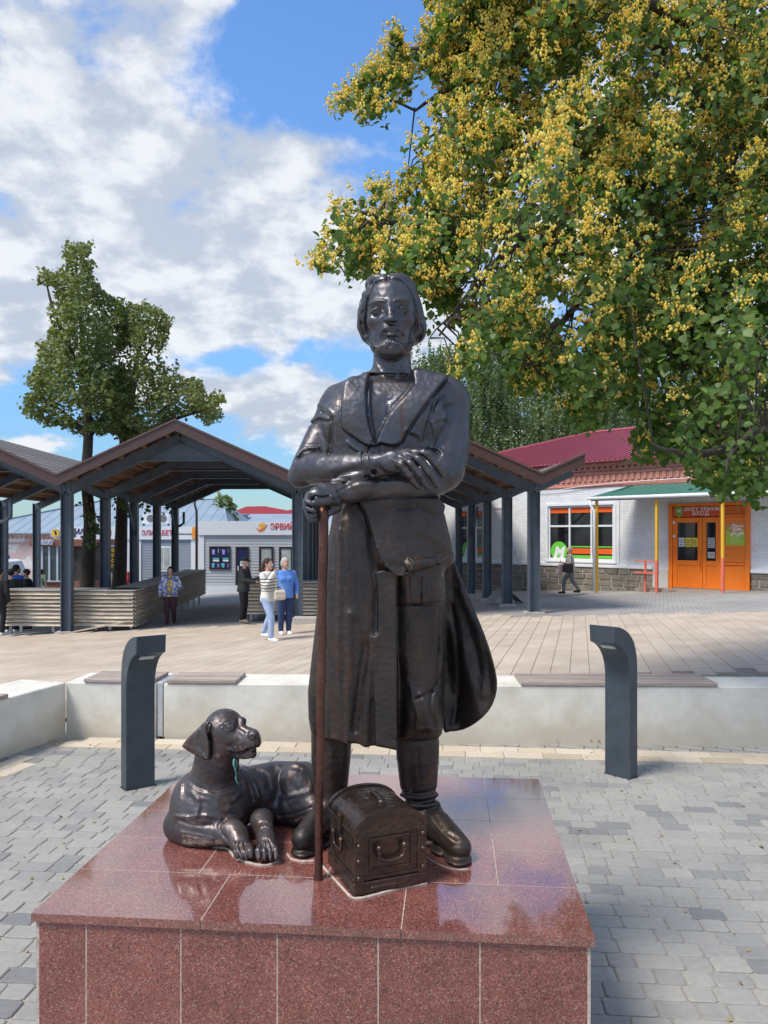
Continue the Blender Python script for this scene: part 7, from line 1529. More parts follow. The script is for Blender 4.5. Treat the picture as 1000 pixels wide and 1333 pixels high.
# ------------------------------------------------------------------ patrol car, only its back half in the picture
def build_car():
    Y = 37.0; a = at(12, 757, Y); t = empty('police_car', (a.x-1.9, Y, -1.25), 0, 'white patrol car with blue roof lights parked by the pink house', 'car')
    WH = mat('car_white', (0.75,0.77,0.80), rough=0.25, coat=0.5); CG = mat('car_glass', (0.03,0.045,0.05), rough=0.08)
    h0 = 0.35; prof = [(-1.9,h0),(2.05,h0),(2.12,0.6),(2.08,1.0),(1.98,1.12),(1.72,1.72),(1.5,1.80),(-0.3,1.82),(-0.75,1.65),(-1.1,1.1),(-1.85,1.0),(-1.95,0.7)]
    q = MB(); q.prism(prof, (0,1.7,0), (0,0,0)); q.build('body', WH, t, bevel=0.03)
    for w in ([(1.05,1.12),(1.62,1.12),(1.44,1.60),(1.05,1.62)], [(0.05,1.12),(0.95,1.12),(0.95,1.62),(0.05,1.62)], [(-0.85,1.12),(-0.05,1.12),(-0.05,1.62),(-0.5,1.60)]): q = MB(); q.prism(w, (0,0.02,0), (0,-0.022,0)); q.build('side_window', CG, t)
    q = MB(); q.box(-0.2, 1.6, -0.012, -0.001, 0.85, 0.98); q.build('side_stripe', mat('blue_stripe', (0.02,0.06,0.35)), t)
    for x in (-1.2, 1.3):
        q = MB(); q.prism([(x+0.33*math.cos(k), 0.33+0.33*math.sin(k)) for k in np.linspace(0,6.28,19)[:-1]], (0,0.2,0), (0,-0.03,0)); wh = q.build('wheel', mat('tyre', (0.02,0.02,0.02), rough=0.9), t); q = MB(); q.prism([(x+0.19*math.cos(k), 0.33+0.19*math.sin(k)) for k in np.linspace(0,6.28,13)[:-1]], (0,0.02,0), (0,-0.045,0)); q.build('rim', mat('rim_grey', (0.35,0.36,0.38), metal=0.7, rough=0.4), wh)
    q = MB(); q.box(0.05, 0.35, 0.3, 1.4, 1.83, 1.98); q.build('light_bar', mat('blue_lens', (0.01,0.04,0.50), rough=0.2), t); q = MB(); q.box(0.36, 0.85, 0.3, 1.4, 1.83, 1.96); q.build('light_bar_centre', PANEL, t); q = MB(); q.box(0.86, 1.25, 0.3, 1.4, 1.83, 1.98); q.build('light_bar', mat('blue_lens', (0.01,0.04,0.50)), t)
    q = MB(); q.box(2.085, 2.13, 0.02, 0.25, 0.75, 1.02); q.build('tail_light', mat('red_lens', (0.5,0.01,0.02), rough=0.2), t)
build_car()
# ------------------------------------------------------------------ trees
def leaf_mat(name, c1, c2, trans=0.35, rough=0.5):
    m = bpy.data.materials.new(name); m.use_nodes = True; nt = m.node_tree; nt.nodes.clear(); N = nt.nodes.new; L = nt.links.new
    out = N('ShaderNodeOutputMaterial'); b = N('ShaderNodeBsdfPrincipled'); tr = N('ShaderNodeBsdfTranslucent'); mx = N('ShaderNodeMixShader'); mx.inputs[0].default_value = trans
    a = N('ShaderNodeAttribute'); a.attribute_name = 'tone'; mc = N('ShaderNodeMix'); mc.data_type = 'RGBA'; mc.inputs[6].default_value = (*c1, 1); mc.inputs[7].default_value = (*c2, 1); L(a.outputs['Fac'], mc.inputs[0])
    L(mc.outputs[2], b.inputs['Base Color']); b.inputs['Roughness'].default_value = rough; b.inputs['Specular IOR Level'].default_value = 0.35
    hs = N('ShaderNodeMix'); hs.data_type = 'RGBA'; hs.blend_type = 'MULTIPLY'; hs.inputs[0].default_value = 1; L(mc.outputs[2], hs.inputs[6]); hs.inputs[7].default_value = (1.3, 1.5, 0.6, 1); L(hs.outputs[2], tr.inputs['Color'])
    L(b.outputs[0], mx.inputs[1]); L(tr.outputs[0], mx.inputs[2]); L(mx.outputs[0], out.inputs[0]); return m
BARK = mat('bark', (0.035,0.028,0.022), col2=(0.085,0.068,0.052), rough=0.95, nscale=6, stretch=(4,4,0.8), bump=0.9, bscale=9, bdist=0.03)
BARK_W = mat('birch_bark', (0.16,0.15,0.14), col2=(0.62,0.60,0.56), rough=0.9, nscale=4, stretch=(1,1,4))
def np_mesh(name, V, tris_or_quads, material, parent, tone=None, smooth=False):
    """V (n,3), faces (m,k) all with k corners"""
    me = bpy.data.meshes.new(name); k = tris_or_quads.shape[1]; m = len(tris_or_quads)
    me.vertices.add(len(V)); me.vertices.foreach_set('co', V.astype(np.float32).ravel()); me.loops.add(m*k); me.loops.foreach_set('vertex_index', tris_or_quads.astype(np.int32).ravel())
    me.polygons.add(m); me.polygons.foreach_set('loop_start', np.arange(m, dtype=np.int32)*k)
    if smooth: me.polygons.foreach_set('use_smooth', np.ones(m, bool))
    me.update(calc_edges=True); me.materials.append(material)
    if tone is not None: a = me.attributes.new('tone', 'FLOAT', 'FACE'); a.data.foreach_set('value', tone.astype(np.float32))
    return link(bpy.data.objects.new(name, me), parent)
def frames(n, nrm, spin):
    """orthonormal frames with z = nrm, spun by angle"""
    nrm = nrm/np.linalg.norm(nrm, axis=1, keepdims=True); up = np.where(np.abs(nrm[:,2:3]) > 0.95, [[1.,0,0]], [[0,0,1.]]); x = np.cross(up, nrm); x /= np.linalg.norm(x, axis=1, keepdims=True); y = np.cross(nrm, x)
    c, s = np.cos(spin)[:,None], np.sin(spin)[:,None]; return x*c+y*s, -x*s+y*c, nrm
HEART = np.array([(0,-0.5,0),(0.36,-0.42,0.05),(0.50,-0.08,0.09),(0.30,0.30,0.06),(0,0.60,-0.03),(-0.30,0.30,0.06),(-0.50,-0.08,0.09),(-0.36,-0.42,0.05)])
def leaves(P, nrm, spin, size, shape=HEART):
    n = len(P); X, Y_, Z_ = frames(n, nrm, spin); k = len(shape); S = size[:,None,None]
    V = P[:,None,:]+S*(shape[None,:,0:1]*X[:,None,:]+shape[None,:,1:2]*Y_[:,None,:]+shape[None,:,2:3]*Z_[:,None,:])
    return V.reshape(-1, 3), k
def leaf_faces(n, k, half=True):
    b = (np.arange(n)*k)[:,None]
    if half and k == 8: f = np.concatenate([b+np.array([0,1,2,3]), b+np.array([0,3,4,4])[None][:, :4]*0+b*0+np.array([0,3,4,5]), b+np.array([0,5,6,7])]) if False else np.concatenate([b+np.array([0,1,2,3]), b+np.array([0,3,4,5]), b+np.array([0,5,6,7])])
    else: f = b+np.arange(k)
    return f
QUADL = np.array([(0,-0.5,0),(0.42,0,0.08),(0,0.55,0),(-0.42,0,0.08)])
def inpoly(px, py, poly):
    return poly_sdf(px, py, poly) < 0
def noise3(P, sc, seed=0):
    """cheap smooth value noise"""
    q = P*sc; i = np.floor(q).astype(np.int64); f = q-i; f = f*f*(3-2*f)
    def h(a, b, c): v = (a*374761393+b*668265263+c*2147483647+seed*974711) & 0xffffffff; v = ((v ^ (v >> 13))*1274126177) & 0xffffffff; return ((v ^ (v >> 16)) & 0xffff)/65535.0
    r = 0
    for dx in (0,1):
        for dy in (0,1):
            for dz in (0,1):
                w = (f[:,0] if dx else 1-f[:,0])*(f[:,1] if dy else 1-f[:,1])*(f[:,2] if dz else 1-f[:,2]); r = r+w*h(i[:,0]+dx, i[:,1]+dy, i[:,2]+dz)
    return r

# ---- the big linden overhead on the right, in flower
LND = rng
def build_linden():
    tr = empty('linden_tree', (7.4, 8.9, -0.1), 0, 'large linden covered in yellow blossom, its low boughs hanging before the shop', 'tree')
    o = np.array([7.4, 8.9, -0.1])
    def A(px, py, Y): v = at(px, py, Y); return np.array((v.x, v.y, v.z))
    trunk = [np.array((7.4, 8.9, -0.25)), np.array((7.38, 8.9, 1.2)), np.array((7.3, 8.85, 2.6)), np.array((7.15, 8.8, 4.2)), np.array((7.0, 8.7, 6.0)), np.array((6.9, 8.7, 8.5))]
    m = MB(); m.tube([Vector(p-o) for p in trunk], [0.42,0.30,0.27,0.22,0.16,0.07], 14); m.build('trunk', BARK, tr, smooth=True)
    # main boughs: (points, start radius)
    B = [([trunk[2], A(960,470,8.6), A(905,360,8.3), A(860,280,8.0), A(800,230,7.7), A(720,205,7.4), A(650,190,7.2)], 0.15),
         ([trunk[2], A(985,560,8.4), A(945,520,7.9), A(900,450,7.6), A(872,400,7.4), A(830,355,7.2), A(760,330,7.0), A(690,310,6.8), A(600,300,6.7), A(520,290,6.6), A(470,275,6.6)], 0.13),
         ([trunk[3], A(930,150,8.4), A(860,60,8.2), A(780,20,7.9), A(700,40,7.6), A(630,60,7.5), A(560,62,7.5), A(505,72,7.5)], 0.13),
         ([trunk[3], A(1010,190,8.6), A(930,240,7.9), A(850,300,7.3), A(780,370,6.9), A(720,430,6.7), A(690,470,6.7)], 0.09),
         ([trunk[2], A(1010,590,7.2), A(985,575,6.4), A(940,585,5.9), A(890,590,5.7), A(850,575,5.7)], 0.07),
         ([trunk[1]+np.array((0,0,0.9)), A(1060,560,7.0), A(1000,555,5.9), A(960,580,5.5), A(945,615,5.4)], 0.05),
         ([trunk[3], A(1000,60,7.6), A(900,30,6.8), A(800,-30,6.5), A(700,-60,6.4)], 0.09),
         ([trunk[4], A(900,-150,8.8), A(760,-220,8.6), A(640,-200,8.4)], 0.10),
         ([A(690,310,6.8), A(640,350,6.7), A(600,395,6.6), A(560,440,6.6)], 0.03),
         ([A(800,230,7.7), A(700,150,7.5), A(600,110,7.4), A(540,140,7.3), A(470,110,7.4)], 0.04),
         ([A(650,190,7.2), A(600,160,7.1), A(560,180,7.0), A(535,220,7.0)], 0.03),
         ([A(520,290,6.6), A(480,290,6.55), A(440,310,6.5), A(425,335,6.5)], 0.022),
         ([A(560,62,7.5), A(520,80,7.4), A(480,100,7.4), A(450,135,7.4)], 0.022)]
    for pts, r in B:
        sp = smooth_pts(pts, 4); n = len(sp); m = MB(); m.tube([Vector(np.array(p)-o)+Vector((rng.normal(0,.012), rng.normal(0,.012), rng.normal(0,.012))) for p in sp], [r*(1-0.86*i/(n-1)) for i in range(n)], 8); m.build('branch', BARK, tr, smooth=True)
    bp = np.array([p for pts, r in B for p in smooth_pts(pts, 6)])
    # where foliage hangs: outline of the crown in directions from the viewpoint, filled at several depths
    crown = [(560,0),(548,25),(556,60),(520,62),(505,78),(500,40),(515,32),(526,36),(520,60),(490,88),(462,104),(444,122),(434,146),(440,152),(460,138),(470,140),(468,162),(486,152),(498,160),(520,140),(540,112),(556,90),(562,110),(548,150),(543,180),(530,205),(528,240),(498,222),(470,232),(464,250),(444,262),(436,285),(418,305),(410,340),(424,352),(442,346),(452,362),(480,358),(500,345),(520,360),(548,375),(556,400),(560,432),(575,420),(600,432),(590,470),(575,490),(600,500),(622,470),(640,440),(655,452),(650,475),(668,520),(690,515),(700,500),(720,500),(738,532),(745,556),(770,560),(800,545),(835,545),(815,590),(830,600),(860,596),(890,590),(905,620),(925,640),(935,655),(960,640),(975,660),(1000,640),(1080,640),(1150,300),(1150,-200),(560,-200)]
    N_ = 30000; px = rng.uniform(400, 1130, N_); py = rng.uniform(-190, 665, N_); d = poly_sdf(px, py, crown)
    ok = d < rng.uniform(-9, 1.5, N_); px, py, d = px[ok], py[ok], d[ok]
    base = np.interp(px, [400, 560, 700, 850, 1000, 1130], [6.9, 7.0, 7.1, 7.4, 7.2, 7.4])+np.interp(py, [-200, 0, 300, 500, 560, 660], [1.2, 0.7, 0.2, -0.2, -0.6, -1.6])*np.interp(px, [400, 700, 900], [0.5, 0.8, 1.0])
    thick = np.interp(-d, [0, 40, 150], [0.35, 1.3, 2.6]); Yd = np.maximum(4.9, base+rng.normal(0, 0.42, len(px))*thick)
    P = np.stack([(px-500)/F*Yd, Yd, CH-(py-HY)/F*Yd], 1)
    # clumping: keep near boughs or in noise lumps
    nz = 0.65*noise3(P, 1.9, 3)+0.35*noise3(P, 5.0, 5); nb = np.full(len(P), 9.0)
    for i in range(0, len(bp), 2): nb = np.minimum(nb, np.linalg.norm(P-bp[i], axis=1))
    edge = np.clip(-d/30.0, 0, 1); sc_ = 0.5+(nz-0.5)*1.35+0.20*np.exp(-nb/0.45)+0.08*(1-edge)
    holes = 0.0; HOLES = ((685,180,22,16,.3),(702,240,16,10,.25),(845,135,26,20,.25),(870,140,20,16,.2),(655,115,12,10,.2),(745,480,12,10,.1),(900,480,16,14,.22),(945,470,14,14,.22),(735,470,24,10,.1),(560,130,14,40,.30),(575,170,12,18,.25),(545,275,30,10,.2),(497,262,30,16,.20),(520,220,14,10,.3),(545,215,14,18,.15),(660,470,12,8,.2),(595,250,8,8,.2),(640,230,10,8,.2),(590,205,8,12,.2),(765,178,14,10,.2),(715,270,14,9,.2),(680,265,14,8,.2),(745,170,10,16,.2),(478,282,26,10,.2),(662,35,9,9,.2),(900,95,18,14,.15),(820,300,10,8,.15),(640,395,10,8,.2),(620,390,12,14,.2),(607,440,7,10,.3))
    for (hx, hy, hw, hh, hs) in HOLES: holes = holes+1.35*hs*np.exp(-((px-hx)/hw)**2-((py-hy)/hh)**2)
    keep = sc_-holes > rng.normal(0.40, 0.03, len(P)); P = P[keep]
    # gather the foliage into drooping sprays
    Ns = 640; Sc = P[rng.choice(len(P), Ns, replace=False)]; out = Sc-np.array([7.2, 9.4, 5.0]); out[:,2] *= 0.25; out /= np.linalg.norm(out, axis=1, keepdims=True); out = out+rng.normal(0, 0.35, out.shape)+np.array([-0.15, -0.1, -0.75]); out /= np.linalg.norm(out, axis=1, keepdims=True)
    m_ = 24; tt = rng.uniform(-0.5, 0.5, (Ns, m_)); L2 = rng.uniform(0.45, 0.95, (Ns,1)); wd = 0.085*(1-0.7*np.abs(tt)); P = Sc[:,None,:]+out[:,None,:]*(tt*L2)[:,:,None]+rng.normal(0, 1, (Ns,m_,3))*wd[:,:,None]; P[:,:,2] -= 0.25*(tt+0.5)**2; P = P.reshape(-1,3)
    px = 500+F*P[:,0]/P[:,1]; py = HY-F*(P[:,2]-CH)/P[:,1]; d = poly_sdf(px, py, crown); hl = 0.0
    for (hx, hy, hw, hh, hs) in HOLES: hl = hl+hs*4.2*np.exp(-((px-hx)/hw)**2-((py-hy)/hh)**2)
    ok = (d < rng.uniform(-6, 4, len(P))) & (hl < rng.uniform(0.2, 1.0, len(P))); P = P[ok]; px, py, d = px[ok], py[ok], d[ok]
    C = len(P)
    # every centre is the end of a small spray: drooping twig with leaves and flower bunches
    hang = rng.normal(0, 1, (C, 3)); hang[:,2] = -np.abs(hang[:,2])-0.8; hang[:,0] -= 0.4; hang /= np.linalg.norm(hang, axis=1, keepdims=True); ln = rng.uniform(0.10, 0.22, C)*np.clip(-d/50.0, 0.3, 1)
    nl = 4; t = np.repeat(np.linspace(0.05, 1, nl)[None], C, 0)+rng.uniform(-.1,.1,(C,nl))
    LP = (P[:,None,:]+hang[:,None,:]*(ln[:,None]*t)[:,:,None]+rng.normal(0, 0.035, (C,nl,3))).reshape(-1,3); nL = len(LP)
    nm = rng.normal(0, 0.75, (nL,3)); nm[:,1] -= 0.75; nm[:,2] += 0.55; nm[:,0] -= 0.25
    sz = rng.uniform(0.042, 0.078, nL)*np.interp(LP[:,1], [5.2, 6.8], [0.84, 1.0]); spin = rng.normal(math.pi, 0.8, nL)
    V, k = leaves(LP, nm, spin, sz); f = leaf_faces(nL, k); tone = np.tile(rng.uniform(0, 1, nL), 3)
    LEAF = leaf_mat('linden_leaf', (0.050,0.105,0.024), (0.155,0.235,0.055), 0.38, 0.45)
    # the largest-looking leaves are parts of their own
    app = sz/LP[:,1]; front = np.argsort(-app/(1+0.0*LP[:,1])); vis = (LP[:,2] < 2.9) & (LP[:,0] < LP[:,1]*0.5); idx = front[vis[front]][:300]; sel = np.zeros(nL, bool); sel[idx] = True
    fs = f.reshape(3, nL, 4)[:, ~sel].reshape(-1, 4); tn = tone.reshape(3, nL)[:, ~sel].ravel()
    ob = np_mesh('foliage', V-o, fs, LEAF, tr, tn); ob['kind'] = 'stuff'
    X, Y_, Z_ = frames(len(idx), nm[idx], spin[idx]); protos = []
    for q in range(5):
        me = bpy.data.meshes.new('leaf'); me.from_pydata([tuple(v) for v in HEART], [], [(0,1,2,3),(0,3,4,5),(0,5,6,7)]); me.materials.append(LEAF); set_tone(me, [q/4.0]*3); me.update(); protos.append(me)
    for j, i in enumerate(idx):
        s = sz[i]; p = LP[i]-o; Mx = Matrix(((X[j,0]*s, Y_[j,0]*s, Z_[j,0]*s, p[0]), (X[j,1]*s, Y_[j,1]*s, Z_[j,1]*s, p[1]), (X[j,2]*s, Y_[j,2]*s, Z_[j,2]*s, p[2]), (0,0,0,1)))
        ob = bpy.data.objects.new('leaf', protos[int(tone[i]*4.99)]); ob.matrix_basis = Mx; link(ob, tr)
    # blossom: thick on the upper and outer sprays, sparse low and inside
    pf = 0.74*np.clip(np.interp(P[:,2], [1.9, 3.0, 4.0, 5.0, 5.8], [0.08, 0.18, 0.55, 1.05, 1.15])*np.interp(px, [400, 620, 820, 1000], [1.25, 1.05, 0.85, 0.60]), 0, 1)*np.clip(0.55+0.9*(noise3(P, 1.3, 11)-0.25), 0.15, 1.3)
    pf *= np.where(P[:,1] > np.interp(px, [400, 1130], [7.4, 8.0])+0.5, 0.35, 1.0)
    sel = rng.uniform(0, 1, C) < pf; FP = P[sel]; n2 = 4; FP = np.repeat(FP, n2, 0)+rng.normal(0, 0.05, (len(FP)*n2,3))+np.array([-0.03,-0.075,0.01]); nF = len(FP)
    nbud = 6; BP = (FP[:,None,:]+rng.normal(0, 0.0150, (nF,nbud,3))+np.array([0,0,-0.010])*np.arange(nbud)[None,:,None]*0.4).reshape(-1,3); r_ = rng.uniform(0.009, 0.0158, len(BP))
    OCT = np.array([(0,0,1),(1.05,0,0),(-0.53,0.92,0),(-0.53,-0.92,0),(0,0,-1)])*1.0; OF = np.array([(0,1,2),(0,2,3),(0,3,1),(4,2,1),(4,3,2),(4,1,3)])
    V = (BP[:,None,:]+r_[:,None,None]*OCT[None]).reshape(-1,3); fb = ((np.arange(len(BP))*5)[:,None,None]+OF[None]).reshape(-1,3); tn = np.repeat(np.repeat(rng.uniform(0,1,nF), nbud), 6)
    FL = leaf_mat('linden_blossom', (0.90,0.64,0.13), (0.95,0.80,0.28), 0.34, 0.7)
    ob = np_mesh('blossom', V-o, fb, FL, tr, tn); ob['kind'] = 'stuff'
    # pale bracts among the blossom
    s2 = rng.uniform(0,1,nF) < 0.8; BPc = FP[s2]+rng.normal(0,0.02,(s2.sum(),3))+np.array([0,0,0.03]); nB = len(BPc); nm = rng.normal(0,1,(nB,3)); nm[:,1] -= 0.8
    STRIP = np.array([(0,-0.5,0),(0.14,0,0.03),(0,0.5,0),(-0.14,0,0.03)]); V, k = leaves(BPc, nm, rng.normal(math.pi,0.7,nB), rng.uniform(0.05,0.075,nB), STRIP)
    ob = np_mesh('bracts', V-o, leaf_faces(nB, 4, False), leaf_mat('bract', (0.26,0.30,0.07), (0.42,0.42,0.12), 0.35, 0.6), tr, rng.uniform(0,1,nB)); ob['kind'] = 'stuff'
    # fine twigs tying sprays to the boughs
    m = MB(); pick = rng.choice(C, 900, replace=False)
    for i in pick:
        j = np.argmin(np.linalg.norm(bp-P[i], axis=1)); a = bp[j]; b = P[i]
        if np.linalg.norm(a-b) > 1.3: a = b+(a-b)*1.0/np.linalg.norm(a-b)
        mid = (a+b)/2+np.array([0,0,0.05])+rng.normal(0,0.05,3); m.tube([Vector(a-o), Vector(mid-o), Vector(b-o), Vector(b+hang[i]*ln[i]-o)], [0.010,0.007,0.005,0.003], 4, cap=False)
    ob = m.build('twigs', BARK, tr); ob['kind'] = 'stuff'
    print('linden sprays', C, 'flowers', nF)
build_linden()

# ---- two lindens behind the left shelter
def crown_tree(name, label, cat, group, trunk_pts, trunk_r, poly, Y, thick, n, lsz, leafm, limb_tips, seed, fork=2, thr=0.47):
    r = np.random.default_rng(seed); base = np.array(trunk_pts[0]); tr = empty(name, tuple(base), 0, label, cat, group)
    m = MB(); m.tube([Vector(np.array(p)-base) for p in smooth_pts(trunk_pts, 3)], list(np.interp(np.linspace(0,1,len(smooth_pts(trunk_pts,3))), np.linspace(0,1,len(trunk_r)), trunk_r)), 12); m.build('trunk', BARK, tr, smooth=True)
    for (tp, fr) in limb_tips:
        k = int(fr*(len(trunk_pts)-1)); a = np.array(trunk_pts[k]); b = np.array(at(*tp)); mid = (a+b)/2+np.array([0,0,0.4])+r.normal(0,0.2,3)
        pts = smooth_pts([a, mid, b], 5); m = MB(); m.tube([Vector(np.array(p)-base) for p in pts], [0.13*(1-0.85*i/(len(pts)-1)) for i in range(len(pts))], 7); m.build('branch', BARK, tr, smooth=True)
    xs = [p[0] for p in poly]; ys = [p[1] for p in poly]; N_ = int(n*3.2); px = r.uniform(min(xs), max(xs), N_); py = r.uniform(min(ys), max(ys), N_); d = poly_sdf(px, py, poly)+9*(noise3(np.stack([px/11.0, py/11.0, py*0], 1), 1.0, seed+3)-0.45); ok = d < r.uniform(-4, 2.0, N_); px, py, d = px[ok], py[ok], d[ok]
    Yd = Y+r.uniform(-1, 1, len(px))*thick*np.sqrt(np.clip(-d/40.0, 0.02, 1)); P = np.stack([(px-500)/F*Yd, Yd, CH-(py-HY)/F*Yd], 1)
    nz = 0.5+1.25*(0.6*noise3(P, 0.95, seed)+0.4*noise3(P, 2.4, seed+1)-0.5); keep = nz+0.12*np.clip(1+d/14.0, 0, 1)*0 > r.normal(thr, 0.05, len(P)); P = P[keep][:n]; nL = len(P)
    P = P+r.normal(0, 0.06, P.shape); nm = r.normal(0, 0.7, (nL,3)); nm[:,2] += 0.7; nm[:,1] -= 0.3; V, k = leaves(P, nm, r.uniform(0,6.28,nL), r.uniform(0.7,1.3,nL)*lsz, QUADL)
    tone = np.clip(0.15+1.1*noise3(P, 0.6, seed+7)*r.uniform(0.5,1.3,nL), 0, 1); ob = np_mesh('crown', V-base, leaf_faces(nL, 4, False), leafm, tr, tone); ob['kind'] = 'stuff'; return tr
LF_A = leaf_mat('far_linden_leaf', (0.045,0.090,0.028), (0.20,0.22,0.07), 0.25, 0.6)
def P3(px, py, Y): v = at(px, py, Y); return (v.x, v.y, v.z)
crown_tree('linden_tree', 'taller of the two lindens behind the left shelter, with a pointed crown', 'tree', None, [P3(113,800,33), P3(114,735,33), P3(117,680,33), P3(112,620,33), P3(115,570,33), P3(112,500,33), P3(104,400,33), P3(98,340,33)], [0.34,0.30,0.25,0.22,0.20,0.15,0.07,0.03],
    [(85,314),(105,316),(118,320),(116,335),(131,340),(120,350),(128,368),(138,385),(160,392),(158,405),(165,420),(160,470),(175,520),(160,560),(130,567),(90,562),(60,550),(38,540),(24,530),(42,508),(34,495),(50,470),(46,448),(60,440),(68,425),(62,400),(70,390),(76,378),(64,372),(48,368),(54,352),(72,354),(84,348),(80,335),(70,325)], 33, 3.6, 14500, 0.17, LF_A,
    [((60,520,32),.6),((140,520,34),.6),((70,430,33),.75),((130,420,33),.75),((60,365,33),.85)], 21)
crown_tree('linden_tree', 'lower, wider of the two lindens behind the left shelter, a bough reaching right', 'tree', None, [P3(152,800,34), P3(156,745,34), P3(158,690,34), P3(160,620,34), P3(162,570,34), P3(172,500,34), P3(185,440,34)], [0.34,0.30,0.26,0.23,0.20,0.13,0.05],
    [(172,396),(188,392),(200,400),(216,408),(222,415),(214,435),(220,450),(210,465),(218,478),(232,476),(232,490),(250,492),(262,500),(272,510),(280,508),(293,520),(288,540),(270,556),(262,545),(240,540),(228,545),(215,560),(190,572),(160,575),(140,565),(140,520),(150,470),(158,430),(160,405)], 34, 3.4, 12500, 0.17, LF_A,
    [((225,520,33),.6),((278,530,33),.7),((150,500,35),.6),((205,440,34),.8)], 22)
crown_tree('spruce_tree', 'small pale-green tree standing behind the white-fronted shop', 'tree', None, [P3(286,760,58), P3(286,700,58), P3(286,640,58)], [0.3,0.2,0.03],
    [(286,638),(292,643),(300,646),(300,655),(308,660),(304,668),(312,676),(306,690),(262,690),(258,680),(268,672),(262,664),(272,658),(276,648)], 58, 2.0, 1500, 0.34, leaf_mat('pale_leaf', (0.10,0.15,0.07), (0.26,0.32,0.16), 0.2, 0.7), [], 23, thr=0.36)
# young shoots low on the left trunks
def shoots():
    tr = empty('sapling', P3(122,740,32.0), 0, 'leafy suckers growing against the left linden trunk under the shelter', 'sapling'); b = np.array(P3(122,740,32.0)); r = np.random.default_rng(4)
    P = np.concatenate([np.stack([np.full(120,P3(123,0,32)[0])+r.normal(0,.22,120), 32+r.normal(0,.25,120), r.uniform(P3(0,740,32)[2]+0.8, P3(0,668,32)[2], 120)],1), np.stack([P3(185,0,32)[0]+r.normal(0,1.0,150), 32+r.normal(0,.3,150), P3(0,655,32)[2]+r.normal(0,.2,150)],1)])
    V, k = leaves(P, r.normal(0,1,(len(P),3)), r.uniform(0,6.28,len(P)), r.uniform(.14,.22,len(P)), QUADL); ob = np_mesh('foliage', V-b, leaf_faces(len(P),4,False), LF_A, tr, r.uniform(0,.6,len(P))); ob['kind'] = 'stuff'
    m = MB(); m.tube([(0,0,-1.2),(0.05,0,0.4),(0.0,0,2.2)], [0.04,0.03,0.015], 6); m.build('stem', BARK, tr)
shoots()

# ---- weeping birches behind the shop
def birch(x, Y, h, w, label, seed, n=150):
    r = np.random.default_rng(seed); tr = empty('birch_tree', (x, Y, -1), 0, label, 'birch'); base = np.array((x, Y, -1.0))
    tp = [(0,0,0),(0.1,0,h*0.3),(-0.1,0.1,h*0.6),(0.05,0,h*0.85),(0.1,0,h)]; m = MB(); m.tube([Vector(p) for p in smooth_pts(tp,3)], list(np.linspace(0.30,0.03,13)), 9); m.build('trunk', BARK_W, tr, smooth=True)
    allP = []; m2 = MB()
    for i in range(n):
        z0 = h*(0.30+0.68*r.uniform()**0.8); rad = w*np.sqrt(np.clip(1-((z0/h-0.45)/0.62)**2, 0.05, 1))*r.uniform(0.15,1); a = r.uniform(0, 6.28); tip = np.array((rad*math.cos(a), rad*math.sin(a)*0.8, z0))
        if i < 34: m = MB(); m.tube([Vector((0,0,z0-h*0.12)), Vector(tip*0.55+np.array((0,0,z0*0.45-0.3+0.2))), Vector(tip)], [0.07,0.04,0.015], 5); m.build('branch', BARK_W, tr)
        L_ = r.uniform(2.0, 4.6); ks = np.linspace(0, 1, int(L_*13)); sway = r.normal(0, 0.18, 2)
        for s_ in range(3):
            off = r.normal(0, 0.30, 3); pts = tip+off+np.stack([sway[0]*ks+0.05*np.sin(ks*9+i), sway[1]*ks, -L_*ks*r.uniform(0.7,1.0)], 1); allP.append(pts+r.normal(0, 0.055, pts.shape))
    P = np.concatenate(allP); P = P[P[:,2] > 0.8]; nL = len(P); nm = r.normal(0, 0.8, (nL,3)); nm[:,1] -= 0.5; V, k = leaves(P, nm, r.normal(math.pi, 0.5, nL), r.uniform(0.11, 0.20, nL), QUADL)
    tone = np.clip(noise3(P+base, 0.9, seed)*0.9+r.uniform(-.2,.3,nL), 0, 1)
    ob = np_mesh('foliage', V, leaf_faces(nL,4,False), BIRCHLEAF, tr, tone); ob['kind'] = 'stuff'
BIRCHLEAF = leaf_mat('birch_leaf', (0.065,0.115,0.045), (0.22,0.28,0.12), 0.3, 0.6)
for i, (px, Y, h, w, lab) in enumerate(((572,50,15.5,2.6,'weeping birch just right of the statue\'s shoulder, leftmost behind the shop'), (640,46,15.5,3.4,'weeping birch with long hanging strands behind the right gable of the shelter'), (700,52,18,3.6,'tall weeping birch rising behind the left end of the magenta roof'),
                                     (760,47,14,3.4,'weeping birch behind the middle of the magenta roof'), (830,55,15,4.0,'weeping birch behind the magenta roof, just under the linden boughs'), (930,60,17,4.2,'rightmost weeping birch behind the shop roof, mostly hidden by the linden'))):
    birch((px-500)/F*Y, Y, h, w, lab, 60+i, 210)
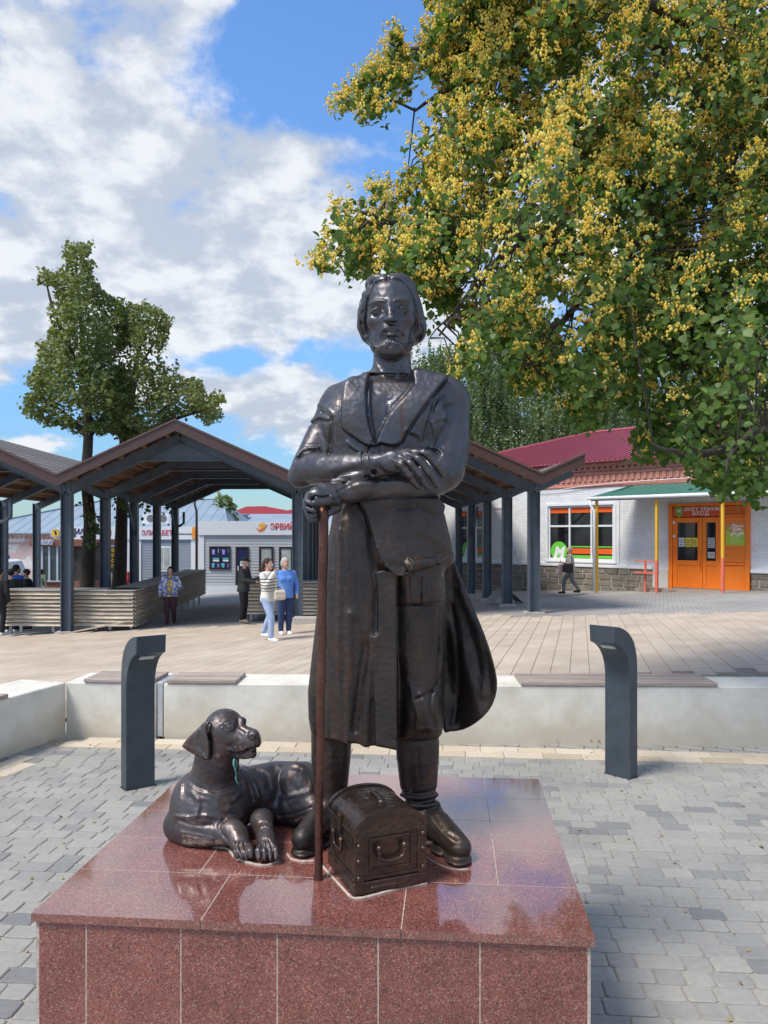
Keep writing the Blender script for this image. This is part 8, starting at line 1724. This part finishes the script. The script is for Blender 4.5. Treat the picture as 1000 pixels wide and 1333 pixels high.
# ------------------------------------------------------------------ people on the square
SKINM = mat('skin', (0.52,0.30,0.22), rough=0.55)
_cl = {}
def cloth(c, pat=None):
    k = (tuple(c), pat)
    if k in _cl: return _cl[k]
    if pat is None: m = mat('cloth_%d' % len(_cl), c, rough=0.85, noise=0.18, nscale=9)
    else:
        m = bpy.data.materials.new('cloth_%s' % pat); m.use_nodes = True; nt = m.node_tree; b = nt.nodes['Principled BSDF']; N = nt.nodes.new; L = nt.links.new; tc = N('ShaderNodeTexCoord'); b.inputs['Roughness'].default_value = 0.85
        if pat == 'stripes':
            sp = N('ShaderNodeSeparateXYZ'); L(tc.outputs['Object'], sp.inputs[0]); a = N('ShaderNodeMath'); a.operation = 'MULTIPLY'; L(sp.outputs['Z'], a.inputs[0]); a.inputs[1].default_value = 1/0.062
            fr = N('ShaderNodeMath'); fr.operation = 'FRACT'; L(a.outputs[0], fr.inputs[0]); lt = N('ShaderNodeMath'); lt.operation = 'LESS_THAN'; L(fr.outputs[0], lt.inputs[0]); lt.inputs[1].default_value = 0.33
            g1 = N('ShaderNodeMath'); g1.operation = 'GREATER_THAN'; L(sp.outputs['Z'], g1.inputs[0]); g1.inputs[1].default_value = 1.00; g2 = N('ShaderNodeMath'); g2.operation = 'LESS_THAN'; L(sp.outputs['Z'], g2.inputs[0]); g2.inputs[1].default_value = 1.30
            m1 = N('ShaderNodeMath'); m1.operation = 'MULTIPLY'; L(lt.outputs[0], m1.inputs[0]); L(g1.outputs[0], m1.inputs[1]); m2 = N('ShaderNodeMath'); m2.operation = 'MULTIPLY'; L(m1.outputs[0], m2.inputs[0]); L(g2.outputs[0], m2.inputs[1])
            mx = N('ShaderNodeMix'); mx.data_type = 'RGBA'; L(m2.outputs[0], mx.inputs[0]); mx.inputs[6].default_value = (0.68,0.66,0.60,1); mx.inputs[7].default_value = (0.02,0.02,0.025,1); L(mx.outputs[2], b.inputs['Base Color'])
        else:
            v = N('ShaderNodeTexVoronoi'); v.inputs['Scale'].default_value = 17 if pat == 'floral' else 22; L(tc.outputs['Object'], v.inputs['Vector']); s = N('ShaderNodeSeparateColor'); L(v.outputs['Color'], s.inputs[0]); r = N('ShaderNodeValToRGB'); r.color_ramp.interpolation = 'CONSTANT'; e = r.color_ramp
            cs = [(0,(0.62,0.33,0.03)),(0.35,(0.05,0.22,0.25)),(0.55,(0.55,0.10,0.03)),(0.72,(0.60,0.50,0.12)),(0.88,(0.08,0.12,0.30))] if pat == 'floral' else [(0,(0.10,0.14,0.35)),(0.4,(0.50,0.52,0.62)),(0.7,(0.22,0.26,0.50)),(0.85,(0.62,0.62,0.68))]
            e.elements[0].color = (*cs[0][1],1); e.elements[1].position = cs[1][0]; e.elements[1].color = (*cs[1][1],1)
            for p_, c_ in cs[2:]: q = e.elements.new(p_); q.color = (*c_,1)
            L(s.outputs[0], r.inputs[0]); L(r.outputs[0], b.inputs['Base Color'])
    _cl[k] = m; return m
def person(px, py, H, face, label, top, legs, shoes, hair, group='people on the square', pose='stand', female=False, plump=0.0, jacket=None, hat=None, bag=None, arms=None, step=0.0, lean=0.0, skirt=None, long_sleeve=True, pos=None, tunic=0.0, ponytail=False):
    """face: yaw in degrees, 0 looks at the camera; local frame: -y forward, x to the figure's left as seen from the front"""
    loc = Vector(pos) if pos else ground_hit(px, py); t = empty('person', tuple(loc), R(face), label, 'person', None)
    s = H/1.75; h = 0.011; f = lambda: Field((-0.52*s,-0.55*s,-0.03), (0.52*s,0.50*s,1.86*s), h*s*1.05)
    g = lambda *p: np.array(p)*s
    pl = plump; hw = 0.155+0.03*pl+(0.01 if female else 0); ww = 0.125+0.06*pl; cw = 0.165+0.03*pl; sw = 0.175 if female else 0.195
    LN = lambda z: -lean*(z-0.95)
    hipz = 0.93
    st = step
    feet = [(-0.09, -st, 0.0), (0.09, st, 0.06 if st > 0.15 else 0.0)]
    knees = [(-0.095, -st*0.62-0.03-(0.03 if st else 0), 0.50), (0.095, st*0.30-0.02, 0.50)]
    b = f()
    # bare body: head, neck, torso, arms, legs
    hd = g(0, LN(1.63)-0.015, 1.63)
    b.ball(hd+g(0,0.012,0.015), g(0.078,0.096,0.100), k=0.01); b.ball(hd+g(0,-0.035,-0.045), g(0.058,0.062,0.066), k=0.02); b.ball(hd+g(0,-0.105,-0.018), g(0.014,0.020,0.022), k=0.012)
    b.ball(hd+g(0,-0.075,-0.095), g(0.028,0.026,0.022), k=0.02); b.ball(hd+g(-0.080,0.01,-0.01), g(0.012,0.02,0.03), k=0.004); b.ball(hd+g(0.080,0.01,-0.01), g(0.012,0.02,0.03), k=0.004)
    b.dent(hd+g(-0.032,-0.098,0.005), 0.016*s, -0.008*s); b.dent(hd+g(0.032,-0.098,0.005), 0.016*s, -0.008*s); b.groove3([hd+g(-0.025,-0.100,-0.062), hd+g(0.025,-0.100,-0.062)], 0.007*s, -0.005*s)
    b.cone(g(0, LN(1.4)+0.01, 1.38), hd+g(0,0.01,-0.06), 0.056*s, 0.050*s, k=0.02)
    def torso(F_, e=0.0, z0=0.86, z1=1.47, k=0.02):
        secs = [(1.47,sw*0.62+e,0.075+e),(1.42,sw+0.0+e,0.095+e),(1.30,cw+0.012+e,0.120+e+0.02*pl),(1.15,ww+0.025+e,0.115+e+0.05*pl),(1.04,ww+0.012+e,0.110+e+0.07*pl),(0.93,hw+e,0.125+e+0.05*pl),(0.84,hw+e,0.130+e+0.03*pl),(0.60,hw+0.01+e,0.14+e)]
        F_.loft([(z*s, 0.0, LN(z)*s, a*s, bb*s) for z, a, bb in secs if z0-0.001 <= z <= z1+0.001], k=k, p=2.3)
    torso(b, -0.01)
    if female: b.ball(g(-0.07,LN(1.28)-0.10,1.27), g(0.065,0.055,0.06), k=0.03); b.ball(g(0.07,LN(1.28)-0.10,1.27), g(0.065,0.055,0.06), k=0.03)
    A = arms or [[(-0.20,0,1.40),(-0.245,0.03,1.13),(-0.235,-0.05,0.90)], [(0.20,0,1.40),(0.245,0.03,1.13),(0.235,-0.05,0.90)]]
    A = [[(p[0], p[1]+LN(p[2]) if i < 1 else p[1]+LN(p[2]), p[2]) for i, p in enumerate(a)] for a in A]
    for a in A:
        b.chain([g(*a[0]), g(*a[1]), g(*a[2])], [0.048*s, 0.038*s, 0.027*s], k=0.01)
        dv = (g(*a[2])-g(*a[1])); dv /= np.linalg.norm(dv); w = g(*a[2]); b.ball(w+dv*0.045*s, (0.030*s,0.028*s,0.042*s), k=0.012)
        sd = np.cross(dv, np.array((0,1.0,0.2))); sd /= np.linalg.norm(sd)+1e-6
        for q in (-1.5,-0.5,0.5,1.5): b.cone(w+dv*0.06*s+sd*0.011*q*s, w+dv*(0.125-0.008*abs(q))*s+sd*0.014*q*s+np.array((0,-0.012,0))*s, 0.0095*s, 0.0075*s, k=0.003)
        b.cone(w+dv*0.02*s+np.array((0,-0.02,0))*s, w+dv*0.07*s+np.array((0,-0.05,0))*s, 0.012*s, 0.009*s, k=0.004)
    for kn, ft in zip(knees, feet):
        hp = g(kn[0]*0.95, 0.0, hipz-0.03); b.chain([hp, g(*kn), g(ft[0], ft[1]+0.02, ft[2]+0.09)], [0.082*s, 0.058*s, 0.040*s], k=0.02)
    b.mesh('body', SKINM, t, relax=1)
    # trousers
    q = f(); torso(q, 0.006, 0.80, 1.05, k=0.03)
    for kn, ft in zip(knees, feet): q.chain([g(kn[0]*0.95,0,hipz-0.05), g(*kn), g(ft[0], ft[1]+0.02, ft[2]+0.115)], [(0.100+0.025*pl)*s, (0.073+0.012*pl)*s, 0.060*s], k=0.03)
    for kn in knees: q.groove3([g(kn[0]-0.05,kn[1]-0.07,kn[2]+0.03), g(kn[0]+0.05,kn[1]-0.07,kn[2]-0.02)], 0.014*s, -0.008*s)
    q.mesh('trousers', legs, t)
    for ft in feet:
        q = Field(g(ft[0]-0.09, ft[1]-0.25, -0.04), g(ft[0]+0.09, ft[1]+0.16, ft[2]+0.20), 0.010*s); z = ft[2]
        q.chain([g(ft[0],ft[1]+0.045,z+0.04), g(ft[0],ft[1]-0.05,z+0.038), g(ft[0]*1.15,ft[1]-0.15,z+0.03)], [0.044*s,0.046*s,0.036*s], k=0.01); q.cone(g(ft[0],ft[1]+0.025,z+0.05), g(ft[0],ft[1]+0.02,z+0.10), 0.042*s, 0.042*s, k=0.02); q.cut_below(0.002+z*s*0.5); q.mesh('shoe', shoes, t)
    # top
    q = f(); torso(q, 0.012+tunic*0.01, 0.84-0.08*(tunic > 0.5), 1.47, k=0.02)
    if female: q.ball(g(-0.07,LN(1.28)-0.105,1.265), g(0.075,0.065,0.068), k=0.03); q.ball(g(0.07,LN(1.28)-0.105,1.265), g(0.075,0.065,0.068), k=0.03)
    if not jacket:
        for a in A:
            e = a[2] if long_sleeve else [(a[1][i]*0.9+a[0][i]*0.1) for i in range(3)]
            q.chain([g(*a[0]), g(*a[1]), g(*e)] if long_sleeve else [g(*a[0]), g(*e)], [0.066*s,0.056*s,0.044*s] if long_sleeve else [0.066*s,0.058*s], k=0.015)
    for z_, w_ in ((1.0,0.1),(1.12,0.08),(0.92,0.12)): q.groove3([g(-w_,LN(z_)-0.15-0.05*pl,z_), g(0.02,LN(z_)-0.16-0.05*pl,z_-0.03)], 0.02*s, -0.008*s); q.groove3([g(w_,LN(z_)+0.12,z_-0.02), g(-0.04,LN(z_)+0.13,z_)], 0.02*s, -0.008*s)
    q.cone(g(0,LN(1.5)+0.01,1.44), g(0,LN(1.6),1.62), 0.050*s, 0.054*s, k=0.01, op='cut')
    q.mesh('shirt', top, t)
    if jacket:
        q = f(); torso(q, 0.034, 0.84, 1.47, k=0.02)
        for a in A: q.chain([g(*a[0]), g(*a[1]), g(*a[2])], [0.076*s,0.066*s,0.052*s], k=0.02)
        q.box(g(0,-0.30,1.1), g(0.075 if pose != 'shut' else 0.006,0.24,0.6), rnd=0.01, k=0.01, op='cut'); q.cone(g(0,LN(1.5)+0.0,1.45), g(0,LN(1.6),1.66), 0.06*s, 0.07*s, k=0.01, op='cut'); q.mesh('jacket', jacket, t)
    # hair
    q = f(); q.ball(hd+g(0,0.028,0.030), g(0.090,0.103,0.104), k=0.01)
    if hair[1] == 'bob': q.ball(hd+g(0,0.035,-0.02), g(0.098,0.092,0.105), k=0.02)
    if hair[1] == 'tail': q.ball(hd+g(0,0.10,0.0), g(0.05,0.05,0.05), k=0.02); q.cone(hd+g(0,0.13,0.0), hd+g(0,0.16,-0.20), 0.035*s, 0.022*s, k=0.02)
    q.ball(hd+g(0,-0.085,-0.035), g(0.074,0.085,0.088), k=0.012, op='cut'); q.box(hd+g(0,-0.02,-0.20), g(0.2,0.25,0.09 if hair[1] != 'short' else 0.135), k=0.01, op='cut')
    for i in range(6): a_ = -1.2+0.48*i; q.groove3([hd+g(0.05*math.sin(a_),-0.03,0.13), hd+g(0.095*math.sin(a_),0.06,0.06), hd+g(0.09*math.sin(a_),0.11,-0.03)], 0.008*s, -0.005*s)
    q.mesh('hair', hair[0], t)
    if hat:
        q = f(); q.ball(hd+g(0,0.015,0.062), g(0.098,0.112,0.068), k=0.01); q.box(hd+g(0,0,-0.02), g(0.2,0.2,0.062), k=0.004, op='cut'); q.ball(hd+g(0,-0.118*(1 if hat[1] == 'front' else -1),0.052), g(0.065,0.065,0.012), k=0.008); q.mesh('cap', hat[0], t)
    return t, s, A
def bag_at(loc, rz, label, material, size=(0.30,0.12,0.24), strap=None, name='handbag'):
    t = empty(name, loc, rz, label, 'bag'); f = Field((-0.25,-0.2,-0.25), (0.25,0.2,0.25), 0.012); f.box((0,0,0), (size[0]/2, size[1]/2, size[2]/2), rnd=0.045, k=0); f.groove3([(-0.12,-size[1]/2,0.05),(0,-size[1]/2,0.0),(0.12,-size[1]/2,0.05)], 0.012, -0.008); f.mesh('pouch', material, t)
    if strap: m = MB(); m.tube([Vector(p) for p in smooth_pts(strap, 4)], 0.009, 6); m.build('strap', material, t)
    return t
def build_people():
    BLK = cloth((0.012,0.012,0.014)); DK = cloth((0.03,0.032,0.045)); NAVY = cloth((0.025,0.045,0.12)); WSH = cloth((0.72,0.72,0.70)); HB = cloth((0.035,0.022,0.015)); HBLK = cloth((0.012,0.010,0.010)); HGR = cloth((0.42,0.40,0.36)); JEAN = cloth((0.33,0.43,0.62)); BURG = cloth((0.055,0.018,0.030)); CHAR = cloth((0.035,0.038,0.037)); SHB = cloth((0.02,0.018,0.018))
    # pair in front of the middle post
    t, s, A = person(349, 834, 1.66, 62, 'young woman in a black-striped white sweater and pale jeans, hand to her face', cloth((0.68,0.66,0.60), 'stripes'), JEAN, WSH, (HB, 'tail'), female=True, tunic=0.6, step=0.16,
        arms=[[(-0.20,0,1.40),(-0.25,-0.12,1.16),(-0.10,-0.22,1.44)], [(0.20,0,1.40),(0.25,0.0,1.13),(0.20,-0.20,1.04)]])
    l = Vector(t.location); bag_at((l.x+0.26, l.y-0.16, l.z+0.93), R(25), 'cream shoulder bag on the arm of the woman in the striped sweater', cloth((0.62,0.54,0.44)), size=(0.24,0.1,0.2), strap=[(-0.08,0,0.08),(-0.08,0.02,0.26),(-0.16,0.05,0.42),(0.0,0.05,0.26),(0.08,0,0.08)])
    person(371, 826, 1.66, 22, 'fair-haired woman in a bright blue sweater and dark navy trousers', cloth((0.10,0.24,0.62)), NAVY, WSH, (HGR, 'bob'), female=True, plump=0.55, arms=[[(-0.20,0,1.40),(-0.27,0.0,1.15),(-0.22,-0.16,1.02)], [(0.20,0,1.40),(0.28,0.03,1.14),(0.26,-0.08,0.93)]])
    person(317, 810, 1.72, 78, 'old man in a black cap and grey jacket at the short counter', CHAR, BLK, cloth((0.25,0.20,0.15)), (HGR, 'short'), jacket=CHAR, hat=(BLK, 'front'), pose='shut', lean=0.06, arms=[[(-0.20,0,1.40),(-0.24,-0.10,1.16),(-0.18,-0.38,1.12)], [(0.20,0,1.40),(0.24,-0.08,1.14),(0.18,-0.36,1.10)]])
    person(222, 812, 1.58, 8, 'woman in an orange floral top, blue patterned overshirt and dark red trousers', cloth((0.6,0.3,0.03), 'floral'), BURG, SHB, (HBLK, 'bob'), female=True, plump=1.0, jacket=cloth((0.2,0.25,0.5), 'check'), step=0.10, arms=[[(-0.20,0,1.40),(-0.30,0.04,1.14),(-0.30,-0.08,0.93)], [(0.20,0,1.40),(0.31,0.0,1.13),(0.12,-0.20,1.04)]])
    # shopper before the brick shop
    GREYT = cloth((0.19,0.185,0.18)); t, s, A = person(743, 773, 1.62, -100, 'grey-haired woman in a beige blouse walking past the shop window', cloth((0.46,0.44,0.40)), GREYT, SHB, (cloth((0.36,0.30,0.22)), 'short'), female=True, plump=0.4, step=0.27, long_sleeve=False, lean=0.05, arms=[[(-0.20,0,1.40),(-0.25,-0.03,1.14),(-0.20,-0.22,1.14)], [(0.20,0,1.40),(0.25,-0.03,1.14),(0.2,-0.26,1.16)]])
    l = Vector(t.location); bag_at((l.x-0.16, l.y-0.30, l.z+0.90), R(10), 'black shoulder bag hanging at the side of the walking grey-haired woman', SHB, (0.36,0.14,0.30), strap=[(-0.12,0,0.12),(-0.02,0.02,0.35),(0.14,0.06,0.56),(0.12,0.02,0.3),(0.13,0,0.12)])
    bag_at((l.x-0.38, l.y-0.10, l.z+0.86), R(30), 'thin white and pink carrier bag in the hand of the walking grey-haired woman', cloth((0.66,0.42,0.42)), (0.20,0.08,0.34), strap=[(-0.05,0,0.15),(0.0,0.0,0.30),(0.05,0,0.15)], name='carrier_bag')
    # boys at the left counter
    def gpos(px, Y, dz=0.0): x = (px-500)/F*Y; return (x, Y, gz(x, Y)+dz)
    person(0, 0, 1.72, 200, 'boy in a black jacket and dark cap, seen from behind by the counter', WSH, BLK, WSH, (HBLK, 'short'), jacket=BLK, pose='shut', hat=(CHAR, 'back'), pos=gpos(14, 20.9), lean=0.05)
    person(0, 0, 1.84, 150, 'boy in a bright blue jacket half hidden behind his friends', cloth((0.02,0.10,0.45)), BLK, SHB, (HBLK, 'short'), jacket=cloth((0.02,0.10,0.45)), pose='shut', pos=gpos(20, 21.9), lean=0.05)
    person(0, 0, 1.70, -68, 'boy in a black jacket looking left, leaning behind the long counter', BLK, BLK, SHB, (HB, 'short'), jacket=BLK, pose='shut', pos=gpos(38, 21.9), lean=0.12, arms=[[(-0.20,0,1.40),(-0.26,-0.02,1.14),(-0.16,-0.22,1.05)], [(0.20,0,1.40),(0.26,-0.02,1.14),(0.16,-0.22,1.05)]])
    person(0, 0, 1.75, 170, 'person in black trousers and white trainers cut by the left edge of the picture', BLK, BLK, WSH, (HBLK, 'short'), jacket=BLK, pose='shut', pos=gpos(-1, 20.0))
    # far figures
    person(0, 0, 1.62, 165, 'person in a green T-shirt and pale trousers walking towards the police post', cloth((0.13,0.20,0.14)), cloth((0.45,0.45,0.42)), SHB, (HBLK, 'bob'), long_sleeve=False, step=0.18, pos=(-15.6, 35.0, -1.42))
    person(0, 0, 1.72, 150, 'man with a red backpack and grey shirt walking away between the linden trunks', cloth((0.16,0.17,0.20)), NAVY, SHB, (HB, 'short'), jacket=cloth((0.50,0.03,0.05)), pos=(-12.65, 37.5, -1.47))
build_people()
# ------------------------------------------------------------------ windblown bits on the paving
def litter():
    r = np.random.default_rng(9); P = []
    for _ in range(420):
        k = r.uniform()
        if k < 0.45: u = r.uniform(-3.0, 4.5); P.append((u, 7.0-0.02*u-abs(r.normal(0, 0.06)), 0.004))
        elif k < 0.6: t = r.uniform(); P.append((-2.93-0.55*t+abs(r.normal(0, 0.04))+0.03, 7.0-1.8*t, 0.006))
        else: P.append((r.uniform(-3.5, 4.0), r.uniform(2.6, 6.9), 0.004))
    P = np.array([p for p in P if not (-1.12 < p[0] < 0.80 and 2.2 < p[1] < 3.85)]); n = len(P); nm = r.normal(0, 0.25, (n,3)); nm[:,2] += 1
    V, k = leaves(P, nm, r.uniform(0, 6.28, n), r.uniform(0.008, 0.03, n), QUADL)
    o = np_mesh('fallen_leaves', V, leaf_faces(n, 4, False), leaf_mat('dry_leaf', (0.20,0.12,0.05), (0.42,0.33,0.13), 0.1, 0.8), None, r.uniform(0,1,n)); tag(o, kind='stuff')
litter()
